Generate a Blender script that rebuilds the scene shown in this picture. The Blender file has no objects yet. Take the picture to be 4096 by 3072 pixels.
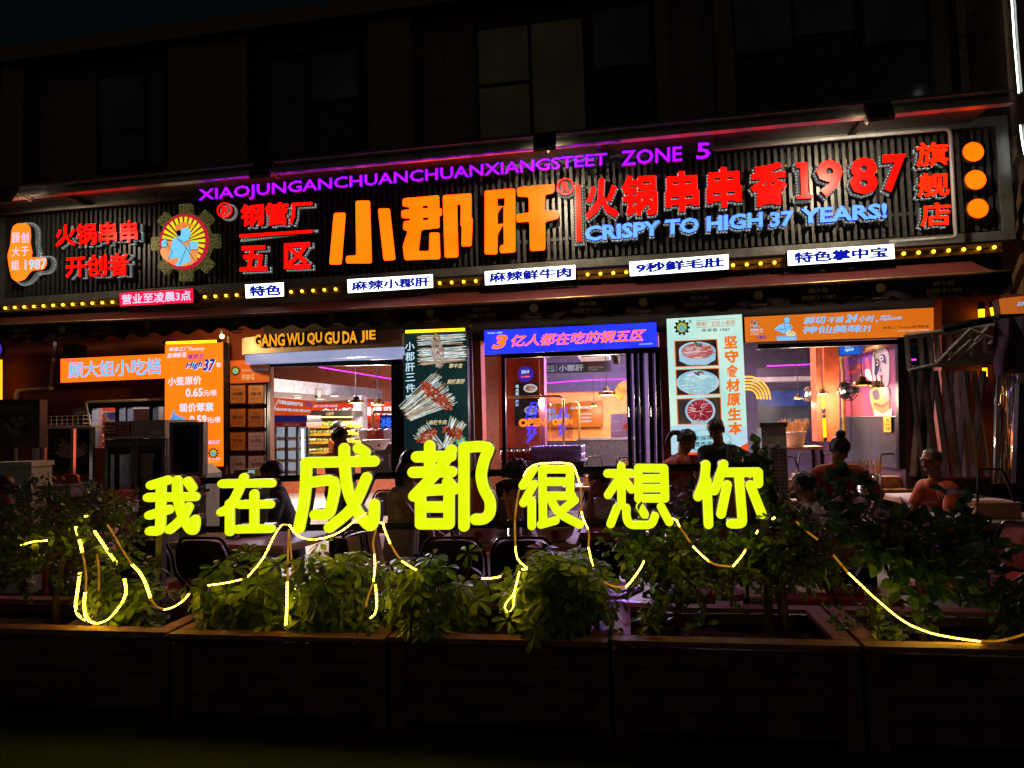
import bpy, bmesh, math, random
from mathutils import Vector, Matrix
random.seed(11)
S = bpy.context.scene
COL = S.collection
V = Vector
# ------------------------------------------------------------------ camera, sky, exposure
FPX, CX, CY = 2730.0, 2048.0, 1536.0          # the photograph's focal length and centre in its own pixels
YAW, PITCH, ROLL = math.radians(9.5), math.radians(3.4387), math.radians(-1.6189)
EYE = V((0, 0, 1.65))
_f = V((-math.sin(YAW) * math.cos(PITCH), math.cos(YAW) * math.cos(PITCH), math.sin(PITCH)))
_r0 = V((math.cos(YAW), math.sin(YAW), 0)); _u0 = _r0.cross(_f)
_R = math.cos(ROLL) * _r0 + math.sin(ROLL) * _u0
_U = _R.cross(_f)
cd = bpy.data.cameras.new('camera'); cam = bpy.data.objects.new('camera', cd); COL.objects.link(cam)
cd.sensor_width = 36.0; cd.lens = FPX / 4096 * 36; cd.clip_start = 0.05; cd.clip_end = 2000
m = Matrix((_R, _U, -_f)).transposed().to_4x4(); m.translation = EYE
cam.matrix_world = m
S.camera = cam
w = bpy.data.worlds.new('World'); S.world = w; w.use_nodes = True
nt = w.node_tree; bg = nt.nodes['Background']
sky = nt.nodes.new('ShaderNodeTexSky'); sky.sky_type = 'NISHITA'; sky.sun_disc = False
sky.sun_elevation = math.radians(-6.0); sky.sun_rotation = math.radians(200)
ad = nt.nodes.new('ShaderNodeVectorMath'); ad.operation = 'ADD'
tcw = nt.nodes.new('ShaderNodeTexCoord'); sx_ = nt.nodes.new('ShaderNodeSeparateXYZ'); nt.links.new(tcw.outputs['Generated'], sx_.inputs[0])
mw = nt.nodes.new('ShaderNodeMapRange'); mw.inputs[1].default_value = .1; mw.inputs[2].default_value = -.6; mw.inputs[3].default_value = 0; mw.inputs[4].default_value = 1   # warm sky glow added behind the viewer, unseen fill for facade and terrace
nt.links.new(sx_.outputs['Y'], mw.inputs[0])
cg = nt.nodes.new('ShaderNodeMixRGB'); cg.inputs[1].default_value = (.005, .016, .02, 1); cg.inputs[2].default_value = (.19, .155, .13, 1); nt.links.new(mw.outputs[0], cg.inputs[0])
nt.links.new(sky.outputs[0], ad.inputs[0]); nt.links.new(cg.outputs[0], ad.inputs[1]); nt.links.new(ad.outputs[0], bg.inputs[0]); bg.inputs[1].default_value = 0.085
S.view_settings.view_transform = 'Standard'; S.view_settings.look = 'None'
S.view_settings.exposure = 0.585      # exposed for the terrace, as the photograph is; S.view_settings.gamma = 1.0
S.render.engine = 'CYCLES'
S.cycles.use_denoising = True
S.cycles.max_bounces = 7; S.cycles.transparent_max_bounces = 12
S.cycles.sample_clamp_indirect = 4.0

# ------------------------------------------------------------------ photograph pixels -> points on real planes
ZO = {1: (0, 600), 2: (1024, 500), 3: (2048, 500), 4: (3072, 350), 5: (0, 1250), 6: (1024, 1250), 7: (2048, 1250), 8: (3072, 1118),
      11: (0, 1850), 12: (900, 1850), 13: (1900, 1850), 14: (3072, 1850), 15: (2500, 1700)}
ZS = 1024 / 2212
def K(k, *c):
    """pairs of coordinates measured in zoomed view k -> photograph pixels (k = 0: already photograph pixels)"""
    if k == 0: return [(c[i], c[i + 1]) for i in range(0, len(c), 2)]
    ox, oy = ZO[k]
    return [(ox + c[i] * ZS, oy + c[i + 1] * ZS) for i in range(0, len(c), 2)]
def ray(p): return _f + (p[0] - CX) / FPX * _R - (p[1] - CY) / FPX * _U
def W(p, P, off=0.0):
    """the point of plane P seen at pixel p; P is a distance Y, ('x', X) or ('z', Z); off moves it off the plane, out of the wall"""
    d = ray(p)
    if not isinstance(P, tuple): return EYE + d * (P / d.y) + V((0, -off, 0))
    a, c = P
    if a == 'x': return EYE + d * (c / d.x) + V((-off, 0, 0))
    return EYE + d * ((c - EYE.z) / d.z) + V((0, 0, off))
def back(P, t):
    if not isinstance(P, tuple): return V((0, t, 0))
    return V((t, 0, 0)) if P[0] == 'x' else V((0, 0, -t))
def pxm(p, P):      # metres that one photograph pixel spans at p on P
    return (W((p[0] + 5, p[1]), P) - W((p[0] - 5, p[1]), P)).length / 10

# ------------------------------------------------------------------ materials
def lin(h):
    if not isinstance(h, str): return h
    h = h.lstrip('#'); o = []
    for i in (0, 2, 4):
        c = int(h[i:i + 2], 16) / 255
        o.append(c / 12.92 if c <= .04045 else ((c + .055) / 1.055) ** 2.4)
    return tuple(o) + (1.0,)
_mc = {}
def _new(key):
    mt = bpy.data.materials.new(key); mt.use_nodes = True
    n = mt.node_tree.nodes; return mt, n, mt.node_tree.links, n['Principled BSDF']
def M(hexc, r=.6, metal=0., var=.25, scale=9., bump=0., spec=.5):
    """a painted or natural surface: base colour with uneven tone, roughness wear and a little relief"""
    key = ('M', hexc, r, metal, var, scale, bump, spec)
    if key in _mc: return _mc[key]
    mt, n, l, b = _new('surface_' + hexc.strip('#')); c = lin(hexc)
    tc = n.new('ShaderNodeTexCoord'); nz = n.new('ShaderNodeTexNoise'); nz.inputs['Scale'].default_value = scale; nz.inputs['Detail'].default_value = 5
    l.new(tc.outputs['Object'], nz.inputs['Vector'])
    mp = n.new('ShaderNodeMapRange'); mp.inputs[1].default_value = .3; mp.inputs[2].default_value = .7
    mp.inputs[3].default_value = 1 - var; mp.inputs[4].default_value = 1 + var
    l.new(nz.outputs['Fac'], mp.inputs[0])
    mx = n.new('ShaderNodeVectorMath'); mx.operation = 'SCALE'; mx.inputs[0].default_value = c[:3]
    l.new(mp.outputs[0], mx.inputs['Scale']); l.new(mx.outputs[0], b.inputs['Base Color'])
    mr = n.new('ShaderNodeMapRange'); mr.inputs[3].default_value = max(.05, r - .12); mr.inputs[4].default_value = min(1, r + .12)
    l.new(nz.outputs['Fac'], mr.inputs[0]); l.new(mr.outputs[0], b.inputs['Roughness'])
    b.inputs['Metallic'].default_value = metal; b.inputs['Specular IOR Level'].default_value = spec
    if bump:
        bp = n.new('ShaderNodeBump'); bp.inputs['Strength'].default_value = bump; bp.inputs['Distance'].default_value = .01
        l.new(nz.outputs['Fac'], bp.inputs['Height']); l.new(bp.outputs[0], b.inputs['Normal'])
    _mc[key] = mt; return mt
def E(hexc, s=1., hex2=None, scale=6., r=.3, hot=1.):
    """something that gives off light; hex2 = the second tone of an uneven lit face or backlit print;
    hot = how far its strongest channel lies above what the photograph's exposure could still record"""
    s = s / 1.5; hot = hot * 1.5 if hot > 1 else hot
    key = ('E', hexc, s, hex2, scale, hot)
    if key in _mc: return _mc[key]
    mt, n, l, b = _new('lit_' + hexc.strip('#'))
    b.inputs['Base Color'].default_value = tuple(x * .04 for x in lin(hexc)[:3]) + (1,); b.inputs['Roughness'].default_value = r; b.inputs['Specular IOR Level'].default_value = .12
    def hc(h):
        c = lin(h); return tuple(x if x > .85 else x / hot for x in c[:3]) + (1,)
    b.inputs['Emission Strength'].default_value = s * hot; b.inputs['Emission Color'].default_value = hc(hexc)
    if hex2:
        tc = n.new('ShaderNodeTexCoord'); nz = n.new('ShaderNodeTexNoise'); nz.inputs['Scale'].default_value = scale; nz.inputs['Detail'].default_value = 4
        cr = n.new('ShaderNodeValToRGB'); cr.color_ramp.elements[0].position = .36; cr.color_ramp.elements[1].position = .62
        cr.color_ramp.elements[0].color = hc(hex2); cr.color_ramp.elements[1].color = hc(hexc)
        l.new(tc.outputs['Object'], nz.inputs['Vector']); l.new(nz.outputs['Fac'], cr.inputs[0]); l.new(cr.outputs[0], b.inputs['Emission Color'])
    _mc[key] = mt; return mt
def GLASS(tint='#ffffff', gl=.12):
    key = ('G', tint, gl)
    if key in _mc: return _mc[key]
    mt, n, l, b = _new('glass'); n.remove(b)
    t = n.new('ShaderNodeBsdfTransparent'); t.inputs[0].default_value = lin(tint)
    g = n.new('ShaderNodeBsdfGlossy'); g.inputs['Roughness'].default_value = .04
    fr = n.new('ShaderNodeFresnel'); fr.inputs[0].default_value = 1.45
    ad = n.new('ShaderNodeMath'); ad.inputs[1].default_value = gl - .04; ad.use_clamp = True
    mx = n.new('ShaderNodeMixShader'); l.new(fr.outputs[0], ad.inputs[0]); l.new(ad.outputs[0], mx.inputs[0])
    l.new(t.outputs[0], mx.inputs[1]); l.new(g.outputs[0], mx.inputs[2]); l.new(mx.outputs[0], n['Material Output'].inputs[0])
    _mc[key] = mt; return mt
def LEAF(h1, h2):
    key = ('L', h1, h2)
    if key in _mc: return _mc[key]
    mt, n, l, b = _new('leaf')
    tc = n.new('ShaderNodeTexCoord'); nz = n.new('ShaderNodeTexNoise'); nz.inputs['Scale'].default_value = 13; nz.inputs['Detail'].default_value = 3
    cr = n.new('ShaderNodeValToRGB'); cr.color_ramp.elements[0].color = lin(h1); cr.color_ramp.elements[1].color = lin(h2)
    cr.color_ramp.elements[0].position = .35; cr.color_ramp.elements[1].position = .68
    l.new(tc.outputs['Object'], nz.inputs['Vector']); l.new(nz.outputs['Fac'], cr.inputs[0]); l.new(cr.outputs[0], b.inputs['Base Color'])
    b.inputs['Roughness'].default_value = .38
    tr = n.new('ShaderNodeBsdfTranslucent'); l.new(cr.outputs[0], tr.inputs[0])
    mx = n.new('ShaderNodeMixShader'); mx.inputs[0].default_value = .14
    l.new(b.outputs[0], mx.inputs[1]); l.new(tr.outputs[0], mx.inputs[2]); l.new(mx.outputs[0], n['Material Output'].inputs[0])
    _mc[key] = mt; return mt
def TERRAZZO():
    if 'tz' in _mc: return _mc['tz']
    mt, n, l, b = _new('terrazzo'); tc = n.new('ShaderNodeTexCoord'); v = n.new('ShaderNodeTexVoronoi'); v.inputs['Scale'].default_value = 70
    cr = n.new('ShaderNodeValToRGB'); cr.color_ramp.elements[0].color = lin('#6d6a6c'); cr.color_ramp.elements[1].color = lin('#2b292c')
    cr.color_ramp.elements[0].position = .1; cr.color_ramp.elements[1].position = .4
    l.new(tc.outputs['Object'], v.inputs['Vector']); l.new(v.outputs['Distance'], cr.inputs[0]); l.new(cr.outputs[0], b.inputs['Base Color'])
    b.inputs['Roughness'].default_value = .4; _mc['tz'] = mt; return mt
def GRANITE():
    if 'gr' in _mc: return _mc['gr']
    mt, n, l, b = _new('granite'); tc = n.new('ShaderNodeTexCoord'); v = n.new('ShaderNodeTexNoise'); v.inputs['Scale'].default_value = 60; v.inputs['Detail'].default_value = 8
    br = n.new('ShaderNodeTexBrick'); br.inputs['Scale'].default_value = 1; br.inputs['Brick Width'].default_value = 1.2; br.inputs['Row Height'].default_value = .9
    br.inputs['Mortar Size'].default_value = .008; br.offset = 0
    mpn = n.new('ShaderNodeMapping'); mpn.inputs['Rotation'].default_value = (math.radians(-90), 0, 0)
    l.new(tc.outputs['Object'], mpn.inputs[0]); l.new(mpn.outputs[0], br.inputs['Vector'])
    br.inputs['Mortar'].default_value = (.01, .01, .01, 1)
    cr = n.new('ShaderNodeValToRGB'); cr.color_ramp.elements[0].color = lin('#3a2a20'); cr.color_ramp.elements[1].color = lin('#806a56')
    cr.color_ramp.elements[0].position = .38; cr.color_ramp.elements[1].position = .66
    l.new(tc.outputs['Object'], v.inputs['Vector']); l.new(v.outputs['Fac'], cr.inputs[0])
    l.new(cr.outputs[0], br.inputs['Color1']); l.new(cr.outputs[0], br.inputs['Color2']); l.new(br.outputs[0], b.inputs['Base Color'])
    b.inputs['Roughness'].default_value = .45; _mc['gr'] = mt; return mt
def GLITTER():
    if 'gl' in _mc: return _mc['gl']
    mt, n, l, b = _new('glitter'); tc = n.new('ShaderNodeTexCoord'); v = n.new('ShaderNodeTexNoise'); v.inputs['Scale'].default_value = 55; v.inputs['Detail'].default_value = 2
    cr = n.new('ShaderNodeValToRGB'); cr.color_ramp.elements[0].color = lin('#3c3a18'); cr.color_ramp.elements[1].color = lin('#b8b46a')
    cr.color_ramp.elements[0].position = .42; cr.color_ramp.elements[1].position = .66
    l.new(tc.outputs['Object'], v.inputs['Vector']); l.new(v.outputs['Fac'], cr.inputs[0]); l.new(cr.outputs[0], b.inputs['Base Color'])
    b.inputs['Metallic'].default_value = .3; b.inputs['Roughness'].default_value = .4
    l.new(cr.outputs[0], b.inputs['Emission Color']); b.inputs['Emission Strength'].default_value = .16
    _mc['gl'] = mt; return mt

BLACK = M('#0c0c0e', .45, .0, .3); BLACKM = M('#131316', .35, .6, .3); DARK = M('#1b1a1c', .6); GREYM = M('#8a8a86', .42, .55, .2)
WHITEP = M('#d8d6d0', .5, 0, .1); STEEL = M('#b9b9bb', .25, .9, .15); SLAT = M('#4a4a4a', .4, .4, .25, 20)
CASE = M('#202022', .4, .3, .2)
# ------------------------------------------------------------------ mesh building
class MB:
    def __init__(s): s.v = []; s.f = []
    def add(s, vs, fs):
        o = len(s.v); s.v += [tuple(x) for x in vs]; s.f += [tuple(i + o for i in f) for f in fs]; return s
    def hexa(s, a, b):           # two loops of equal length -> closed prism
        n = len(a)
        return s.add(list(a) + list(b), [tuple(range(n)), tuple(range(2 * n - 1, n - 1, -1))] + [((i + 1) % n, i, n + i, n + (i + 1) % n) for i in range(n)])
    def poly(s, pts, P, off=0., th=0.):       # polygon given in photograph pixels, on plane P
        a = [W(p, P, off) for p in pts]
        if th: d = back(P, th); return s.hexa(a, [x + d for x in a])
        return s.add(a, [tuple(range(len(a)))])
    def box(s, c, sz, rz=0., M3=None):
        R = Matrix.Rotation(rz, 3, 'Z') if M3 is None else M3; c = V(c); x, y, z = (k / 2 for k in sz)
        p = [c + R @ V((i * x, j * y, k * z)) for k in (-1, 1) for i, j in ((-1, -1), (1, -1), (1, 1), (-1, 1))]
        return s.add(p, [(3, 2, 1, 0), (4, 5, 6, 7), (0, 1, 5, 4), (1, 2, 6, 5), (2, 3, 7, 6), (3, 0, 4, 7)])
    def tube(s, pts, r, n=8, closed=False, flat=1.0):
        pts = [V(p) for p in pts]; m = len(pts); rs = r if isinstance(r, (list, tuple)) else [r] * m
        vs = []; up = None
        for i, p in enumerate(pts):
            a = pts[(i - 1) % m] if (closed or i) else p; b = pts[(i + 1) % m] if (closed or i < m - 1) else p
            t = (b - a); t = t.normalized() if t.length > 1e-9 else V((0, 0, 1))
            if up is None: up = V((0, 0, 1)) if abs(t.z) < .9 else V((0, 1, 0))
            x = t.cross(up); x = x.normalized() if x.length > 1e-6 else V((1, 0, 0)); up = x.cross(t).normalized()
            vs += [p + (x * math.cos(2 * math.pi * k / n) + up * flat * math.sin(2 * math.pi * k / n)) * rs[i] for k in range(n)]
        fs = [(i * n + k, i * n + (k + 1) % n, ((i + 1) % m) * n + (k + 1) % n, ((i + 1) % m) * n + k) for i in range(m if closed else m - 1) for k in range(n)]
        if not closed: fs += [tuple(range(n - 1, -1, -1)), tuple(range((m - 1) * n, m * n))]
        return s.add(vs, fs)
    def ptube(s, px, P, r, n=8, off=0., flat=1., sub=0):
        pts = [W(p, P, off) for p in (smooth(px, sub) if sub else px)]
        return s.tube(pts, r, n, flat=flat)
    def ball(s, c, r, n=10, m=6, R=None):
        c = V(c); r = r if isinstance(r, (tuple, list)) else (r, r, r); vs = []; R = R or Matrix.Identity(3)
        for j in range(m + 1):
            t = math.pi * j / m
            for i in range(n):
                a = 2 * math.pi * i / n; vs.append(c + R @ V((r[0] * math.sin(t) * math.cos(a), r[1] * math.sin(t) * math.sin(a), r[2] * math.cos(t))))
        return s.add(vs, [(j * n + i, (j + 1) * n + i, (j + 1) * n + (i + 1) % n, j * n + (i + 1) % n) for j in range(m) for i in range(n)])
    def lathe(s, c, prof, n=20):       # prof: (radius, height)
        c = V(c); vs = [c + V((r * math.cos(2 * math.pi * i / n), r * math.sin(2 * math.pi * i / n), z)) for r, z in prof for i in range(n)]
        return s.add(vs, [(j * n + i, j * n + (i + 1) % n, (j + 1) * n + (i + 1) % n, (j + 1) * n + i) for j in range(len(prof) - 1) for i in range(n)])
    def cap(s, a, b, ra, rb, n=12):    # tapered capsule
        a = V(a); b = V(b); d = (b - a); L = d.length or 1e-6; d = d / L; pts = []; rs = []
        for k in range(4): t = math.pi / 2 * k / 4; pts.append(a - d * ra * math.cos(t)); rs.append(max(.0005, ra * math.sin(t)))
        pts += [a, b]; rs += [ra, rb]
        for k in range(3, -1, -1): t = math.pi / 2 * k / 4; pts.append(b + d * rb * math.cos(t)); rs.append(max(.0005, rb * math.sin(t)))
        return s.tube(pts, rs, n)
    def ell(s, c, rx, ry, P, off=0., th=0., n=32, a0=0, a1=360):
        pts = [(c[0] + rx * math.cos(math.radians(a0 + (a1 - a0) * i / n)), c[1] - ry * math.sin(math.radians(a0 + (a1 - a0) * i / n))) for i in range(n if a1 - a0 >= 360 else n + 1)]
        return s.poly(pts, P, off, th)
    def line(s, px, wpx, P, off=0., th=0.):      # flat band along a pixel polyline
        for a, b in zip(px[:-1], px[1:]):
            dx, dy = b[0] - a[0], b[1] - a[1]; L = math.hypot(dx, dy) or 1; nx, ny = -dy / L * wpx / 2, dx / L * wpx / 2
            s.poly([(a[0] + nx, a[1] + ny), (b[0] + nx, b[1] + ny), (b[0] - nx, b[1] - ny), (a[0] - nx, a[1] - ny)], P, off, th)
        return s
    def build(s, name, mat, parent=None, smooth_=False):
        me = bpy.data.meshes.new(name); me.from_pydata(s.v, [], s.f); me.update()
        bm = bmesh.new(); bm.from_mesh(me); bmesh.ops.recalc_face_normals(bm, faces=bm.faces); bm.to_mesh(me); bm.free()
        me.materials.append(mat)
        if smooth_:
            for p in me.polygons: p.use_smooth = True
        o = bpy.data.objects.new(name, me); COL.objects.link(o)
        if parent is not None: o.parent = parent
        return o
def smooth(pts, sub):
    """Catmull-Rom through the given points"""
    out = []; n = len(pts); D = len(pts[0])
    for i in range(n - 1):
        p = [pts[max(0, i - 1)], pts[i], pts[i + 1], pts[min(n - 1, i + 2)]]
        for k in range(sub):
            t = k / sub
            out.append(tuple(.5 * (2 * p[1][d] + (p[2][d] - p[0][d]) * t + (2 * p[0][d] - 5 * p[1][d] + 4 * p[2][d] - p[3][d]) * t * t + (3 * p[1][d] - p[0][d] - 3 * p[2][d] + p[3][d]) * t ** 3) for d in range(D)))
    out.append(tuple(pts[-1])); return out
def rounded(pts, r=.18):
    out = []; n = len(pts)
    for i in range(n):
        a, b, c = pts[i - 1], pts[i], pts[(i + 1) % n]
        la = math.hypot(a[0] - b[0], a[1] - b[1]); lc = math.hypot(c[0] - b[0], c[1] - b[1]); d = min(r, la * .45, lc * .45)
        p = (b[0] + (a[0] - b[0]) / la * d, b[1] + (a[1] - b[1]) / la * d); q = (b[0] + (c[0] - b[0]) / lc * d, b[1] + (c[1] - b[1]) / lc * d)
        for t in (0, .33, .67, 1): out.append(((1 - t) ** 2 * p[0] + 2 * t * (1 - t) * b[0] + t * t * q[0], (1 - t) ** 2 * p[1] + 2 * t * (1 - t) * b[1] + t * t * q[1]))
    return out
# ------------------------------------------------------------------ things, parts, labels
def thing(name, label, cat, group=None, loc=None):
    o = bpy.data.objects.new(name, None); COL.objects.link(o); o.empty_display_size = .1
    o['label'] = label; o['category'] = cat
    if group: o['group'] = group
    if loc is not None: o.location = loc
    else: o['_auto'] = 1
    return o
def tag(o, label, cat, group=None):
    o['label'] = label; o['category'] = cat
    if group: o['group'] = group
    return o
def structure(o, label=None):
    o['kind'] = 'structure'
    return o
def copy_tree(o, loc=None, rz=None, parent=None, label=None, group=None, scale=None):
    c = o.copy(); COL.objects.link(c)
    if parent is not None: c.parent = parent
    else:
        if loc is not None: c.location = loc
        if rz is not None: c.rotation_euler = (0, 0, rz)
        if label: c['label'] = label
        if group: c['group'] = group
        if scale: c.scale = scale
    for ch in list(o.children): copy_tree(ch, parent=c)
    return c
# ------------------------------------------------------------------ lettering
_gc = {}
def glyphs(s, bold=0., shear=0., res=2):
    """flat outlines of a word set in the built-in typeface: vertices, faces; heavy weights get a band along every outline"""
    key = (s, bold, shear, res)
    if key in _gc: return _gc[key]
    if bold > .011:
        gv, gf = glyphs(s, .009, shear, res); gv = list(gv); gf = list(gf); d = bold - .009
        for lp in boundary(gf):
            n = len(lp); o = len(gv)
            if n < 3: continue
            for i in range(n):
                p, q, r = gv[lp[i - 1]], gv[lp[i]], gv[lp[(i + 1) % n]]
                def nn(a, b):
                    l = math.hypot(b[0] - a[0], b[1] - a[1]) or 1; return ((b[1] - a[1]) / l, -(b[0] - a[0]) / l)
                n1, n2 = nn(p, q), nn(q, r); x, y = n1[0] + n2[0], n1[1] + n2[1]; l = math.hypot(x, y)
                if l < .3: x, y, l = n1[0], n1[1], 1.
                k = min(1.5, 2 / l) / l; gv.append((q[0] + x * d * k, q[1] + y * d * k))
            gf += [(lp[(i + 1) % n], lp[i], o + i, o + (i + 1) % n) for i in range(n)]
        _gc[key] = (gv, gf); return _gc[key]
    cu = bpy.data.curves.new('lettering', 'FONT'); cu.body = s; cu.offset = bold; cu.shear = shear; cu.resolution_u = res; cu.fill_mode = 'FRONT'
    o = bpy.data.objects.new('lettering', cu); COL.objects.link(o)
    me = bpy.data.meshes.new_from_object(o.evaluated_get(bpy.context.evaluated_depsgraph_get()))
    r = ([(v.co.x, v.co.y) for v in me.vertices], [tuple(p.vertices) for p in me.polygons])
    bpy.data.objects.remove(o); bpy.data.curves.remove(cu); bpy.data.meshes.remove(me)
    _gc[key] = r; return r
def bil(q, u, v):      # v up
    (x0, y0), (x1, y1), (x2, y2), (x3, y3) = q
    a = (x0 + (x1 - x0) * u, y0 + (y1 - y0) * u); b = (x3 + (x2 - x3) * u, y3 + (y2 - y3) * u)
    return (b[0] + (a[0] - b[0]) * v, b[1] + (a[1] - b[1]) * v)
def lattice(mb, gv, gf, fn, th, P):
    a = [fn(p) for p in gv]
    if not th: mb.add(a, gf); return
    d = back(P, th); n = len(a); ed = {}
    for f in gf:
        for i in range(len(f)):
            e = (f[i], f[(i + 1) % len(f)]); ed[e] = 1
    fs = list(gf) + [tuple(i + n for i in reversed(f)) for f in gf]
    fs += [(b, c, c + n, b + n) for (b, c) in ed if (c, b) not in ed]
    mb.add(a + [x + d for x in a], fs)
def boundary(gf):
    ed = set()
    for f in gf:
        for i in range(len(f)): ed.add((f[i], f[(i + 1) % len(f)]))
    nx = {a: b for a, b in ed if (b, a) not in ed}; loops = []
    while nx:
        s0 = next(iter(nx)); lp = [s0]; c = nx.pop(s0)
        while c != s0 and c in nx: lp.append(c); c = nx.pop(c)
        loops.append(lp)
    return loops
def text(s, quad, P, mat, parent, off=.004, th=0., bold=.012, shear=0., name='lettering', mb=None, vb=None):
    gv, gf = glyphs(s, bold, shear)
    if not gv: return None
    x0 = min(p[0] for p in gv); x1 = max(p[0] for p in gv); y0 = min(p[1] for p in gv); y1 = max(p[1] for p in gv)
    if vb: y0, y1 = vb
    own = mb is None; mb = mb or MB()
    lattice(mb, gv, gf, lambda p: W(bil(quad, (p[0] - x0) / (x1 - x0), (p[1] - y0) / (y1 - y0)), P, off), th, P)
    return mb.build(name, mat, parent) if own else mb
def letters(s, quad, P, bold=.02):
    """split a word laid out in quad into per-character outlines: [(char, vertices in (u, v), faces)]"""
    gv, gf = glyphs(s, bold); x0 = min(p[0] for p in gv); x1 = max(p[0] for p in gv); y0 = min(p[1] for p in gv); y1 = max(p[1] for p in gv); out = []
    for i, ch in enumerate(s):
        if ch == ' ': continue
        cv, cf = glyphs(ch, bold); pv, _ = glyphs(s[:i + 1], bold)
        dx = max(p[0] for p in pv) - max(p[0] for p in cv)
        out.append((ch, [((p[0] + dx - x0) / (x1 - x0), (p[1] - y0) / (y1 - y0)) for p in cv], cf))
    return out
def outline_area(loops): pass
def fill2d(loops):
    """outer loops and holes -> flat faces (even-odd)"""
    cu = bpy.data.curves.new('outline', 'CURVE'); cu.dimensions = '2D'; cu.fill_mode = 'FRONT'
    for lp in loops:
        sp = cu.splines.new('POLY'); sp.points.add(len(lp) - 1); sp.use_cyclic_u = True
        for i, p in enumerate(lp): sp.points[i].co = (p[0] / 100, -p[1] / 100, 0, 1)
    o = bpy.data.objects.new('outline', cu); COL.objects.link(o)
    me = bpy.data.meshes.new_from_object(o.evaluated_get(bpy.context.evaluated_depsgraph_get()))
    r = ([(v.co.x * 100, -v.co.y * 100) for v in me.vertices], [tuple(p.vertices) for p in me.polygons])
    bpy.data.objects.remove(o); bpy.data.curves.remove(cu); bpy.data.meshes.remove(me); return r
LED = E('#f0f4f2', 1.1); BACKP = E('#a8aca8', .30, '#8a8e8a', 12)  # grey backing plate glows by itself, standing in for LED light on it
def led_letter(parent, gv, gf, fn, P, face_mat, grow=None, depth=.06, gap=.085, dots=True, name='letter', step=.036):
    """a channel letter: lit acrylic face, dark side walls and, further back, a pale backing plate with rows of LEDs round its edge.
    fn(point, off) -> world point"""
    mb = MB(); lattice(mb, gv, gf, lambda p: fn(p, .0), 0, P); o = mb.build(name, face_mat, parent)
    mb = MB(); lattice(mb, gv, gf, lambda p: fn(p, -.003), depth, P); mb.build('casing', CASE, o)
    if not dots: return o
    g2 = grow or (gv, gf)
    mb = MB(); lattice(mb, g2[0], g2[1], lambda p: fn(p, -gap), .02, P); mb.build('backing', BACKP, o)
    mb = MB()
    for lp in boundary(g2[1]):
        pts = [fn(g2[0][i], -gap + .004) for i in lp]; cen = None; acc = 0.; n = len(pts)
        for i in range(n):
            a, b = pts[i], pts[(i + 1) % n]; L = (b - a).length
            if L < 1e-6: continue
            nrm = V((-(b - a).z, 0, (b - a).x)) / L * .011
            if P_left: nrm = -nrm
            while acc < L:
                c = a + (b - a) * (acc / L) + nrm
                mb.add([c + V((.006, 0, 0)), c + V((0, 0, .006)), c + V((-.006, 0, 0)), c + V((0, 0, -.006))], [(0, 1, 2, 3)])
                acc += step
            acc -= L
    if mb.v: mb.build('led_row', LED, o)
    return o
P_left = False
def lightbox(name, label, cat, quad, P, th, face, case=None, group=None, rim=.0):
    t = thing(name, label, cat, group)
    MB().poly(quad, P, 0, th).build('casing', case or CASE, t)
    cx = sum(p[0] for p in quad) / 4; cy = sum(p[1] for p in quad) / 4
    q = [(p[0] + (cx - p[0]) * rim, p[1] + (cy - p[1]) * rim) for p in quad]
    MB().poly(q, P, .003).build('panel', face, t)
    return t
def lamp(kind, loc, col, power, parent, size=.1, direction=None, spot=None, name='bulb_light'):
    ld = bpy.data.lights.new(name, kind); ld.energy = power; ld.color = lin(col)[:3]
    if kind == 'AREA': ld.size = size
    else: ld.shadow_soft_size = size
    if spot: ld.spot_size = math.radians(spot); ld.spot_blend = .6
    o = bpy.data.objects.new(name, ld); COL.objects.link(o); o.location = loc
    if direction: o.rotation_euler = V(direction).to_track_quat('-Z', 'Y').to_euler()
    o.parent = parent; return o
# ================================================================== SETTING: ground, building shell
YF, YS, YB, YV = 8.6, 8.1, 7.98, 7.3        # shop wall, fascia, bulb rail, awning front
gm = MB(); gm.add([(-300, -60, 0), (300, -60, 0), (300, 300, 0), (-300, 300, 0)], [(0, 1, 2, 3)])
structure(gm.build('ground', M('#444a38', .95, 0, .45, 60, .5)))
gm = MB(); gm.add([(-14, 4.35, .004), (9, 4.35, .004), (9, 8.6, .004), (-14, 8.6, .004)], [(0, 1, 2, 3)])
structure(gm.build('patio_paving', M('#4a4748', .5, 0, .35, 14, .3)))
gm = MB(); gm.add([(-14, 8.6, .008), (9, 8.6, .008), (9, 17, .008), (-14, 17, .008)], [(0, 1, 2, 3)])
structure(gm.build('shop_floor', M('#a8a29c', .35, 0, .2, 6)))

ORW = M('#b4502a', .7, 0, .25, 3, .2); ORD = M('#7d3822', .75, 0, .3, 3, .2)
shop = thing('restaurant_building', 'dark stone building with a bright orange and purple restaurant on its ground floor', 'building', loc=(-2, 8.6, 0))
def sp(name, mb, mat, parent=None):          # world-built part of the building (its base is at -2, 8.6, 0)
    o = mb.build(name, mat, parent or shop)
    if parent is None: o.location = (2, -8.6, 0)
    return o
def wall_piece(x0, x1, z0, z1, y=YF, t=.25): return [((x0 + x1) / 2, y + t / 2, (z0 + z1) / 2), (x1 - x0, t, z1 - z0)]
def wx(px, py=1500, Y=YF): return W((px, py), Y).x
xa, xb, xc, xd, xe, xf_ = wx(1060, 1700), wx(1594, 1700), wx(1930, 1700), wx(2650, 1700), wx(2984, 1700), wx(3760, 1700)
ztop = 2.75
sa, sb = wx(356, 1700), wx(655, 1700); sz0, sz1 = W((500, 1790), YF).z, W((500, 1612), YF).z
m = MB()
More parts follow.
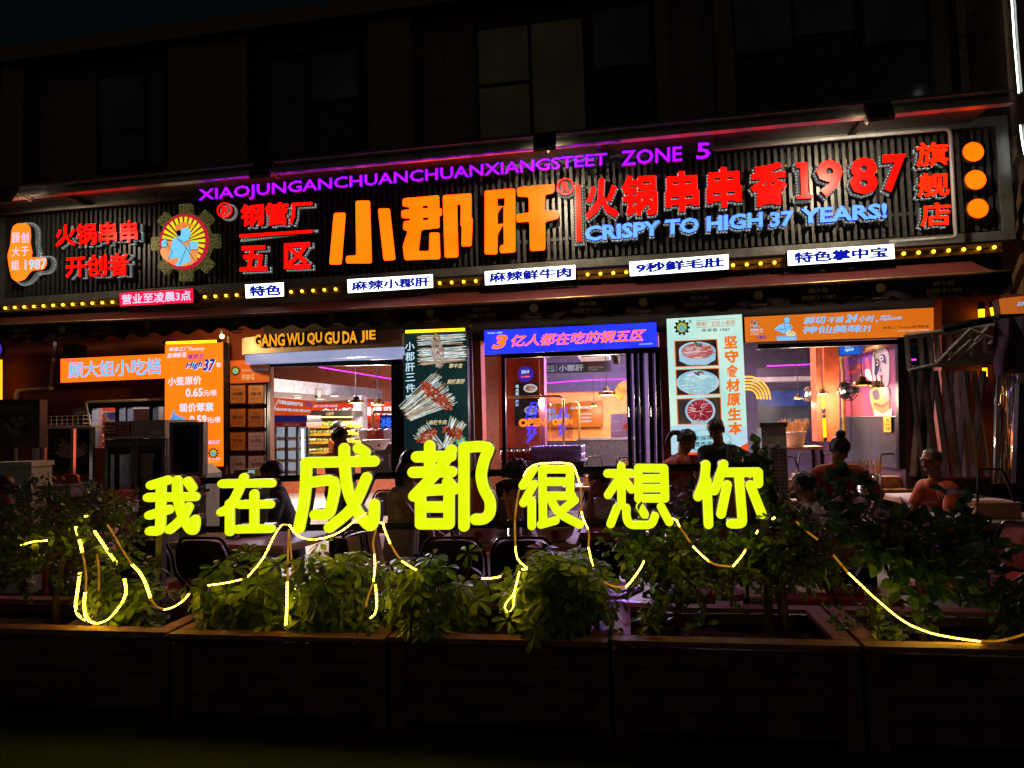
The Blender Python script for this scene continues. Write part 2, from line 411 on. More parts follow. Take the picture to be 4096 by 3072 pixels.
for a in (wall_piece(-13, sa, 0, 3.4), wall_piece(sa, sb, 0, sz0), wall_piece(sa, sb, sz1, 3.4), wall_piece(sb, xa, 0, 3.4)): m.box(*a)
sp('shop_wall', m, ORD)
m = MB(); m.box(*wall_piece(xa, 6.2, ztop, 3.4)); sp('lintel', m, M('#241c22', .6))
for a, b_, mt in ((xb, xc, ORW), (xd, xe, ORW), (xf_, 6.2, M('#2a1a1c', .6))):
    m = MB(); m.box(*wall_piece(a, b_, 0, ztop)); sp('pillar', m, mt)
m = MB(); m.box((-3, 8.75, 4.2), (20, .3, 1.6)); sp('wall_band', m, M('#17171a', .7))
# interior shell
INT_P = M('#4a3f55', .7, 0, .15, 3); XR = W(K(8, 1135, 1400)[0], 8.95).x
m = MB(); m.box((-3, 12.9, 3.46), (20, 8.4, .1)); sp('ceiling', m, M('#2e2a38', .7))
m = MB(); m.box((-6.6, 17.05, 1.7), (9.4, .1, 3.4)); sp('back_wall', m, M('#9c4a2a', .6))
m = MB(); m.box((1.2, 13.05, 1.7), (6.4, .1, 3.4)); sp('back_wall', m, M('#4c4658', .6))
m = MB(); m.box((-11.2, 12.8, 1.7), (.1, 8.2, 3.4)); sp('side_wall', m, M('#b9b4b0', .6))
m = MB(); m.box((-1.95, 15.0, 1.7), (.1, 4.0, 3.4)); sp('side_wall', m, M('#7c6c80', .6))
m = MB(); m.box((XR + .06, 11.0, 1.7), (.1, 4.3, 3.4)); sp('side_wall', m, M('#3c2430', .6))
# upper storey: stone piers, dark windows
yu = 9.1
def topz(x):  return W((1950, 22), yu).z
zt = topz(0)
m = MB(); m.box((-4, yu + 3, (4.9 + zt) / 2), (44, 5.7, zt - 4.9)); sp('upper_wall', m, GRANITE())
m = MB(); m.box((-4, yu + .05, zt + .12), (44.2, .5, .24)); sp('parapet', m, GRANITE())
for pxs in ((850, 900), (1070, 1135), (1960, 2032)):
    xa_, xb_ = W((1700 + pxs[0] * 1.0832, 200), yu).x, W((1700 + pxs[1] * 1.0832, 200), yu).x; m = MB(); m.box(((xa_ + xb_) / 2, yu + .06, (4.9 + zt) / 2), (xb_ - xa_, .28, zt - 4.92)); sp('pilaster', m, GRANITE())
for pxs in ((1600, 1790), (740, 1080), (30, 120)):
    xa_, xb_ = W((pxs[0] * .9258, 400), yu).x, W((pxs[1] * .9258, 400), yu).x; m = MB(); m.box(((xa_ + xb_) / 2, yu + .06, (4.9 + zt) / 2), (xb_ - xa_, .28, zt - 4.92)); sp('pilaster', m, GRANITE())
def R7(*c): return [(1700 + c[i] * 1.0832, c[i + 1] * 1.0832) for i in range(0, len(c), 2)]
def R6(*c): return [(c[i] * .9258, c[i + 1] * .9258) for i in range(0, len(c), 2)]
AMB = E('#120f09', .7, '#18140c', 1.4); DIMW = E('#030405', .7, '#080a0b', 1.2); PANE_D = M('#0a0b0d', .12, 0, .1)
def upwin(quad, panes, mull):
    xs = [W(p, yu) for p in quad]; x0 = (xs[0].x + xs[3].x) / 2; x1 = (xs[1].x + xs[2].x) / 2; z1 = (xs[0].z + xs[1].z) / 2; z0 = max(4.95, (xs[2].z + xs[3].z) / 2)
    wdw = MB(); t = .05
    for a, b_, c, d in ((x0, x0 + t, z0, z1), (x1 - t, x1, z0, z1), (x0 + t, x1 - t, z0, z0 + t), (x0 + t, x1 - t, z1 - t, z1)):
        wdw.box(((a + b_) / 2, yu + .03, (c + d) / 2), (b_ - a, .12, d - c))
    for kind, u, z in mull:
        if kind == 'v': X = x0 + (x1 - x0) * u; wdw.box((X, yu + .028, (z0 + z1) / 2), (t, .1, z1 - z0 - 2 * t))
        else: wdw.box((x0 + (x1 - x0) * u, yu + .02, z0 + (z1 - z0) * z), ((x1 - x0) * .46, .09, t))
    f = sp('window', wdw, M('#1d1e20', .45, .5))
    for (u0, u1, v0, v1, mt) in panes:
        p = MB(); p.box((x0 + (x1 - x0) * (u0 + u1) / 2, yu + .0, z0 + (z1 - z0) * (v0 + v1) / 2), ((x1 - x0) * (u1 - u0) - .03, .012, (z1 - z0) * (v1 - v0) - .03))
        o = p.build('pane', mt, f)
    return f
upwin(R7(185, 95, 600, 60, 600, 500, 190, 520), [(0, .5, .48, 1, AMB), (0, .5, 0, .48, AMB), (.5, 1, 0, 1, AMB)], [('v', .5, 0), ('h', .25, .48)])
upwin(R7(612, 25, 838, 0, 845, 480, 615, 490), [(0, 1, .5, 1, DIMW), (0, 1, 0, .5, PANE_D)], [('h', .5, .5)])
upwin(R7(1130, -40, 1600, -70, 1605, 420, 1135, 440), [(0, .5, .5, 1, DIMW), (0, .5, 0, .5, PANE_D), (.5, 1, .6, 1, DIMW), (.5, 1, 0, .6, PANE_D)], [('v', .5, 0), ('h', .25, .5)])
upwin(R7(1610, -70, 1870, -90, 1870, 400, 1610, 415), [(0, 1, .5, 1, DIMW), (0, 1, 0, .5, PANE_D)], [('h', .5, .5)])
upwin(R6(1130, 250, 1560, 190, 1560, 660, 1130, 700), [(0, .5, .0, 1, PANE_D), (.5, 1, .5, 1, DIMW), (.5, 1, 0, .5, PANE_D)], [('v', .5, 0), ('h', .75, .5)])
upwin(R6(420, 330, 720, 290, 720, 720, 420, 740), [(0, .7, .4, 1, DIMW), (0, .7, 0, .4, PANE_D), (.7, 1, 0, 1, PANE_D)], [('v', .7, 0)])

# ================================================================== FASCIA SIGN BOARD
XL, XRr = W((15, 1000), YS).x, W((4010, 740), YS).x
ZT, ZB = 4.79, 3.58
board = thing('slatted_sign_board', 'long black slatted metal sign board carrying the lit shop name', 'sign board')
m = MB(); rnd = random.Random(3)
n_sl = int((XRr - XL) / .0735)
for i in range(n_sl):
    x = XL + .05 + (XRr - XL - .1) * i / (n_sl - 1); m.box((x, YS + .015 + rnd.uniform(-.002, .002), (ZT + ZB) / 2), (.036, .03, ZT - ZB - .08))
m.build('slat_panel', SLAT, board)
m = MB(); m.box(((XL + XRr) / 2, YS + .26, (ZT + ZB) / 2), (XRr - XL, .02, ZT - ZB)); m.build('back_panel', M('#0d0d0e', .7), board)
m = MB()
for z in (ZB + .3, ZB + .9): m.box(((XL + XRr) / 2, YS + .055, z), (XRr - XL - .2, .04, .04))
m.build('support_rail', M('#3a3a3c', .5, .5), board)
m = MB(); rnd = random.Random(5)
for i in range(30):
    x = rnd.uniform(XRr - 6.5, XRr - .3); MB().box((x, YS + .13, ZT - .25 + rnd.uniform(-.12, .03)), (rnd.uniform(.12, .5), .04, rnd.uniform(.03, .09))).build('wrapped_pipe', M('#8a7a5a', .8, 0, .4, 20), board)
m = MB()
m.box(((XL + XRr) / 2, YS + .05, ZT + .03), (XRr - XL + .16, .16, .1)); m.box(((XL + XRr) / 2, YS + .05, ZB - .03), (XRr - XL + .16, .16, .1))
m.box((XRr + .02, YS + .05, (ZT + ZB) / 2), (.12, .155, ZT - ZB - .04)); m.box((XL - .04, YS + .05, (ZT + ZB) / 2), (.06, .155, ZT - ZB - .04))
m.build('frame', M('#7d7d7a', .42, .5, .2), board)

def row(name, label, cat, specs, P, face, bold=.02, grow=.03, depth=.06, gap=.09, dots=True, step=.036, cased=True):
    """specs: (word, quad). every character is a part of its own"""
    t = thing(name, label, cat)
    for s, quad in specs:
        gr = {i: g for i, (c, g, f) in enumerate(letters(s, quad, P, bold))}
        base_v, base_f = glyphs(s, bold); x0 = min(p[0] for p in base_v); x1 = max(p[0] for p in base_v); y0 = min(p[1] for p in base_v); y1 = max(p[1] for p in base_v)
        for i, ch in enumerate(s):
            if ch == ' ': continue
            cv, cf = glyphs(ch, bold); pv, _ = glyphs(s[:i + 1], bold); dx = max(p[0] for p in pv) - max(p[0] for p in cv)
            gv, gf = glyphs(ch, bold + grow)
            nm = lambda p: (((p[0] + dx - x0) / (x1 - x0)), ((p[1] - y0) / (y1 - y0)))
            fn = lambda p, off: W(bil(quad, p[0], p[1]), P, off) if off >= 0 else W(bil(quad, p[0], p[1]), P) + V((0, -off, 0))
            led_letter(t, [nm(p) for p in cv], cf, fn, P, face, ([nm(p) for p in gv], gf), depth, gap, dots, step=step)
    return t
PURPLE = E('#e214ff', .97, '#d010f8', 3, hot=3.5); RED = E('#ff1508', .97, '#f80c06', 4, hot=2.2); ORED = E('#ff3a0c', .97, '#f83008', 4, hot=2.5); ORANGE = E('#ff9410', .97, '#fb8806', 2.5, hot=4)
SKY_B = E('#7cc8ff', 1.0, '#70bdf8', 3, hot=3)
row('purple_letter_row', 'purple lit capital letters running along the top of the slatted board', 'sign lettering',
    [("XIAOJUNGANCHUANCHUANXIANGSTEET", [(794, 758), (2428, 611), (2428, 673), (794, 815)]),
     ("ZONE", [(2485, 604), (2728, 584), (2728, 643), (2485, 664)]), ("5", [(2786, 572), (2841, 570), (2841, 633), (2786, 637)])], 7.74, PURPLE, .012, dots=False, depth=.045)
FR = 7.98
row('red_letter_row', 'four red characters over three, lit, between the orange footprint sign and the gear emblem', 'sign lettering',
    [("火锅串串", K(1, 478, 648, 1190, 607, 1190, 798, 478, 838)), ("开创者", K(1, 565, 920, 1112, 885, 1112, 1085, 565, 1105))], FR, RED, .025)
t = row('red_letter_block', 'red lit characters in two rows split by a red bar, right of the gear emblem', 'sign lettering',
    [("钢管厂", [(962, 818), (1249, 800), (1249, 893), (962, 908)]), ("五", [(959, 985), (1069, 981), (1069, 1081), (959, 1086)]), ("区", [(1136, 974), (1243, 968), (1243, 1072), (1136, 1076)])], FR, RED, .03)
def bar_letter(t, quad, face, name='bar', bg_=12):
    fn = lambda p, off: W(p, FR, off) if off >= 0 else W(p, FR) + V((0, -off, 0))
    gv = [quad[3], quad[2], quad[1], quad[0]]; cx = sum(p[0] for p in quad) / 4; cy = sum(p[1] for p in quad) / 4
    g2 = [(p[0] + math.copysign(bg_ * .8, p[0] - cx), p[1] + math.copysign(bg_ * .8, p[1] - cy)) for p in gv]
    led_letter(t, gv, [(0, 1, 2, 3)], fn, FR, face, (g2, [(0, 1, 2, 3)]), .06, .09, name=name)
bar_letter(t, [(958, 938), (1249, 919), (1249, 931), (958, 951)], RED)
def offset_loop(lp, d):
    n = len(lp); out = []
    A = sum(lp[i - 1][0] * lp[i][1] - lp[i][0] * lp[i - 1][1] for i in range(n)); sg = 1 if A > 0 else -1
    for i in range(n):
        a, b, c = lp[i - 1], lp[i], lp[(i + 1) % n]
        def nn(p, q):
            L = math.hypot(q[0] - p[0], q[1] - p[1]) or 1; return ((q[1] - p[1]) / L * sg, -(q[0] - p[0]) / L * sg)
        n1, n2 = nn(a, b), nn(b, c); x, y = n1[0] + n2[0], n1[1] + n2[1]; L = math.hypot(x, y) or 1; k = min(1.6, 2 / max(.5, L))
        out.append((b[0] + x / L * d * k, b[1] + y / L * d * k))
    return out
fpx = lambda P: (lambda p, off: W(p, P, off) if off >= 0 else W(p, P) + V((0, -off, 0)))
def poly_letter(t, loops, face, P=FR, rad=7, grow=9, dots=True, depth=.07, gap=.1, name='letter', step=.036):
    lp = [rounded(l, rad if i == 0 else 3) for i, l in enumerate(loops)]
    gv, gf = fill2d(lp); g2 = [offset_loop(lp[0], grow)] + [offset_loop(l, -min(grow, 4)) for l in lp[1:]]
    hv, hf = fill2d(g2)
    return led_letter(t, gv, gf, fpx(P), P, face, (hv, hf), depth, gap, dots, name=name, step=step)
def ring(cx, cy, r, ry, w, n=28): return [[(cx + r * math.cos(a), cy + ry * math.sin(a)) for a in [2 * math.pi * i / n for i in range(n)]], [(cx + (r - w) * math.cos(a), cy + (ry - w) * math.sin(a)) for a in [2 * math.pi * i / n for i in range(n)]]]
def registered(label, c, r, face):
    t = thing('registered_mark', label, 'sign lettering')
    (cx, cy), = c; lp = ring(cx, cy, r, r, 5); gv, gf = fill2d(lp); hv, hf = fill2d([[(cx + (p[0] - cx) * 1.14, cy + (p[1] - cy) * 1.14) for p in lp[0]]])
    led_letter(t, gv, gf, fpx(FR), FR, face, (hv, hf), .05, .09, name='ring')
    q = [(cx - r * .45, cy - r * .55), (cx + r * .45, cy - r * .6), (cx + r * .45, cy + r * .5), (cx - r * .45, cy + r * .55)]
    text('R', q, FR, face, t, 0, .03, .02, name='letter')
registered('red lit circled R beside the first red characters', K(1, 1940, 520), 31, RED)
registered('orange lit circled R at the top right of the three big orange characters', K(3, 463, 532), 34, ORED)
big = thing('orange_letter_row', 'three huge orange lit characters in the middle of the slatted board', 'sign lettering')
GP = dict(dots=False, rad=9, grow=11, depth=.08, gap=.12)
for L in ([(672, 760), (776, 757), (740, 1206), (632, 1206)], [(860, 655), (985, 652), (1002, 1195), (778, 1197), (776, 1132), (866, 1126)], [(1053, 722), (1156, 719), (1206, 1166), (1102, 1172)]):
    poly_letter(big, [K(2, *[c for p in L for c in p])], E('#ff9410', .97, '#f88a08', 1.6, hot=2.2), **GP)
poly_letter(big, [K(2, 1268, 634, 1582, 607, 1584, 718, 1606, 722, 1606, 782, 1584, 788, 1588, 890, 1428, 906, 1404, 1090, 1496, 1090, 1498, 930, 1586, 928, 1592, 1158, 1284, 1168, 1268, 1048, 1312, 914, 1270, 906, 1274, 832, 1330, 826, 1330, 808, 1258, 804, 1254, 738, 1326, 728, 1326, 710, 1264, 704),
                  K(2, 1440, 698, 1486, 696, 1486, 718, 1440, 720), K(2, 1442, 800, 1488, 798, 1488, 820, 1442, 824)], ORANGE, **GP)
poly_letter(big, [K(2, 1614, 608, 1862, 590, 1860, 800, 1872, 808, 1862, 1048, 1774, 1050, 1780, 882, 1766, 866, 1770, 690, 1738, 686, 1748, 1144, 1630, 1148)], ORANGE, **GP)
poly_letter(big, [K(2, 1975, 568, 2238, 547, 2242, 1100, 2108, 1108, 2108, 1040, 2144, 1034, 2138, 858, 2088, 944, 2086, 1116, 1975, 1118),
                  K(2, 2086, 636, 2148, 630, 2148, 700, 2086, 704), K(2, 2088, 762, 2126, 706, 2138, 708, 2138, 852, 2088, 858)], ORANGE, **GP)
poly_letter(big, [K(3, 46, 540, 372, 510, 362, 588, 288, 602, 282, 742, 402, 736, 404, 808, 286, 838, 288, 1082, 156, 1090, 150, 834, 38, 842, 36, 772, 148, 756, 144, 622, 46, 618)], ORANGE, **GP)
t = row('red_letter_row', 'five heavy red lit characters followed by red numerals 1987', 'sign lettering',
    [(c, K(3, *q)) for c, q in (("火", (632, 470, 920, 450, 922, 800, 634, 818)), ("锅", (948, 440, 1256, 420, 1258, 775, 950, 792)), ("串", (1322, 408, 1612, 390, 1620, 735, 1326, 755)), ("串", (1682, 372, 1980, 355, 1988, 700, 1686, 722)))]
    + [("香", [(3002, 656), (3148, 646), (3149, 815), (3002, 828)])]
    + [(c, K(4, *q)) for c, q in (("9", (418, 628, 645, 615, 645, 935, 420, 945)), ("8", (708, 606, 945, 597, 950, 918, 710, 925)), ("7", (990, 582, 1190, 570, 1190, 898, 995, 905)))], FR, RED, .035, .03, gap=.09)
poly_letter(t, [K(4, 243, 648, 342, 643, 347, 926, 386, 925, 388, 955, 246, 962, 245, 932, 288, 930, 282, 692, 244, 694)], RED, rad=2, grow=8, depth=.06, gap=.09)
bar_letter(t, K(3, 550, 520, 592, 518, 602, 1003, 560, 1006), ORED)
row('pale_blue_letter_row', 'pale blue lit English words under the red characters and numerals', 'sign lettering',
    [("CRISPY TO HIGH", [(2340, 905), (3051, 846), (3051, 909), (2340, 966)]), ("37", K(4, 15, 1078, 220, 1060, 220, 1195, 15, 1212)), ("YEARS!", K(4, 283, 1045, 1028, 995, 1030, 1128, 283, 1180))], FR, SKY_B, .036, .03, depth=.05)
row('red_letter_column', 'three orange red lit characters stacked at the right of the board', 'sign lettering',
    [("旗", K(4, 1282, 478, 1560, 468, 1562, 672, 1282, 690)), ("舰", K(4, 1293, 742, 1568, 730, 1570, 940, 1293, 950)), ("店", K(4, 1318, 1000, 1580, 988, 1582, 1192, 1318, 1205))], FR, ORED, .022)
for (c, lab) in ((K(4, 1775, 555), 'top'), (K(4, 1795, 797), 'middle'), (K(4, 1815, 1045), 'bottom')):
    t = thing('disc_light', lab + ' of three round orange lit discs at the right end of the slatted board', 'sign light', 'round orange discs')
    MB().ell(c[0], 42, 38, FR, 0, 0, 40).build('panel', ORANGE, t); MB().ell(c[0], 44, 40, FR, -.004, .07, 40).build('casing', M('#6a5a44', .5, .4), t)
# footprint sign
t = thing('footprint_sign', 'orange footprint shaped lit sign with pale blue writing at the left end of the board', 'sign')
foot = K(1, 150, 634, 222, 632, 262, 662, 270, 740, 263, 800, 282, 890, 270, 928, 400, 924, 408, 985, 382, 1032, 272, 1042, 218, 1118, 150, 1142, 100, 1112, 78, 1020, 63, 905, 90, 820, 98, 700, 114, 655)
poly_letter(t, [foot], E('#ffa028', .95, '#ff8c14', 2, hot=1.8), rad=12, grow=12, name='panel')
PB = E('#a8e0ff', 1.0)
for s, q in (("顾", (105, 718, 172, 712, 172, 800, 105, 808)), ("大", (105, 840, 172, 836, 172, 920, 105, 925)), ("姐", (98, 955, 167, 950, 167, 1035, 98, 1040)), ("创", (183, 714, 250, 708, 250, 800, 183, 805)), ("于", (185, 838, 250, 832, 250, 912, 185, 918))):
    text(s, K(1, *q), FR, PB, t, .004, 0, .01)
text("1987", K(1, 215, 950, 405, 935, 405, 1028, 215, 1038), FR, PB, t, .004, 0, .025)
# gear emblem
em = thing('gear_emblem', 'round lit emblem of a capped worker inside a glittery gold gear', 'emblem')
gc = K(1, 1588, 792)[0]
def gp(r, a, sx=1.0): return (gc[0] + r * 97 * math.cos(math.radians(a)), gc[1] - r * 110 * math.sin(math.radians(a)) - r * 5 * math.cos(math.radians(a)))
gear = []
for k in range(8):
    a = 90 + k * 45
    gear += [gp(1.08, a - 13), gp(1.42, a - 10), gp(1.42, a + 10), gp(1.08, a + 13), gp(1.06, a + 22)]
gv, gf = fill2d([rounded(gear, 4)]); mb = MB(); lattice(mb, gv, gf, lambda p: W(p, FR, -.02), .06, FR); mb.build('gear', GLITTER(), em)
circ = lambda r, n=48: [gp(r, 360 * i / n) for i in range(n)]
def eb(pts, mat, off, name): 
    if isinstance(pts[0], list): gv, gf = fill2d(pts)
    else: gv, gf = fill2d([pts])
    mb = MB(); lattice(mb, gv, gf, lambda p: W(p, FR, off), 0, FR); return mb.build(name, mat, em)
MB().poly(circ(1.0), FR, .0, .07).build('disc', E('#d01838', .9), em)
eb(circ(.91), E('#b81030', .8), .004, 'face')
m = MB()
for k in range(26):
    a = k * 360 / 26; m.poly([gp(.42, a), gp(.9, a + 3.6), gp(.9, a - 3.6)] if False else [gp(.25, a - 3), gp(.9, a - 4.2), gp(.9, a + 4.2), gp(.25, a + 3)], FR, .007)
m.build('sun_rays', E('#e8f01c', .95), em)
SKIN_E = E('#7fd8ff', .95); PEACH = E('#ff9c5a', .9)
def Z1(*c): return K(1, *c)
eb(rounded(Z1(1385, 880, 1420, 800, 1490, 790, 1530, 760, 1640, 770, 1660, 800, 1720, 800, 1722, 870, 1700, 960, 1650, 990, 1600, 1006, 1520, 1004, 1440, 960, 1400, 920), 8), PEACH, .010, 'torso')
eb(rounded(Z1(1500, 760, 1560, 770, 1620, 850, 1640, 800, 1720, 795, 1700, 940, 1560, 1004, 1520, 1002, 1560, 930, 1460, 945), 6), SKIN_E, .013, 'overalls')
eb(rounded(Z1(1398, 800, 1430, 768, 1458, 790, 1450, 840, 1405, 846), 8), SKIN_E, .016, 'fist')
eb(rounded(Z1(1650, 790, 1715, 792, 1718, 850, 1690, 862, 1648, 850), 8), SKIN_E, .016, 'fist')
eb(rounded(Z1(1530, 690, 1620, 665, 1648, 690, 1656, 740, 1640, 780, 1600, 800, 1560, 780, 1530, 740), 8), SKIN_E, .016, 'face')
eb(rounded(Z1(1530, 700, 1570, 690, 1572, 740, 1550, 752, 1532, 730), 4), E('#141418', .3), .019, 'hair')
m = MB()
for pl in ((1540, 765, 1620, 850, 1560, 1000), (1640, 800, 1650, 870, 1720, 865), (1400, 845, 1450, 840, 1460, 790, 1430, 765), (1655, 740, 1640, 782, 1600, 802, 1556, 778), (1465, 945, 1500, 880, 1440, 800), (1620, 850, 1690, 960)): m.line(Z1(*pl), 2.2, FR, .0205)
m.build('outline', E('#3a2430', .3), em)
eb(rounded(Z1(1700, 800, 1722, 870, 1704, 960, 1660, 990, 1640, 900, 1660, 862), 6), PEACH, .0145, 'sleeve'); eb(rounded(Z1(1395, 860, 1440, 850, 1470, 930, 1440, 960, 1405, 920), 6), E('#ffb070', .9), .0145, 'sleeve')
eb(rounded(Z1(1522, 705, 1530, 655, 1580, 628, 1640, 635, 1690, 660, 1640, 664, 1580, 690), 6), E('#ff8c3c', .9), .022, 'cap')
# ------------------------------------------------------------------ name boxes and bulb rail under the board
WB = E('#f4fbea', 3.4, '#eef6e2', 3); BLUE = E('#1222d8', .55); YBX = 7.92
for (lab, q, s, tq, face, ink, bold) in (
    ('pink lit box with pale blue characters and a 3 under the board', K(1, 1037, 1240, 1668, 1200, 1670, 1315, 1040, 1350), "营业至凌晨3点", K(1, 1055, 1250, 1652, 1212, 1652, 1300, 1055, 1338), E('#fa1a5a', .95, hot=2.5), E('#9ce4ff', 1.0), .02),
    ('small white lit box with two blue characters under the board', [(981, 1139), (1135, 1130), (1136, 1185), (984, 1193)], "特色", [(998, 1144), (1126, 1136), (1126, 1182), (998, 1188)], WB, BLUE, .05),
    ('white lit box with five blue characters, between the two character box and the beef box', K(2, 790, 1335, 1527, 1290, 1530, 1405, 795, 1452), "麻辣小郡肝", K(2, 825, 1350, 1510, 1308, 1510, 1395, 825, 1438), WB, BLUE, .046),
    ('white lit box with five blue characters below the big orange third character', [(1939, 1086), (2301, 1060), (2302, 1117), (1941, 1141)], "麻辣鲜牛肉", [(1956, 1090), (2286, 1067), (2286, 1110), (1956, 1132)], WB, BLUE, .046),
    ('white lit box with a blue 9 and four blue characters', K(3, 1013, 1183, 1870, 1118, 1873, 1245, 1020, 1307), "9秒鲜毛肚", K(3, 1068, 1195, 1830, 1138, 1832, 1228, 1068, 1285), WB, BLUE, .05),
    ('rightmost white lit box with five blue characters, under the pale blue English words', K(4, 168, 1412, 1087, 1353, 1095, 1480, 173, 1540), "特色掌中宝", K(4, 222, 1425, 1035, 1373, 1037, 1468, 222, 1522), WB, BLUE, .046)):
    t = lightbox('name_box', lab, 'light box', q, YBX, .1, face); text(s, tq, YBX, ink, t, .006, 0, bold)
rail = thing('bulb_rail', 'narrow brown metal rail of yellow bulbs under the slatted board', 'light rail')
xs0, xs1 = W((-10, 1232), YB).x, W((4012, 986), YB).x
ctrl = [(-10, 1234), (690, 1195), (1271, 1161), (2464, 1091), (3100, 1050), (3993, 988), (4020, 986)]
zc = [(W(p, YB).x, W(p, YB).z) for p in ctrl]
def railz(x):
    for a, b in zip(zc[:-1], zc[1:]):
        if x <= b[0]: return a[1] + (b[1] - a[1]) * (x - a[0]) / (b[0] - a[0])
    return zc[-1][1]
m = MB(); N = 24
for i in range(N):
    x0 = xs0 + (xs1 - xs0) * i / N; x1 = xs0 + (xs1 - xs0) * (i + 1) / N
    m.box(((x0 + x1) / 2, YB + .035, railz((x0 + x1) / 2)), (x1 - x0 + .0, .03, .105))
m.build('channel', M('#8a5c12', .35, .5, .3), rail)
m = MB(); m.tube([(xs0 + (xs1 - xs0) * i / 40, YB + .015, railz(xs0 + (xs1 - xs0) * i / 40)) for i in range(41)], .006, 5); m.build('wire', DARK, rail)
gaps = [('yellow bulb on the rail left of the pink box', -9, 470), ('yellow bulb on the rail between the pink box and the two character box', 785, 975), ('yellow bulb on the rail between the two character box and the first five character box', 1143, 1382),
        ('yellow bulb on the rail left of the beef box', 1738, 1935), ('yellow bulb on the rail between the beef box and the 9 box', 2306, 2518), ('yellow bulb on the rail between the 9 box and the last white box', 2918, 3148), ('yellow bulb on the rail right of the last white box', 3580, 4000)]
b0 = thing('light_bulb', gaps[0][0], 'bulb', 'yellow bulbs on the sign rail', loc=(0, 0, 0))
MB().ball((0, 0, 0), .021, 10, 6).build('globe', E('#ffd63c', 2.6), b0, True); MB().lathe((0, 0, 0), [(.001, 0), (.001, 0)], 3) 
m = MB(); m.cap((0, .015, 0), (0, .035, 0), .016, .018, 8); m.build('socket', M('#c89628', .3, .7), b0)
x = W((21, 1232), YB).x; first = True; sp_ = .1497
while x < xs1 - .02:
    # which gap is it in
    for lab, a, b in gaps:
        pa, pb = W((a, 1230 - .061 * a), YB).x, W((b, 1230 - .061 * b), YB).x
        if pa < x < pb:
            if first: b0.location = (x, YB, railz(x)); first = False
            else: copy_tree(b0, (x, YB, railz(x)), label=lab)
    x += sp_
# ------------------------------------------------------------------ ledge above the board, floodlights, purple strip, conduit
ledge = thing('metal_ledge', 'grey metal ledge projecting over the slatted sign board', 'canopy')
m = MB(); m.box((-3.1, 7.3, 4.783), (13.9, .09, .022)); m.box((-3.1, 7.325, 4.727), (13.9, .03, .088)); m.box((-3.1, 7.30, 4.675), (13.9, .09, .014)); m.build('beam', M('#9a948a', .4, .5, .3), ledge)
m = MB(); m.box((-3.1, 7.95, 4.845), (13.9, 1.24, .03)); m.build('soffit', M('#5e5d57', .5, .3, .3), ledge)
for x in (-7.1, -3.3, -.2, 2.6): MB().box((x, 7.72, 4.80), (.05, .74, .05)).build('bracket', M('#4a4848', .5, .5), ledge)
t = thing('purple_led_strip', 'thin purple LED line under the edge of the metal ledge', 'LED strip')
m = MB(); p0, p1 = W((790, 720), 7.2), W((2480, 545), 7.2); m.box(((p0.x + p1.x) / 2, 7.27, 4.66), (p1.x - p0.x, .014, .014)); m.build('strip', E('#a018c8', .8, '#5a0a78', 9), t)
for (c, lab, on) in (((23, 776), 'black floodlight at the left edge above the footprint sign', 22), ((1047, 680), 'unlit black floodlight above the purple letters near the red circled R', 0), ((2179, 567), 'black floodlight above the orange circled R', 70), ((3516, 445), 'black floodlight above the red numerals', 80)):
    t = thing('floodlight', lab, 'floodlight', 'floodlights over the sign')
    p = W(c, 6.95); R = Matrix.Rotation(math.radians(-28), 3, 'X')
    m = MB(); m.box(p, (.235, .05, .22), M3=R); m.box(p + R @ V((0, -.035, 0)), (.19, .03, .17), M3=R); m.build('housing', BLACK, t)
    m = MB(); m.box(p + R @ V((0, .028, 0)), (.2, .006, .18), M3=R); m.build('lens', E('#fff2d8', 1.5 if on else .01), t)
    m = MB(); m.tube([p + V((.0, .03, .09)), p + V((0, .35, .03)), V((p.x, 7.34, 4.67))], .014, 6); m.build('arm', M('#7a7068', .5, .4), t)
    if on: lamp('SPOT', p + R @ V((0, .06, 0)), '#ffe6c0', on, t, .06, R @ V((0, 1, -.28)), 150)
t = thing('conduit_pipe', 'grey plastic conduit pipe framing the right half of the slatted board', 'pipe')
MB().ptube(smooth(K(3, 1730, 60, 1735, 190, 1760, 212), 3) + K(3, 2212, 168) + K(4, 600, 438, 1520, 358) + smooth(K(4, 1540, 360, 1568, 378, 1577, 420), 3) + K(4, 1595, 800, 1622, 1270) + smooth(K(4, 1620, 1285, 1600, 1298), 2) + K(4, 1050, 1336), 7.9, .021, 8).build('pipe', M('#9aa0a2', .4, 0, .1), t, True)
t = thing('conduit_pipe', 'short grey conduit pipe under the ledge above the four red characters', 'pipe')
MB().ptube(K(1, -10, 552, 1340, 440) + smooth(K(1, 1360, 435, 1370, 420, 1368, 360), 3), 7.9, .018, 8).build('pipe', M('#85837c', .4, 0, .1), t, True)
# ------------------------------------------------------------------ awning
aw = thing('awning', 'dark red fabric awning with a scalloped valance printed in dull gold', 'awning')
barp = [(-250, 1315), (0, 1303), (1024, 1262), (2048, 1210), (3072, 1148), (3990, 1094), (4045, 1090)]
scal = [(-250, 1380), (0, 1366), (350, 1357), (660, 1336), (1024, 1311), (1620, 1294), (2048, 1272), (2640, 1250), (3072, 1226), (3470, 1200), (3740, 1188), (4000, 1166), (4045, 1162)]
def interp(tab, x):
    for a, b in zip(tab[:-1], tab[1:]):
        if x <= b[0]: return a[1] + (b[1] - a[1]) * (x - a[0]) / (b[0] - a[0])
    return tab[-1][1]
bx = [(W(p, YV).x, W(p, YV).z) for p in barp]; sx = [(W(p, YV).x, W(p, YV).z) for p in scal]
AX0, AX1 = bx[0][0], bx[-1][0]
RFAB = M('#5a1a1c', .8, 0, .2, 5, .2); VFAB = M('#2a1014', .85, 0, .2, 6, .2)
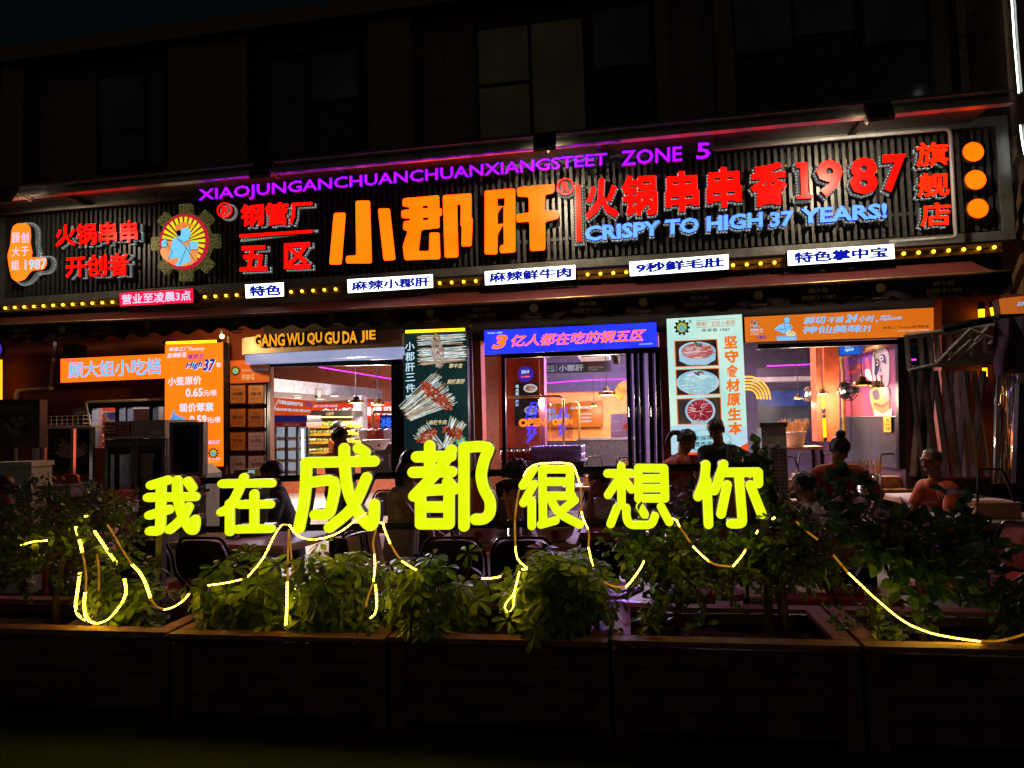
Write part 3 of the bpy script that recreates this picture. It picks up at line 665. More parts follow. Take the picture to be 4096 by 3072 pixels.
m = MB(); nA = 60; rn = random.Random(8); vs = []
for i in range(nA + 1):
    x = AX0 + (AX1 - AX0) * i / nA
    for j in range(5):
        v = j / 4; zt_, zb_ = railz(x) - .12, interp(bx, x); vs.append((x, 8.05 + (YV - 8.05) * v, zt_ + (zb_ - zt_) * v - .05 * math.sin(math.pi * v) * (1 + .5 * math.sin(x * 3.1))))
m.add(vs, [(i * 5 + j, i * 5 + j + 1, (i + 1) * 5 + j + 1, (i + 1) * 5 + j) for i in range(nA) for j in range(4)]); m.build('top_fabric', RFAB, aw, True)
m = MB(); vs = []; nV = 480; per = .292
for i in range(nV + 1):
    x = AX0 + (AX1 - AX0) * i / nV; zb_ = interp(sx, x) + .035 * abs(math.sin(math.pi * (x / per))) ** .8 * 0 + .028 * math.cos(2 * math.pi * x / per); zt_ = interp(bx, x)
    for j in range(5):
        v = j / 4; vs.append((x, YV - .012 * math.sin(x * 5.3) * v - .01 * math.sin(x * 17) * v * v, zt_ + (zb_ - zt_) * v))
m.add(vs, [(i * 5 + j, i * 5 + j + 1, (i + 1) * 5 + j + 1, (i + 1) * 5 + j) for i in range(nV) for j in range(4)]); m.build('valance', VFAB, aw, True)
m = MB(); m.tube([(x, YV - .012, interp(bx, x) + .005) for x in [AX0 + (AX1 - AX0) * i / 30 for i in range(31)]], .02, 8); m.build('front_bar', M('#a88a5a', .35, .7, .2), aw, True)
GOLD = M('#5e4e30', .6, .1, .3); x = AX1 - .62
while x > AX0 + .4:
    zt_, zb_ = interp(bx, x), interp(sx, x); h = zt_ - zb_
    def aq(xc, zc_, w_, h_): return [(xc - w_ / 2, zc_ + h_ / 2), (xc + w_ / 2, zc_ + h_ / 2), (xc + w_ / 2, zc_ - h_ / 2), (xc - w_ / 2, zc_ - h_ / 2)]
    mb = MB()
    for s, z_, w_ in (("顾大姐", zt_ - h * .36, .19), ("创建于1987", zt_ - h * .36 - .072, .33)):
        gv, gf = glyphs(s, .008); a0 = min(p[0] for p in gv); a1 = max(p[0] for p in gv); c0 = min(p[1] for p in gv); c1 = max(p[1] for p in gv)
        mb.add([(x - w_ / 2 + w_ * (p[0] - a0) / (a1 - a0), YV - .028, z_ - .024 + .05 * (p[1] - c0) / (c1 - c0)) for p in gv], gf)
    xg = x - .58; zg = interp(bx, xg) - h * .42; n = 20
    mb.add([(xg + (.04 if k % 2 else .054) * math.cos(2 * math.pi * k / n), YV - .028, zg + (.04 if k % 2 else .054) * math.sin(2 * math.pi * k / n)) for k in range(n)], [tuple(range(n))])
    mb.box((xg, YV - .026, zg - .1), (.16, .002, .02)); mb.box((xg, YV - .026, zg - .135), (.12, .002, .014))
    mb.build('print', GOLD, aw); x -= 1.165
# ================================================================== LIGHT BOXES ON THE SHOP FRONT
OB = E('#ff8c18', .95, '#fb8412', 2, hot=1.6); LB = E('#86ccff', .95); PW = E('#c8ecff', 1.0); NAVY = E('#2838c8', .6)
CREAM = E('#fff0b8', .9); YTUBE = E('#ffb40c', 4.)
def tube_lamp(label, pts, P, r=.018, col=None, power=0, lc='#ffb020'):
    t = thing('tube_light', label, 'tube light'); MB().ptube(pts, P, r, 8).build('tube', col or YTUBE, t)
    a, b = W(pts[0], P), W(pts[-1], P); d = (b - a).normalized(); MB().cap(a - d * .03, a, r * 1.25, r * 1.25, 8).build('end_cap', BLACK, t); MB().cap(b, b + d * .03, r * 1.25, r * 1.25, 8).build('end_cap', BLACK, t)
    return t
def T(t, k, s, q, P, ink, bold=.014, off=.006, shear=0): return text(s, K(k, *q), P, ink, t, off, 0, bold, shear)
# snack stall box
t = lightbox('light_box', 'wide orange light box with six pale blue characters above the snack window', 'light box', K(5, 525, 402, 1450, 357, 1450, 567, 525, 607), 8.42, .14, OB)
T(t, 5, "顾大姐小吃档", (590, 428, 1392, 392, 1392, 538, 590, 572), 8.42, LB, .03); T(t, 5, "串串香小郡肝", (570, 410, 650, 406, 650, 420, 570, 424), 8.42, NAVY, .01)
# tall orange price panel
P1 = 8.2
t = lightbox('light_box', 'tall orange light box listing skewer prices 0.65 and 0.59', 'light box', K(5, 1428, 280, 1928, 255, 1932, 1328, 1425, 1335), P1, .12, OB)
T(t, 5, "串串工厂Factory", (1462, 300, 1772, 290, 1768, 334, 1462, 342), P1, PW, .02, shear=.15); T(t, 5, "腔调新呈", (1445, 352, 1612, 342, 1612, 385, 1445, 395), P1, PW, .02, shear=.15)
T(t, 5, "爆脆至", (1618, 362, 1770, 352, 1766, 400, 1618, 410), P1, NAVY, .02, .008, .2); T(t, 5, "High", (1605, 430, 1755, 415, 1750, 490, 1605, 498), P1, NAVY, .03, .008, .3); T(t, 5, "37", (1755, 402, 1868, 398, 1865, 510, 1755, 505), P1, NAVY, .04, .008, .3)
m = MB(); text("High", K(5, 1605, 433, 1757, 418, 1753, 495, 1607, 503), P1, None, None, .005, 0, .07, .3, mb=m); text("37", K(5, 1753, 404, 1872, 398, 1869, 518, 1755, 512), P1, None, None, .005, 0, .08, .3, mb=m); m.build('lettering', PW, t)
T(t, 5, "年", (1868, 430, 1915, 428, 1915, 478, 1868, 480), P1, PW, .02)
T(t, 5, "小签原价", (1450, 560, 1745, 545, 1745, 622, 1450, 635), P1, PW, .028); T(t, 5, "0.65", (1605, 655, 1755, 650, 1755, 725, 1605, 732), P1, PW, .03); T(t, 5, "元/根", (1758, 670, 1875, 665, 1875, 718, 1758, 725), P1, PW, .02)
T(t, 5, "现价荤素", (1550, 785, 1848, 775, 1848, 855, 1550, 864), P1, PW, .028); T(t, 5, "0.59", (1640, 890, 1788, 885, 1788, 958, 1640, 966), P1, PW, .03); T(t, 5, "元/根", (1790, 903, 1908, 898, 1908, 950, 1790, 958), P1, PW, .02)
T(t, 5, "都在吃的钢五区", (1660, 1108, 1905, 1102, 1903, 1135, 1660, 1142), P1, LB, .02, shear=.2)
def mini_gear(t, k, c, r, P, off=.006, dark=None):
    (cx, cy), = K(k, *c); r = r * ZS; pts = []
    for j in range(10):
        a = j * 36
        for da, rr in ((-11, 1.), (-8, 1.28), (8, 1.28), (11, 1.)): pts.append((cx + r * rr * math.cos(math.radians(a + da)), cy - r * rr * math.sin(math.radians(a + da))))
    m = MB(); m.poly(pts, P, off); m.build('gear', dark or E('#2a2430', .3), t)
    MB().ell((cx, cy), r * .8, r * .8, P, off + .002, 0, 20).build('disc', E('#e8d020', .8, '#48b060', 20), t)
    MB().poly(rounded([(cx - r * .5, cy + r * .6), (cx - r * .1, cy - r * .4), (cx + r * .3, cy - r * .3), (cx + r * .55, cy + r * .5)], r * .2), P, off + .004).build('torso', E('#6ac0e8', .8), t)
mini_gear(t, 5, (1846, 1215), 38, P1); T(t, 5, "钢管厂五区小郡肝", (1785, 1258, 1908, 1254, 1908, 1272, 1785, 1276), P1, PW, .01); T(t, 5, "串串香1987", (1798, 1282, 1895, 1279, 1895, 1294, 1798, 1297), P1, E('#e8e060', .8), .01)
m = MB(); L = E('#5aa8f0', .8, '#9cd8ff', 6)      # pale blue drawing of a worker at the lower left
m.poly(rounded(K(5, 1470, 930, 1490, 880, 1530, 880, 1560, 900, 1600, 905, 1605, 925, 1560, 940, 1462, 946), 5), P1, .006); m.poly(rounded(K(5, 1430, 1010, 1462, 960, 1464, 1330, 1426, 1332, 1427, 1100), 3), P1, .006)
m.ell(K(5, 1503, 862)[0], 7, 9, P1, .008, 0, 14); m.build('drawing', L, t)
tube_lamp('yellow tube light on top of the tall orange price panel', K(5, 1432, 264, 1885, 248), 8.15)
t = thing('awning_bulb', 'small bare yellow bulb under the awning at the corner of the tall orange price panel', 'bulb'); p = W(K(5, 1918, 206)[0], 7.72); MB().ball(p, .028).build('bulb', E('#ffd87a', 12), t, True); m = MB(); m.cap(p + V((0, 0, .03)), p + V((0, 0, .08)), .02, .02, 8); m.tube([p + V((0, 0, .08)), p + V((.05, .2, .3))], .006, 5); m.build('socket', BLACK, t); lamp('POINT', p - V((0, .06, .03)), '#ffc880', 25, t, .04)
# doorway canopy with orange letters
DC = 8.1
t = thing('door_canopy', 'rounded taupe canopy over the left doorway with orange capital letters and a white lit lip', 'canopy')
fx0, fx1 = W(K(6, -75, 300)[0], DC).x - .2, W(K(6, 1262, 300)[0], DC).x
ztc, zmc, zbc = W(K(6, 600, 178)[0], DC).z, W(K(6, 600, 325)[0], DC).z, W(K(6, 600, 395)[0], DC).z
def pill(z0, z1, d, mat, name, off=0):
    m = MB(); a = []; n = 10
    for k in range(n + 1): th = math.pi / 2 * k / n; a.append((fx0 + off + .22 - .22 * math.sin(math.pi / 2 - th + 0) if False else fx0 + off + .22 * (1 - math.sin(th)), DC + off + .3 * (1 - math.cos(th)) * 1.0))
    a = [(fx0 + off + .25 * (1 - math.sin(math.pi / 2 * k / n)), DC + off + .3 * (1 - math.cos(math.pi / 2 * k / n)) ) for k in range(n + 1)]
    a = [(fx0 + off, DC + .5)] + [(fx0 + off + .25 - .25 * math.cos(math.pi / 2 * k / n), DC + off + .3 - .3 * math.sin(math.pi / 2 * k / n)) for k in range(n + 1)] + [(fx1, DC + off), (fx1, DC + .5)]
    return m.hexa([V((x, y, z0)) for x, y in a], [V((x, y, z1)) for x, y in a]).build(name, mat, t)
pill(zmc, ztc, 0, M('#b4a694', .5, 0, .12), 'fascia'); pill(zbc, zmc - .002, 0, E('#bcc4ec', .72, '#a4acdc', 2), 'lit_lip', .03)
t = thing('orange_letter_row', 'orange lit capital letters along the canopy over the left doorway', 'sign lettering')
q = K(6, 6, 196, 1050, 158, 1052, 263, 6, 305)
for s, u0, u1 in (("GANG", 0, .255), ("WU", .27, .413), ("QU", .438, .56), ("GU", .582, .704), ("DA", .727, .848), ("JIE", .876, 1.)):
    def qq(u): return bil(q, u, 1), bil(q, u, 0)
    (a, d), (b, c) = qq(u0), qq(u1); wq = [a, b, c, d]
    for ch, gv, gf in letters(s, wq, DC, .03):
        led_letter(t, gv, gf, lambda p, off: W(bil(wq, p[0], p[1]), DC, .07 + off) if off >= 0 else W(bil(wq, p[0], p[1]), DC, .07) + V((0, -off, 0)), DC, E('#ffa51c', 1.0), None, .05, .06, False)
# skewer panel
t = lightbox('light_box', 'dark tall light box picturing bundles of meat skewers', 'light box', K(6, 1268, 180, 1822, 150, 1838, 1270, 1283, 1280), P1, .12, E('#0e2022', 1.0, '#17302e', 2))
for i, ch in enumerate("小郡肝三件宝"):
    y = 258 + i * 90; x = 1288 + i * 1.5; text(ch, K(6, x, y, x + 82, y - 5, x + 84, y + 68 if ch != '三' else y + 62, x + 2, y + 74 if ch != '三' else y + 68), P1, PW, t, .006, 0, .012)
rs = random.Random(4)
def bundle(base, tip, n, spread0, spread1, wpx, name='skewers'):
    """n bamboo sticks from base to tip, both ends fanned out sideways"""
    m = [MB(), MB()]; dx, dy = tip[0] - base[0], tip[1] - base[1]; L = math.hypot(dx, dy); nx, ny = -dy / L, dx / L
    for i in range(n):
        s = rs.uniform(-1, 1); e = rs.uniform(.9, 1.03); s2 = s * .8 + rs.uniform(-.2, .2)
        a = (base[0] + nx * spread0 * s + dx * rs.uniform(-.02, .1), base[1] + ny * spread0 * s + dy * rs.uniform(-.02, .1)); b = (base[0] + dx * e + nx * spread1 * s2, base[1] + dy * e + ny * spread1 * s2)
        m[i % 2].line(K(6, *a, *b), wpx * ZS, P1, .005 + .0012 * (i % 5))
    m[0].build(name, E('#e0f6ff', 1.05, '#c4d8d4', 14), t); m[1].build(name, E('#d8b078', .75, '#8a6a4a', 10), t)
def meat(c, rx, ry, ang, n, cols, name='meat'):
    m = [MB(), MB()]
    for i in range(n):
        a = rs.uniform(0, 6.28); r = math.sqrt(rs.random()); u, v = rx * r * math.cos(a), ry * r * math.sin(a); ca, sa_ = math.cos(ang), math.sin(ang)
        x, y = c[0] + u * ca - v * sa_, c[1] + u * sa_ + v * ca; s = rs.uniform(7, 16)
        pts = [(x + s * rs.uniform(.6, 1.2) * math.cos(k * 1.05), y + s * rs.uniform(.6, 1.2) * math.sin(k * 1.05)) for k in range(6)]
        m[i % 2].poly(K(6, *[q_ for p in pts for q_ in p]), P1, .013 + .0007 * (i % 9))
    m[0].build(name, cols[0], t); m[1].build(name, cols[1], t)
MEAT = (E('#b8422e', .8, '#6c1c14', 9), E('#d07050', .75, '#8a2c1c', 12)); PALEM = (E('#d8c8b8', .8, '#8a5a3a', 9), E('#b8b8b4', .75, '#a0622e', 12))
bundle((1820, 300), (1400, 330), 74, 118, 140, 4.2); meat((1575, 335), 52, 150, -.1, 150, PALEM)
bundle((1282, 885), (1650, 640), 84, 72, 175, 4); meat((1560, 720), 175, 52, .72, 190, MEAT)
bundle((1600, 1180), (1410, 1010), 42, 28, 110, 3.6); bundle((1630, 1180), (1755, 930), 42, 28, 95, 3.6); meat((1480, 1065), 98, 42, -.55, 100, MEAT); meat((1705, 1035), 98, 46, .35, 100, MEAT)
LG = E('#f4dca0', .85)
T(t, 6, "掌中宝", (1670, 442, 1790, 440, 1788, 480, 1670, 482), P1, LG, .02, .022, .2); T(t, 6, "麻辣郡肝", (1655, 578, 1812, 574, 1810, 616, 1655, 622), P1, LG, .02, .022, .2); T(t, 6, "麻辣牛肉", (1495, 930, 1655, 926, 1653, 968, 1495, 972), P1, LG, .02, .022, .2)
mini_gear(t, 6, (1770, 1110), 40, P1, .01, E('#58b080', .7)); m = MB(); m.line(K(6, 1266, 180, 1824, 150), 4, P1, .008); m.line(K(6, 1284, 1278, 1838, 1268), 4, P1, .008); m.build('edge', E('#ff7a1c', .8), t)
tube_lamp('yellow tube light on top of the dark skewer panel', K(6, 1285, 166, 1815, 146), 8.12)
# blue slogan box
P2 = 8.35
t = lightbox('light_box', 'wide blue light box with slanted orange characters over the middle opening', 'light box', [(1937, 1323), (2624, 1290), (2627, 1387), (1938, 1418)], P2, .14, E('#3248f8', .9, '#2a3cf4', 2, hot=2.5))
T(t, 7, "3", (-170, 197, -35, 190, -42, 312, -176, 318), P2, OB, .06, .006, .25)
T(t, 7, "亿人都在吃的钢五区", (-5, 195, 1160, 140, 1150, 248, -10, 300), P2, OB, .03, .006, .2); T(t, 7, "串串香 小郡肝", (-210, 172, -80, 166, -80, 182, -210, 188), P2, PW, .012); T(t, 7, "100000000", (1100, 268, 1215, 262, 1215, 276, 1100, 282), P2, PW, .0)
# pale green dish panel
t = lightbox('light_box', 'tall pale green light box with three framed dish pictures and orange characters', 'light box', K(7, 1335, 55, 1985, 15, 2040, 1225, 1378, 1230), P1, .12, E('#d0f2e2', 1.0, '#b0e4dc', 1.2))
m = MB(); m.poly(K(7, 1370, 985, 1500, 960, 2030, 985, 2038, 1225, 1378, 1230), P1, .0045); m.build('print', E('#bfe4f4', .9), t)
mini_gear(t, 7, (1468, 130), 54, P1); T(t, 7, "R", (1533, 68, 1548, 67, 1548, 84, 1533, 85), P1, DARK, .02)
m = MB(); lp = ring(*K(7, 1541, 76)[0], 6, 6, 1.2, 16); gv, gf = fill2d(lp); lattice(m, gv, gf, lambda p: W(p, P1, .006), 0, P1); m.line(K(7, 1590, 70, 1928, 52), 1, P1, .006); m.line(K(7, 1592, 132, 1930, 114), 1, P1, .006); m.build('print', E('#2a2a2a', .3), t)
T(t, 7, "钢管厂五区小郡肝", (1590, 82, 1928, 66, 1930, 106, 1592, 124), P1, E('#e87828', .8), .008); T(t, 7, "串串香 1987", (1640, 140, 1880, 130, 1882, 162, 1642, 170), P1, E('#303034', .4), .006)
OIN = E('#ff7a14', .9)
for i, ch in enumerate("坚守食材原生本"):
    y = 205 + i * 124; x = 1830 + i * 6; text(ch, K(7, x, y, x + 120, y - 6, x + 122, y + 104, x + 2, y + 110), P1, OIN, t, .006, 0, .045)
def dish(q, plate, food, kind, cap, capq, bgc):
    m = MB(); m.poly(K(7, *q), P1, .006); m.build('picture_frame', OIN, t)
    cx, cy = sum(q[0::2]) / 4, sum(q[1::2]) / 4; qi = [c + (cx - c) * .045 if i % 2 == 0 else c + (cy - c) * .06 for i, c in enumerate(q)]
    MB().poly(K(7, *qi), P1, .008).build('picture', bgc, t)
    (px_, py_, rx, ry) = plate; c = K(7, px_, py_)[0]
    if kind == 'bowl': MB().poly(K(7, *[v for a in range(181) for v in ()] or [px_ - rx, py_, px_ - rx * .95, py_ + ry * 1.05, px_ - rx * .5, py_ + ry * 1.45, px_ + rx * .5, py_ + ry * 1.45, px_ + rx * .98, py_ + ry * .9, px_ + rx, py_]), P1, .010).build('bowl', E('#8cc8ec', .85, '#b8e0f4', 4), t)
    MB().ell(c, rx * ZS, ry * ZS, P1, .012, 0, 36).build('plate', E('#8cc4e8', .85, '#c0e4f4', 4), t)
    MB().ell(c, rx * .86 * ZS, ry * .84 * ZS, P1, .014, 0, 36).build('food', food[0], t)
    mm = [MB(), MB()]
    for i in range(44):
        a = rs.uniform(0, 6.28); r = math.sqrt(rs.random()) * .76; x, y = px_ + rx * r * math.cos(a), py_ + ry * r * math.sin(a); b = rs.uniform(-.5, .5) + (a if kind == 'meat' else 0); l = rs.uniform(15, 42)
        mm[i % 2].line(K(7, x - l * math.cos(b), y - l * .5 * math.sin(b), x, y + rs.uniform(-4, 4), x + l * math.cos(b), y + l * .5 * math.sin(b)), rs.uniform(5, 11) * ZS, P1, .016 + .0006 * (i % 7))
    mm[0].build('food', food[1], t); mm[1].build('food', food[2], t)
    if kind != 'meat':
        g = MB(); 
        for i in range(9): x, y = px_ + rs.uniform(-25, 45), py_ - ry * .75 + rs.uniform(-14, 18); g.ell(K(7, x, y)[0], 5, 4, P1, .023 + .0004 * i, 0, 8)
        g.build('garnish', E('#3a8a3a', .6, '#8a4a80', 30), t)
    text(cap, K(7, *capq), P1, E('#303450', .5), t, .026, 0, .05); text(cap, K(7, *capq), P1, PW, t, .028, 0, .012)
dish((1400, 245, 1772, 228, 1790, 460, 1410, 474), (1600, 335, 160, 82), (E('#e0a8b0', .8, '#b05a60', 8), E('#e8c8c8', .85), E('#d86858', .8)), 'bowl', "鲜鸭肠", (1542, 435, 1652, 430, 1652, 456, 1542, 460), E('#2a1c1c', .6, '#4a3a34', 4))
dish((1410, 492, 1790, 478, 1802, 706, 1420, 720), (1605, 605, 185, 105), (E('#b8e0e8', .85, '#8ac4d8', 8), E('#d8f0f0', .9), E('#a8d8e4', .85)), 'plate', "现切千层肚", (1518, 682, 1700, 676, 1700, 704, 1518, 710), E('#241c1c', .6, '#4a3430', 4))
dish((1420, 745, 1805, 728, 1815, 965, 1430, 970), (1625, 850, 130, 115), (E('#b03040', .8, '#801c28', 8), E('#c84a58', .8), E('#e8b8b8', .8)), 'meat', "现切吊龙", (1545, 932, 1692, 928, 1692, 962, 1545, 966), E('#3a3438', .6, '#5a4a40', 4))
c = K(7, 1690, 1105)[0]; MB().ell(c, 108 * ZS * 1.9, 95 * ZS, P1, .006, 0, 44).build('seal', E('#8ab8a0', .8), t); MB().ell(c, 104 * ZS * 1.9, 90 * ZS, P1, .008, 0, 44).build('seal', E('#bfe8f0', .95, '#a0dcec', 3), t)
T(t, 7, "品质保障", (1520, 1072, 1730, 1058, 1732, 1100, 1522, 1112), P1, E('#222426', .3), .01, .011); T(t, 7, "遗传承本", (1570, 1118, 1785, 1108, 1787, 1150, 1572, 1160), P1, E('#222426', .3), .01, .011); T(t, 7, "CHUAN CHUAN", (1560, 1178, 1690, 1180, 1690, 1196, 1560, 1194), P1, E('#3a6a64', .5), .0, .011)
m = MB(); m.poly(K(7, 1480, 1200, 1560, 1208, 1700, 1196, 1850, 1205, 1990, 1150, 2038, 1120, 2040, 1225, 1500, 1230), P1, .010); m.build('print', E('#ff5a20', .9), t)
# right orange box
P3 = 8.35
t = lightbox('light_box', 'orange light box with two lines of pale blue characters and a drawn cook, at right', 'light box', [(2977, 1269), (3752, 1230), (3757, 1343), (2981, 1369)], P3, .14, E('#f48022', .82, '#ec7418', 2))
T(t, 8, "鲜切", (310, 325, 505, 312, 500, 382, 306, 390), P3, LB, .03, .006, .15); T(t, 8, "不超", (515, 325, 655, 318, 652, 370, 512, 376), P3, LB, .025, .006, .15); T(t, 8, "24", (668, 302, 775, 298, 772, 366, 664, 372), P3, LB, .05, .006, .25); T(t, 8, "小时", (782, 315, 920, 308, 916, 364, 778, 370), P3, LB, .025, .006, .15); T(t, 8, ",", (932, 350, 946, 350, 946, 372, 930, 372), P3, LB, .02)
T(t, 8, "神仙美味?!", (298, 402, 890, 385, 888, 455, 296, 470), P3, LB, .025, .006, .1); T(t, 8, "High33年", (962, 330, 1160, 318, 1158, 350, 960, 360), P3, LB, .04, .006, .25)
T(t, 8, "爆脆至", (970, 312, 1062, 308, 1062, 326, 970, 330), P3, LB, .02, .006, .2); T(t, 8, "串串工厂Factory/腔调新呈", (995, 408, 1388, 392, 1388, 420, 995, 432), P3, E('#2a2018', .3), .012); T(t, 8, "全国门店800+  年销售签破21亿  33年累计销售签", (1118, 440, 1390, 430, 1390, 440, 1118, 450), P3, PW, .0)
T(t, 7, "串串香1987", (2060, 142, 2172, 138, 2172, 156, 2060, 160), P3, PW, .01); T(t, 7, "CRISPY TO HIGH", (2062, 166, 2168, 162, 2168, 174, 2062, 178), P3, PW, 0); T(t, 7, "小郡肝", (2108, 202, 2196, 198, 2196, 228, 2108, 232), P3, NAVY, .02); T(t, 7, "33 YEARS!", (2062, 185, 2130, 182, 2130, 193, 2062, 196), P3, PW, 0)
m = MB(); lp = ring(*K(7, 2098, 105)[0], 19, 18, 3, 20); gv, gf = fill2d(lp); lattice(m, gv, gf, lambda p: W(p, P3, .006), 0, P3); m.ell(K(7, 2098, 105)[0], 9, 11, P3, .008, 0, 16); m.build('drawing', E('#c8e0f0', .7, '#3a3040', 20), t)
m = MB(); m.poly(rounded(K(8, 52, 430, 90, 395, 140, 378, 195, 385, 215, 420, 180, 450, 140, 470, 100, 452), 4), P3, .006); m.ell(K(8, 163, 350)[0], 13, 14, P3, .006, 0, 18); m.poly(K(8, 70, 490, 250, 485, 240, 525, 80, 528), P3, .006); m.build('drawing', LB, t)
m = MB(); m.ell(K(8, 195, 470)[0], 20, 12, P3, .009, 0, 18); m.build('drawing', E('#f0e0b0', .9), t)
INK = E('#1a3a70', .4); m = MB()
for pl in ((100, 440, 150, 425, 210, 400), (75, 430, 130, 430), (140, 380, 150, 470), (185, 385, 200, 430), (70, 498, 250, 492), (170, 470, 200, 455, 215, 475)): m.line(K(8, *pl), 1.4, P3, .011)
lp = ring(*K(8, 163, 350)[0], 13, 14, 1.4, 18); gv, gf = fill2d(lp); lattice(m, gv, gf, lambda p: W(p, P3, .009), 0, P3); m.build('drawing', INK, t)
# ------------------------------------------------------------------ certificates wall
CW = 8.45
t = lightbox('honour_sign', 'orange header board with a gear emblem and white characters above the certificates', 'sign board', K(5, 1980, 418, 2330, 400, 2330, 600, 1980, 615), CW, .03, M('#d8702c', .5, 0, .1))
mini_gear(t, 5, (2037, 505), 34, CW, .006, M('#201818', .5)); WP = M('#e8e4dc', .5, 0, .05)
T(t, 5, "钢五区小郡肝串串香", (2088, 490, 2320, 478, 2320, 502, 2088, 512), CW, WP, .008); T(t, 5, "荣誉墙", (2088, 535, 2200, 530, 2200, 580, 2088, 585), CW, WP, .012)
for r_, (y, h) in enumerate(((625, 170), (828, 170), (1030, 170), (1232, 168))):
    for c_, x in enumerate((1988, 2146)):
        g = [('#b4713c', 'tan'), ('#c08a58', 'tan'), ('#b86c34', 'gold'), ('#b0703c', 'gold'), ('#c07838', 'orange'), ('#b8a0c8', 'lilac'), ('#b0a0b8', 'lilac'), ('#b8a4c4', 'lilac')][r_ * 2 + c_]
        t = thing('framed_certificate', f"{g[1]} framed certificate, {['top', 'second', 'third', 'bottom'][r_]} in the {['left', 'right'][c_]} column under the honour board", 'certificate', 'framed certificates by the left door')
        q = K(5, x, y, x + 148, y - 4, x + 148, y + h - 4, x, y + h)
        MB().poly(q, CW, .02, .03).build('frame', M('#4a2420', .4), t); cx = sum(p[0] for p in q) / 4; cy = sum(p[1] for p in q) / 4
        MB().poly([(p[0] + (cx - p[0]) * .12, p[1] + (cy - p[1]) * .1) for p in q], CW, .023).build('paper', M(g[0], .5, 0, .12, 10), t)
        ink = M('#3a1c18' if r_ < 2 else '#8a2430', .6); s = [["50强", "中国十佳"], ["成都十大必吃", "中华美食"], ["口碑人气商家", "2021年度"], ["红榜单", "2022年度"]][r_][c_]
        T(t, 5, s, (x + 30, y + 62, x + 118, y + 60, x + 118, y + 92, x + 30, y + 94), CW, ink, .02, .026); T(t, 5, "荣誉证书", (x + 45, y + 35, x + 102, y + 34, x + 102, y + 46, x + 45, y + 48), CW, ink, 0, .026); T(t, 5, "钢管厂五区小郡肝", (x + 28, y + 112, x + 120, y + 110, x + 120, y + 122, x + 28, y + 124), CW, ink, 0, .026)
# ------------------------------------------------------------------ left wall: pipes, speaker, neon, posters
t = thing('conduit_pipe', 'white conduit pipe bent down the orange wall left of the snack window', 'pipe'); MB().ptube(K(5, 478, 250, 440, 650) + smooth(K(5, 430, 652, 200, 668, 150, 680, 138, 720), 3) + K(5, 138, 1330), 8.55, .022, 8).build('pipe', WHITEP, t, True); m = MB(); m.ball(W(K(5, 440, 650)[0], 8.53), .04); m.build('joint_box', WHITEP, t)
t = thing('conduit_pipe', 'white conduit pipe arching over the snack window', 'pipe'); MB().ptube(K(5, 1420, 748) + smooth(K(5, 800, 772, 755, 775, 745, 800), 3) + K(5, 790, 1040), 8.4, .018, 8).build('pipe', WHITEP, t, True)
t = thing('conduit_pipe', 'straight white conduit pipe between the price panel and the certificates', 'pipe'); MB().ptube(K(5, 1972, 205, 1960, 1400), 8.5, .016, 8).build('pipe', WHITEP, t, True)
t = thing('conduit_pipe', 'thin white conduit pipe on the orange pillar right of the skewer panel', 'pipe'); MB().ptube(K(6, 1855, 110, 1890, 1340), 8.5, .014, 8).build('pipe', WHITEP, t, True)
t = thing('wall_speaker', 'small black speaker on the wall above the wide orange snack box', 'speaker'); MB().poly(K(5, 545, 278, 662, 272, 662, 380, 545, 386), 8.4, 0, .18).build('housing', BLACK, t); MB().poly(K(5, 555, 290, 652, 285, 652, 370, 555, 376), 8.4, .003).build('grille', DARK, t)
tube_lamp('vertical yellow tube light at the left edge of the photo', K(5, 4, 400, 4, 765), 8.4, .022, E('#ff9c14', 2.2))
t = lightbox('round_sign', 'purple round sign cut off at the left edge under the awning', 'sign', [(p[0], p[1]) for p in [(-45 + 54 * math.cos(a), 1397 + 40 * math.sin(a)) for a in [i * 6.283 / 28 for i in range(28)]]], 8.2, .06, E('#5a30c8', .7))
# snack window
t = thing('stall_window', 'dark framed sliding snack window behind the upright fridge', 'window')
wq = K(5, 760, 785, 1420, 770, 1420, 1160, 760, 1165); m = MB()
for a in ((760, 785, 1420, 770, 1420, 812, 760, 826), (760, 826, 795, 825, 795, 1166, 760, 1166), (995, 820, 1030, 819, 1030, 1166, 995, 1166), (1290, 814, 1320, 813, 1320, 1166, 1290, 1166), (1085, 817, 1100, 817, 1100, 1166, 1085, 1166)): m.poly(K(5, *a), 8.5, 0, .12)
m.build('frame', BLACK, t); MB().poly(wq, 8.57, 0).build('pane', GLASS(), t)
def pic(name, label, cat, k, q, P, mat, th=.03, group=None):
    t = thing(name, label, cat, group); MB().poly(K(k, *q), P, 0, th).build('panel', mat, t); return t
t = pic('lit_menu', 'lit red and orange menu seen through the snack window', 'menu', 5, (795, 820, 1000, 812, 1000, 850, 795, 855), 10.5, E('#f04818', .8, '#c02a10', 4)); m = MB(); m.poly(K(5, 1025, 838, 1062, 836, 1062, 930, 1025, 932), 10.5); m.build('side_panel', E('#b8c8d8', .7), t)
t = pic('lit_column', 'glowing pinkish column seen through the snack window', 'light', 5, (862, 855, 880, 854, 880, 1165, 862, 1165), 10.2, E('#ff7a4a', .9)); t2 = thing('neon_disc', 'magenta neon disc glowing inside the snack window', 'neon sign'); MB().ell(K(5, 832, 920)[0], 28, 34, 10.6, 0, .02, 28).build('panel', E('#d010a0', .75, '#8a1070', 6), t2)
t = thing('hanging_packets', 'strings of red and orange packets hanging inside the snack window', 'packets'); m = [MB(), MB()]; rn = random.Random(2)
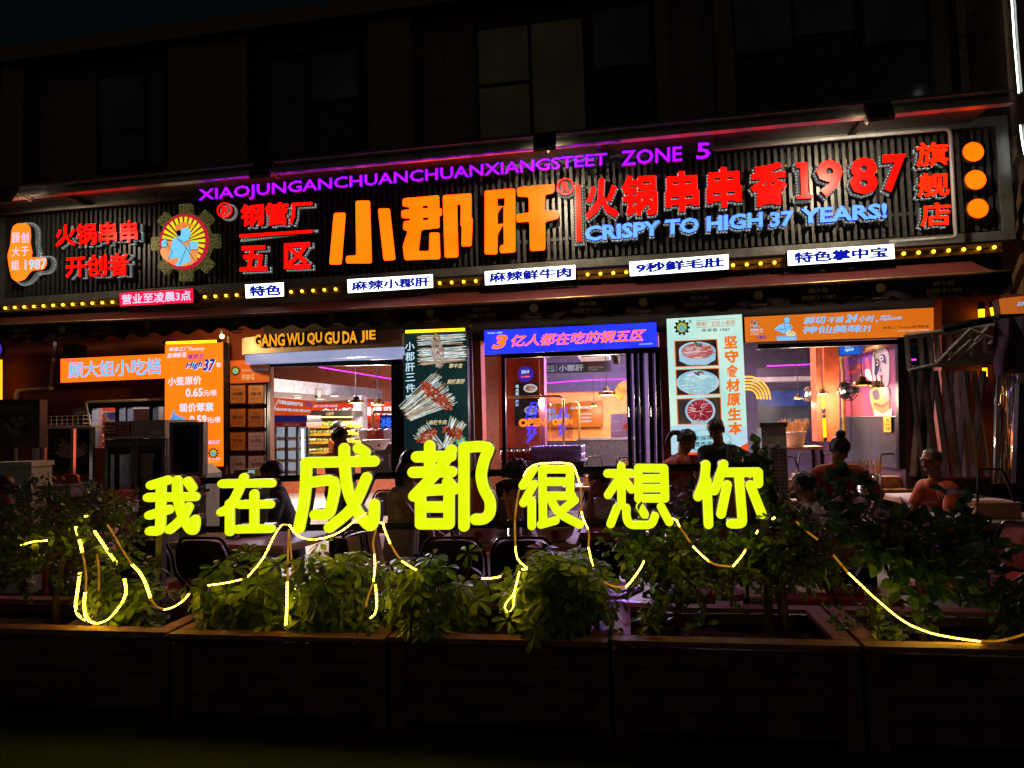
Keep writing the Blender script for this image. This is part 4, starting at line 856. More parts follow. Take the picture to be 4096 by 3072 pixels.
for i in range(60): c = W(K(5, rn.uniform(880, 935), rn.uniform(890, 1165))[0], 9.6 + rn.uniform(0, .1)); m[i % 2].box(c, (.05, .012, .04), M3=Matrix.Rotation(rn.uniform(-.8, .8), 3, 'Y'))
m[0].build('packet', M('#b83a1c', .4), t); m[1].build('packet', M('#d88a2c', .4), t)
t = pic('wall_tv', 'dim blue screen seen through the snack window', 'screen', 5, (890, 868, 990, 862, 990, 935, 890, 938), 11, E('#6a4a80', .5, '#28204a', 5)); pic('kitchen_panel', 'dull steel panel behind the snack window', 'panel', 5, (1100, 838, 1290, 832, 1290, 1000, 1100, 1005), 10, M('#6a6862', .4, .5))
# noodle poster
PP = 8.5
t = thing('noodle_poster', 'tall dark poster of noodles lifted from a heaped bowl, on the left wall', 'poster')
MB().poly(K(5, 440, 815, 770, 805, 770, 1390, 440, 1400), PP, 0, .02).build('panel', M('#15151a', .5), t); MB().poly(K(5, 455, 822, 745, 812, 745, 880, 455, 888), PP, .004).build('print', M('#7a2c1c', .6), t)
MB().poly(rounded(K(5, 605, 830, 740, 815, 738, 872, 640, 885, 625, 850), 5), PP, .006).build('print', M('#b8b4ac', .6), t); T(t, 5, "“老板，", (630, 836, 668, 833, 668, 846, 630, 848), PP, DARK, .01, .008); T(t, 5, "来个江小面！”", (626, 852, 702, 848, 702, 862, 626, 866), PP, DARK, .01, .008)
m = MB(); m.poly(rounded(K(5, 632, 888, 650, 885, 662, 920, 655, 980, 672, 1030, 680, 1090, 668, 1120, 640, 1070, 634, 1000, 640, 940), 6), PP, .006); m.build('noodles', M('#b89a68', .6, 0, .3, 30), t)
MB().poly(rounded(K(5, 482, 1200, 745, 1195, 730, 1235, 640, 1262, 560, 1255, 500, 1232), 8), PP, .006).build('bowl', M('#8a8078', .5), t); m = MB(); rn = random.Random(6)
for i in range(90): x, y = rn.gauss(620, 60), rn.gauss(1165, 30); b = rn.uniform(-.7, .7); l = 22; m.line(K(5, x - l * math.cos(b), y - l * math.sin(b), x + l * math.cos(b), y + l * math.sin(b)), 3, PP, .008 + .0006 * (i % 10))
m.build('noodles', M('#a8865a', .6, 0, .35, 30), t); MB().poly(K(5, 455, 1340, 640, 1335, 640, 1385, 455, 1392), PP, .005).build('print', M('#3a3a34', .6), t); T(t, 5, "江小面", (560, 1352, 615, 1350, 615, 1374, 560, 1376), PP, M('#9a968c', .6), .02, .008)

# ================================================================== INSIDE, THROUGH THE LEFT DOORWAY
def frame_bars(name, label, k, bars, P, th=.08, mat=None, panes=()):
    t = thing(name, label, 'door frame'); m = MB()
    for b in bars: m.poly(K(k, *b), P, 0, th)
    m.build('frame', mat or BLACKM, t)
    for p in panes: MB().poly(K(k, *p), P - .0, -.03).build('pane', GLASS(), t)
    return t
frame_bars('door_frame', 'black metal frame and folded glass door of the left doorway', 6, ((58, 455, 100, 452, 92, 1420, 62, 1420), (58, 432, 1240, 405, 1240, 450, 58, 470), (1168, 412, 1228, 410, 1232, 1420, 1172, 1420), (1232, 408, 1250, 408, 1256, 1440, 1238, 1440)), 8.5, panes=())
t = thing('glass_door', 'clear glass pane standing in the left doorway', 'door'); MB().poly(K(6, 102, 472, 1166, 452, 1170, 1500, 95, 1510), 8.66, 0).build('pane', GLASS('#ffffff', .06), t); m = MB(); m.cap(W(K(6, 1150, 1230)[0], 8.62), W(K(6, 1152, 1330)[0], 8.62), .012, .012); m.build('handle', STEEL, t)
def neon(label, pts, P0, P1_=None, col=None, r=.012, name='neon_strip', sub=0):
    t = thing(name, label, 'neon light'); n = len(pts); P1_ = P1_ or P0
    MB().tube([W(p, P0 + (P1_ - P0) * i / max(1, n - 1)) for i, p in enumerate(pts)], r, 6).build('tube', col or E('#e83cf0', 1.6), t); return t
neon('magenta neon line on the ceiling edge inside the left doorway', K(6, 545, 470, 660, 490, 880, 525, 1030, 550, 1165, 573, 1225, 585), 10, 13)
a, b = W(K(6, 60, 560)[0], 10.2), W(K(6, 1090, 665)[0], 15.2)
t = thing('ceiling_beam', 'white dropped ceiling edge inside the left doorway', 'ceiling beam')
za, zb_ = 2.42, 2.28; m = MB(); m.add([a, b, b - V((0, 0, .22)), a - V((0, 0, .22)), a + V((-1.2, 0, 0)) , b + V((-1.2, 0, 0))], [(0, 1, 2, 3)]); m.build('front', M('#c8ccdc', .6), t)
q2 = [a - V((0, 0, .2)), b - V((0, 0, .2)), V((-9.5, 16.9, b.z - .2)), V((-10.9, 10.2, a.z - .2))]; m = MB(); m.add(q2, [(0, 1, 2, 3)]); m.build('soffit', M('#b4aeb4', .6), t)
DLT = E('#fff4e4', 6)
for i, (x, y) in enumerate(((264, 693), (478, 712), (140, 722), (357, 738), (555, 752), (678, 724))):
    t = thing('downlight', 'small white recessed ceiling light inside the left doorway', 'ceiling light', 'recessed lights in the white ceiling'); p = W(K(6, x, y)[0], 12.5); m = MB(); m.lathe(p, [(.0005, -.0), (.075, -.0), (.08, .02), (.0005, .02)], 16); m.build('lens', DLT, t); m = MB(); m.lathe(p, [(.08, -.004), (.1, -.004), (.1, .02), (.08, .02)], 16); m.build('rim', WHITEP, t)
for x, y in ((-6.8, 11.2), (-6.2, 13.2), (-8.2, 12.2)): pass
t = thing('ceiling_lamp', 'white square ceiling panel lamp deep inside the left doorway', 'ceiling light'); m = MB(); m.box((-6.3, 11.6, 2.9), (.6, .6, .03)); m.build('lens', E('#fff0e0', 4), t); lamp('AREA', (-6.3, 11.6, 2.86), '#e4e4ff', 640, t, .6); t = thing('ceiling_lamp', 'added white ceiling fill lamp farther back inside the left doorway', 'ceiling light'); MB().box((-7.6, 14.0, 2.05), (.6, .6, .02)).build('lens', E('#fff0e0', 4), t); lamp('AREA', (-7.6, 14.0, 2.02), '#fff0e0', 260, t, .6)  # the rear panel lamp is added to brighten the interior
# banner, fridge, shelf, screens
t = thing('promo_banner', 'orange promotional banner over the drinks fridge inside the left doorway', 'banner'); q = K(6, 90, 728, 516, 765, 455, 893, 90, 885); MB().poly(q, 10.0, 0, .02).build('panel', E('#f05a1c', .7, '#e04c12', 3), t)
T(t, 6, "只做有品质的好产品", (200, 755, 408, 780, 402, 812, 196, 790), 10.0, PW, .02); T(t, 6, "小签0.59元/串 中签3.8元/串 大签5.8元/串", (165, 820, 470, 840, 462, 862, 160, 848), 10.0, PW, .02); T(t, 6, "不易出冰", (425, 765, 490, 785, 488, 820, 425, 800), 10.0, NAVY, .03, .006, .2); T(t, 6, "爆脆", (98, 760, 150, 765, 148, 830, 95, 825), 10.0, NAVY, .03, .006, .2); m = MB(); m.line(K(6, 200, 745, 140, 870), 2, 10., .006); m.build('print', PW, t)
def shelf_goods(m_, k, x0, x1, y, P, n, s, rn):
    for i in range(n):
        x = x0 + (x1 - x0) * (i + .5) / n; c = W(K(k, x, y - 3)[0], P); m_[i % len(m_)].ball(c + V((0, .05, s * .3)), (s * rn.uniform(.7, 1.3), s, s * rn.uniform(.4, .8)), 7, 4)
t = thing('drinks_fridge', 'tall lit glass door fridge with a red header inside the left doorway', 'fridge'); PFr = 9.6
MB().poly(K(6, 80, 950, 440, 950, 440, 990, 80, 990), PFr, .02, .5).build('header', M('#a01c34', .4), t); T(t, 6, "35 成都钢五区小郡肝", (230, 958, 382, 958, 382, 982, 230, 982), PFr, WP, .02, .024)
m = MB(); m.poly(K(6, 90, 890, 440, 890, 440, 948, 90, 948), PFr, .0, .5); m.build('top_panel', E('#2a2a80', .35), t)
m = MB(); m.poly(K(6, 90, 990, 445, 990, 445, 1440, 90, 1440), PFr + .5, 0, .02); m.build('back_panel', E('#c8d4e4', .55, '#aab8cc', 3), t)
m = MB()
for a in ((88, 990, 100, 990, 100, 1440, 88, 1440), (150, 990, 164, 990, 164, 1440, 150, 1440), (248, 990, 264, 990, 264, 1440, 248, 1440), (345, 990, 360, 990, 360, 1440, 345, 1440), (432, 990, 448, 990, 448, 1440, 432, 1440)): m.poly(K(6, *a), PFr, 0, .05)
m.build('door_frame', M('#3a3c44', .4, .5), t); m = MB()
for x in (105, 400): m.line(K(6, x, 1005, x + 4, 1420), 9, PFr + .1, 0, .02)
m.build('light_tube', E('#e8f8ff', 1.8), t); m = MB(); rn = random.Random(9)
for y in (1100, 1190, 1290, 1390): m.poly(K(6, 100, y, 440, y - 4, 440, y + 4, 100, y + 8), PFr + .12, 0, .3)
m.build('shelf', WHITEP, t); gm_ = [MB(), MB(), MB()]
for y in (1100, 1190, 1290, 1390):
    for x0, x1 in ((166, 246), (266, 343), (362, 430)): shelf_goods(gm_, 6, x0, x1, y, PFr + .15, 6, .04, rn)
for g, c in zip(gm_, ('#c8a848', '#b85a3a', '#8ab04a')): g.build('food_tray', M(c, .5), t)
MB().poly(K(6, 100, 995, 440, 992, 440, 1435, 100, 1438), PFr + .03, 0).build('pane', GLASS(), t)
t = thing('food_shelf', 'open warm lit shelf of vegetables and skewers inside the left doorway', 'food shelf'); PS_ = 11.2
MB().poly(K(6, 445, 850, 830, 850, 835, 1245, 445, 1245), PS_ + .6, 0, .03).build('back_panel', M('#8a7a58', .6), t); MB().poly(K(6, 445, 848, 832, 846, 832, 898, 445, 900), PS_ + .1, .03, .5).build('top_panel', M('#2c2a2a', .5), t); T(t, 6, "小郡肝", (610, 862, 682, 860, 682, 890, 610, 892), PS_ + .1, M('#b8a880', .4), .02, .04)
MB().poly(K(6, 450, 900, 828, 898, 828, 908, 450, 910), PS_ + .12, .0, .05).build('light_tube', E('#ffdc90', 3), t)
gm_ = [MB(), MB(), MB(), MB()]; m = MB(); rn = random.Random(10)
for y in (985, 1050, 1120, 1205): m.poly(K(6, 450, y, 830, y - 12, 830, y + 6, 450, y + 18), PS_ + .05, 0, .5); shelf_goods(gm_, 6, 455, 825, y - 6, PS_ + .1, 26, .055, rn); shelf_goods(gm_, 6, 455, 825, y - 14, PS_ + .25, 20, .07, rn)
m.build('shelf', M('#d8a828', .4), t)
for g, c in zip(gm_, ('#3a7a28', '#c8b048', '#8aa83c', '#d0c8a0')): g.build('vegetables', M(c, .6), t)
t = thing('menu_screen', 'wide red and orange lit screen with big white characters inside the left doorway', 'screen'); PM_ = 13.2
MB().poly(K(6, 480, 785, 1245, 768, 1245, 1030, 480, 1040), PM_, 0, .08).build('casing', BLACK, t); MB().poly(K(6, 482, 788, 1243, 772, 1243, 920, 482, 935), PM_, .003).build('panel', E('#f4401c', .9, '#e83410', 3), t)
T(t, 6, "新鲜看得见", (738, 820, 1180, 808, 1180, 890, 738, 900), PM_, E('#ffffff', 1.1), .035); T(t, 6, "金山", (560, 828, 730, 822, 730, 880, 560, 888), PM_, E('#ffffff', 1.1), .035); T(t, 6, "钢管厂五区小郡肝火锅串串香", (500, 800, 708, 796, 708, 816, 500, 820), PM_, PW, .01)
MB().poly(K(6, 835, 930, 1243, 918, 1243, 1028, 838, 1035), PM_, .004).build('picture', E('#c8483c', .8, '#7a1c1c', 12), t)
t = thing('inner_pillar', 'grey square pillar inside the left doorway', 'pillar'); MB().poly(K(6, 842, 718, 908, 716, 912, 1140, 846, 1140), 11.9, 0, .3).build('shaft', M('#8a8690', .6), t); m = MB(); m.poly(K(6, 838, 1128, 918, 1128, 918, 1142, 838, 1142), 11.88, 0, .34); m.build('base', M('#5a5660', .6), t)
def pendant(label, c, k, wpx, P, top_px, on=8, group='gold pendant lamps'):
    t = thing('pendant_lamp', label, 'pendant lamp', group); p = W(K(k, *c)[0], P); r = wpx * ZS * pxm(K(k, *c)[0], P) / 2; tz = W(K(k, c[0], top_px)[0], P).z
    m = MB(); m.lathe(p, [(r, -r * .12), (r * 1.0, r * .22), (r * .97, r * .26), (r * .45, r * .36), (r * .42, r * .75), (.012, r * .8), (.012, r * 1.0)], 24); m.build('shade', M('#8a6c38', .28, .85, .15), t, True)
    m = MB(); m.lathe(p + V((0, 0, r * .02)), [(.0005, 0), (r * .62, 0), (r * .62, .012), (.0005, .012)], 18); m.build('bulb', E('#fff2dc', 5), t)
    m = MB(); m.tube([p + V((0, 0, r)), V((p.x, p.y, max(tz, p.z + r + .1)))], .006, 5); m.build('cord', BLACK, t)
    if on: lamp('POINT', p - V((0, 0, r * .5)), '#ffe6c4', on * 4, t, .08)
    return t
pendant('left of two gold pendant lamps inside the left doorway', (865, 775), 6, 122, 10.5, 440, 26); pendant('right of two gold pendant lamps inside the left doorway', (1052, 792), 6, 108, 11.2, 440, 24)
t = thing('camera_dome', 'small white ceiling camera inside the left doorway', 'camera'); p = W(K(6, 533, 718)[0], 12.0); m = MB(); m.ball(p, .06); m.lathe(p, [(.07, .03), (.07, .12), (.0005, .12)], 12); m.build('housing', WHITEP, t, True); m = MB(); m.ball(p + V((0, -.045, -.02)), .03); m.build('lens', BLACK, t)
t = thing('pipe_arch', 'yellow pipe arch holding a blue neon panel inside the left doorway', 'frame'); MB().ptube(K(6, 1015, 1190, 1012, 880) + smooth(K(6, 1014, 866, 1022, 860, 1035, 860), 2) + K(6, 1230, 862), 10.2, .022, 8).build('pipe', M('#b88838', .4, .3), t, True)
t = thing('neon_sign', 'blue neon characters on a small panel under the yellow pipe arch', 'neon sign'); MB().poly(K(6, 1072, 885, 1180, 885, 1180, 1010, 1072, 1010), 10.25, 0, .02).build('panel', E('#1c2a90', .4), t); T(t, 6, "冰粉", (1080, 905, 1172, 905, 1172, 995, 1080, 995), 10.25, E('#3a7aff', 1.3), .02, .008)
COUNTER = M('#3c3a40', .5)
t = thing('counter', 'dark service counter inside the left doorway', 'counter'); MB().poly(K(6, 905, 1150, 1245, 1140, 1245, 1420, 905, 1430), 10.0, 0, .6).build('body', COUNTER, t); MB().poly(K(6, 900, 1142, 1250, 1132, 1250, 1152, 900, 1162), 9.95, 0, .72).build('top', M('#6a6870', .3), t)
CZ = W(K(6, 1000, 1140)[0], 10.2).z
for i, (x, c, s_) in enumerate(((945, '#d8d4cc', 'white round bowl'), (1010, '#c85a20', 'orange tub'), (1085, '#a82020', 'red tub'), (1150, '#d0ccc8', 'white small bowl'))):
    t = thing('tub', s_ + ' on the dark counter inside the left doorway', 'tub'); p = W(K(6, x, 1120)[0], 10.2); r = .11
    m = MB(); m.lathe((p.x, p.y, CZ + .02), [(r * .6, 0), (r, .18), (r * 1.05, .2), (r * .95, .2), (r * .58, .03), (.0005, .03)], 18); m.build('body', M(c, .35), t, True); m = MB(); m.lathe((p.x, p.y, CZ + .21), [(.0005, .04), (.03, .035), (r, .0), (.0005, -.005)], 16); m.build('lid', M('#b8b4b0' if i % 2 else '#3a3a3c', .35), t, True)
t = thing('white_basin', 'wide white basin with a red round mark in front of the tubs', 'basin'); p = W(K(6, 1045, 1150)[0], 9.7); m = MB(); m.lathe((p.x, p.y, p.z - .06), [(.12, 0), (.2, .14), (.23, .15), (.19, .14), (.11, .02), (.0005, .02)], 24); m.build('body', WHITEP, t, True); m = MB(); m.ell(K(6, 1060, 1150)[0], 6, 6, 9.50, 0, .004); m.build('print', M('#a02020', .5), t)

# ================================================================== INSIDE, THROUGH THE MIDDLE OPENING
frame_bars('door_frame', 'black frame over and beside the middle opening', 7, ((-95, 350, 1285, 295, 1285, 345, -95, 395), (-92, 390, -62, 388, -50, 1400, -82, 1400)), 8.5)
for i, (x, wd) in enumerate(((1000, 34), (1062, 30), (1110, 30), (1192, 38), (1255, 40))):
    t = thing('folding_door_leaf', f"{['first', 'second', 'third', 'fourth', 'fifth'][i]} black leaf from the left in the folded doors of the middle opening", 'door leaf', 'folded black door leaves'); P_ = 8.45 + .03 * i
    m = MB(); m.poly(K(7, x - wd / 2, 320 - .04 * x + 40, x + wd / 2, 318 - .04 * x + 40, x + wd / 2 + 24, 1400, x - wd / 2 + 24, 1400), P_, 0, .04); m.build('frame', BLACKM, t); m = MB(); m.poly(K(7, x + wd / 2, 345, x + wd / 2 + 16, 345, x + wd / 2 + 40, 1400, x + wd / 2 + 24, 1400), P_ + .02, 0, .01); m.build('pane', GLASS('#a8a0c0', .2), t)
    m = MB(); m.cap(W(K(7, x + 14, 820)[0], P_ - .02), W(K(7, x + 16, 900)[0], P_ - .02), .01, .01, 6); m.build('handle', STEEL, t)
neon('magenta neon line across the back of the middle opening', K(7, 275, 612, 480, 596, 700, 582, 995, 575), 12)
t = thing('inner_pillar', 'orange pillar with posters just inside the middle opening', 'pillar'); MB().poly(K(7, -120, 380, 232, 372, 245, 1200, -110, 1200), 9.9, 0, .35).build('shaft', M('#b4542c', .6), t); m = MB(); m.poly(K(7, -110, 1170, 248, 1165, 248, 1200, -110, 1205), 9.88, 0, .1); m.build('base', M('#5a3a34', .6), t); m = MB(); m.poly(K(7, 232, 376, 275, 380, 285, 1150, 245, 1160), 9.95, 0, .3); m.build('side_panel', M('#8c5460', .6), t)
t = lightbox('round_sign', 'purple round sign on the orange pillar inside the middle opening', 'sign', [(p[0], p[1]) for p in [(K(7, 118, 533)[0][0] + 32 * math.cos(a), K(7, 118, 533)[0][1] + 32 * math.sin(a)) for a in [i * 6.283 / 32 for i in range(32)]]], 9.85, .04, E('#4a28b8', .7)); T(t, 7, "腔调33年", (80, 498, 150, 495, 150, 528, 80, 530), 9.85, PW, .02, .006, .2); T(t, 7, "3亿人都在吃", (78, 548, 158, 546, 158, 560, 78, 562), 9.85, OB, .01)
for lab, q, s, fc in (('upper menu picture of sliced meat on the orange pillar', (20, 612, 218, 606, 218, 718, 20, 722), "现点菜", '#d8b0a8'), ('lower menu picture of a white bowl on the orange pillar', (22, 740, 230, 735, 232, 970, 24, 975), "新鲜", '#c8d0b8')):
    t = thing('menu_picture', lab, 'menu'); MB().poly(K(7, *q), 9.85, 0, .02).build('panel', E('#3a2c24', .6, '#241a18', 4), t); cx, cy = (q[0] + q[2]) / 2 + 40, (q[1] + q[5]) / 2 - 10; MB().ell(K(7, cx, cy)[0], 28, 17, 9.85, .004, 0, 24).build('plate', E('#d8dce0', .75), t); MB().ell(K(7, cx, cy)[0], 22, 12, 9.85, .006, 0, 24).build('food', E(fc, .7, '#a06048', 14), t)
    for i, ch in enumerate(s): T(t, 7, ch, (30, q[1] + 14 + i * 32, 60, q[1] + 13 + i * 32, 60, q[1] + 40 + i * 32, 30, q[1] + 41 + i * 32), 9.85, PW, .02)
t = thing('hanging_banner', 'black hanging banner with white shop lettering inside the middle opening', 'banner'); PB_ = 11.0
MB().poly(K(7, 232, 438, 858, 420, 858, 512, 232, 528), PB_, 0, .03).build('panel', M('#14141a', .5), t); WL = E('#c8ccd8', .5)
T(t, 7, "五区", (300, 460, 368, 458, 368, 484, 300, 486), PB_, WL, .01); T(t, 7, "大姐", (300, 492, 368, 490, 368, 514, 300, 516), PB_, WL, .01); T(t, 7, "小郡肝", (402, 455, 618, 448, 618, 505, 402, 512), PB_, WL, .03); T(t, 7, "串串香1987", (660, 446, 788, 442, 788, 462, 660, 466), PB_, E('#a04030', .5), .015); T(t, 7, "CRISPY TO HIGH", (660, 468, 790, 464, 790, 480, 660, 484), PB_, WL, 0); T(t, 7, "33 YEARS!", (660, 488, 740, 486, 740, 500, 660, 503), PB_, WL, 0); m = MB(); m.line(K(7, 385, 448, 385, 520), 1.2, PB_, .005); m.build('print', WL, t)
t = thing('ceiling_aircon', 'white ceiling air conditioner cassette inside the middle opening', 'air conditioner'); MB().poly(K(7, 572, 368, 842, 352, 842, 378, 572, 390), 10.6, 0, .7).build('panel', WHITEP, t); MB().poly(K(7, 600, 376, 810, 364, 810, 372, 600, 384), 10.6, .003).build('vent', M('#3a3a3e', .5), t)
for i, (x, y) in enumerate(((285, 400), (897, 405), (908, 445), (965, 370))):
    t = thing('spot_lamp', ['spotlight on the ceiling left of the black hanging banner', 'upper of two spotlights right of the hanging banner', 'lower of two spotlights right of the hanging banner', 'spotlight beside the folded black doors'][i], 'spotlight'); p = W(K(7, x, y)[0], 10.4); m = MB(); m.lathe(p, [(.065, 0), (.06, .1), (.03, .16), (.0005, .16)], 14); m.build('shade', BLACK, t, True); m = MB(); m.lathe(p, [(.0005, .012), (.055, .012)], 14); m.build('bulb', E('#fff4ff', 6), t); m = MB(); m.tube([p + V((0, 0, .15)), p + V((0, 0, .5))], .01, 5); m.build('stem', BLACK, t)
lt = pendant('wide gold pendant lamp beside the golden neon arch', (820, 705), 7, 148, 10.2, 380, 16); pendant('small gold pendant lamp in front of the orange slogan board', (710, 805), 7, 74, 11.6, 420, 8); pendant('gold pendant lamp over the glass partitions', (238, 748), 7, 90, 9.9, 390, 10)
t = thing('ceiling_lamp', 'violet ceiling lamp panel inside the middle opening', 'ceiling light'); m = MB(); m.box((-.2, 10.8, 3.3), (1.2, .4, .03)); m.build('lens', E('#b070ff', 2.5), t); lamp('AREA', (-.2, 10.8, 3.26), '#c49cff', 190, t, .9)
t = thing('neon_arch', 'golden neon rainbow arch on the back wall of the middle opening', 'neon sign'); m = MB()
for i in range(6):
    r = 112 - i * 15; m.ptube([(K(7, 1000, 705)[0][0] + r * 0.98 * ZS * math.cos(math.radians(a)), K(7, 1000, 705)[0][1] - r * ZS * math.sin(math.radians(a))) for a in range(88, 196, 9)] + K(7, 948, 765), 10.9, .012, 6)
m.build('tube', E('#f4b440', 1.4, '#c8842a', 8), t)
t = thing('slogan_board', 'orange lit slogan board on the back wall of the middle opening', 'sign board'); PO_ = 12.3
MB().poly(K(7, 283, 782, 778, 763, 782, 990, 286, 1000), PO_, 0, .06).build('casing', CASE, t); MB().poly(K(7, 286, 785, 776, 766, 780, 987, 289, 997), PO_, .003).build('panel', E('#f47c1c', .8, '#e86c10', 2), t)
T(t, 7, "3亿人都在吃的钢五区", (500, 812, 702, 806, 702, 830, 500, 836), PO_, PW, .03, .006, .2); T(t, 7, "串串工厂Factory 腔调新呈", (500, 842, 650, 838, 650, 852, 500, 856), PO_, E('#402418', .4), .01); T(t, 7, "明白", (298, 830, 375, 826, 375, 872, 298, 876), PO_, LB, .03); T(t, 7, "对味鲜!", (310, 880, 495, 868, 495, 935, 310, 945), PO_, LB, .03)
for i, s in enumerate(("· 全国门店800+", "· 年销售签破21亿", "· 33年累计销售签超5000W")): T(t, 7, s, (590, 870 + i * 32, 690, 867 + i * 32, 690, 882 + i * 32, 590, 886 + i * 32), PO_, PW, .02)
t = thing('event_poster', 'dark purple poster with a red phoenix on the back wall of the middle opening', 'poster'); q = (850, 878, 1012, 870, 1014, 1076, 854, 1082); MB().poly(K(7, *q), 11.8, 0, .02).build('panel', M('#3a1c38', .5), t); T(t, 7, "评价锦鲤", (862, 885, 945, 880, 945, 898, 862, 904), 11.8, E('#8a80d8', .5), .02); T(t, 7, "一周有面", (862, 908, 945, 904, 945, 922, 862, 926), 11.8, E('#8a80d8', .5), .02); T(t, 7, "寻你没道理", (862, 938, 935, 935, 935, 950, 862, 953), 11.8, WL, .01); T(t, 7, "【双人套餐】一份", (862, 1015, 985, 1010, 985, 1024, 862, 1030), 11.8, WL, .01); MB().poly(rounded(K(7, 958, 985, 975, 960, 1000, 955, 985, 975, 1005, 990, 985, 1000, 995, 1030, 970, 1010), 4), 11.8, .005).build('drawing', E('#c8401c', .5), t)
t = thing('low_wall', 'speckled grey terrazzo low wall at the back of the middle opening', 'wall'); MB().poly(K(7, 560, 1095, 1060, 1090, 1060, 1330, 560, 1330), 11.7, 0, .2).build('body', TERRAZZO(), t); MB().poly(K(7, 556, 1085, 1062, 1080, 1062, 1098, 556, 1102), 11.68, 0, .25).build('cap', M('#6a6468', .4), t)
t = thing('orange_wainscot', 'orange painted lower wall behind the slogan board', 'wall panel'); MB().poly(K(7, 275, 690, 1000, 680, 1010, 1100, 290, 1110), 12.42, 0, .1).build('panel', M('#c8742c', .6), t); m = MB(); m.line(K(7, 275, 688, 1000, 678), 4, 12.4, 0, .05); m.build('trim', M('#5a3040', .5), t)
# OPEN neons on glass partitions
for lab, gq, arch, bolt, oq, P_ in (('blue lightning bolt and orange OPEN neon on the nearer glass partition', (22, 745, 320, 740, 328, 1165, 30, 1165), (-80, 735, 420, 722, 440, 735, 448, 1165), (170, 780, 1.0), (62, 922, 290, 916, 290, 980, 62, 986), 9.5), ('smaller blue lightning bolt and orange OPEN neon on the farther glass partition', (330, 790, 525, 785, 528, 1090, 335, 1090), (292, 785, 560, 775, 575, 790, 582, 1100), (435, 822, .72), (352, 922, 520, 916, 520, 966, 352, 972), 10.3)):
    t = thing('glass_partition', 'clear glass partition in a yellow pipe frame carrying the ' + ('larger' if P_ < 10 else 'smaller') + ' neon bolt', 'partition'); MB().poly(K(7, *gq), P_, 0, .008).build('pane', GLASS('#ece8ff', .08), t)
    a = arch; MB().ptube(K(7, a[0], a[1], a[2] - 15, a[3]) + smooth(K(7, a[2], a[3] + 2, a[4], a[5] + 5, a[4] + 2, a[5] + 25), 3) + K(7, a[6], a[7]), P_ + .03, .018, 8).build('pipe_frame', M('#b08440', .4, .3), t, True)
    t = thing('neon_sign', lab, 'neon sign'); x, y, s = bolt
    B1 = [(20, 0), (58, 0), (40, 55), (62, 55), (30, 140), (38, 85), (-58, 110), (20, 0)]; B1 = [(0, 0), (52, 2), (30, 52), (50, 55), (30, 125), (-55, 135), (-32, 75), (-28, 60), (0, 0)]; B2 = [(-45, 205), (48, 200), (20, 250), (42, 252), (-42, 345), (-12, 285), (-40, 282), (-22, 240), (-45, 205)]
    BN = E('#4038ff', 1.6)
    for B in (B1, B2):
        m = MB(); m.ptube(K(7, *[c for (u, v) in B for c in (x + u * s, y + v * s)]), P_ - .03, .011, 6); m.ptube(K(7, *[c for (u, v) in B for c in (x + u * s * .55, y + (170 if B is B1 else 270) * s * 0 + (v * .62 + (26 if B is B1 else 98)) * s)]), P_ - .03, .008, 6); m.build('bolt_tube', BN, t)
    gv, gf = glyphs("OPEN", .01); x0 = min(p[0] for p in gv); x1 = max(p[0] for p in gv); y0 = min(p[1] for p in gv); y1 = max(p[1] for p in gv); oq_ = K(7, *oq); m = MB()
    for lp in boundary(gf): m.tube([W(bil(oq_, (gv[i][0] - x0) / (x1 - x0), (gv[i][1] - y0) / (y1 - y0)), P_ - .05) for i in lp], .008, 5, True)
    m.build('lettering', E('#ff7a20', 1.7), t)
t = thing('bar_counter', 'grey bar counter with a purple gleam in the middle opening', 'counter'); MB().poly(K(7, -90, 1300, 620, 1288, 620, 1420, -90, 1430), 9.1, 0, .5).build('body', M('#3a3844', .4), t); MB().poly(K(7, -95, 1292, 628, 1280, 628, 1300, -95, 1312), 9.05, 0, .7).build('top', M('#77748a', .25, .2), t)
zc_ = W(K(7, 300, 1285)[0], 9.2).z; t0 = None
for j in range(2):
    for i in range(15):
        x = W(K(7, 185, 1285)[0], 9.2).x + (W(K(7, 590, 1285)[0], 9.2).x - W(K(7, 185, 1285)[0], 9.2).x) * i / 14
        lab = 'clear drinking glass in the %s row of stacked glasses on the bar counter' % ('near' if j == 0 else 'far')
        if t0 is None:
            t0 = thing('drinking_glass', lab, 'glass', 'glasses on the bar counter', loc=(x, 9.2, zc_)); m = MB(); m.lathe((0, 0, 0), [(.0005, .004), (.036, .004), (.044, .1), (.047, .1), (.039, 0), (.0005, 0)], 14); m.build('body', M('#a8a0e0', .12, .3, .1), t0, True)  # purple light on the clear glass is put into its colour
        else: copy_tree(t0, (x + (.02 if j else 0), 9.2 + .12 * j, zc_), label=lab)
        copy_tree(t0, (x + (.02 if j else 0), 9.2 + .12 * j, zc_ + .105), label=lab.replace('stacked glasses', 'stacked glasses, upper layer'))
rn = random.Random(12)
for i in range(9):
    x, P_ = -75 + i * 27, 9.15 + .08 * (i % 2); p = W(K(7, x, 1230)[0], P_); t = thing('sauce_jar', 'small red sauce jar with a steel lid on the left of the bar counter', 'jar', 'red sauce jars on the bar counter'); m = MB(); m.lathe((p.x, p.y, zc_ + .02), [(.0005, 0), (.04, 0), (.042, .1), (.03, .115)], 12); m.build('body', M('#a02424', .2), t, True); m = MB(); m.lathe((p.x, p.y, zc_ + .135), [(.034, 0), (.034, .03), (.0005, .035)], 12); m.build('lid', STEEL, t, True)

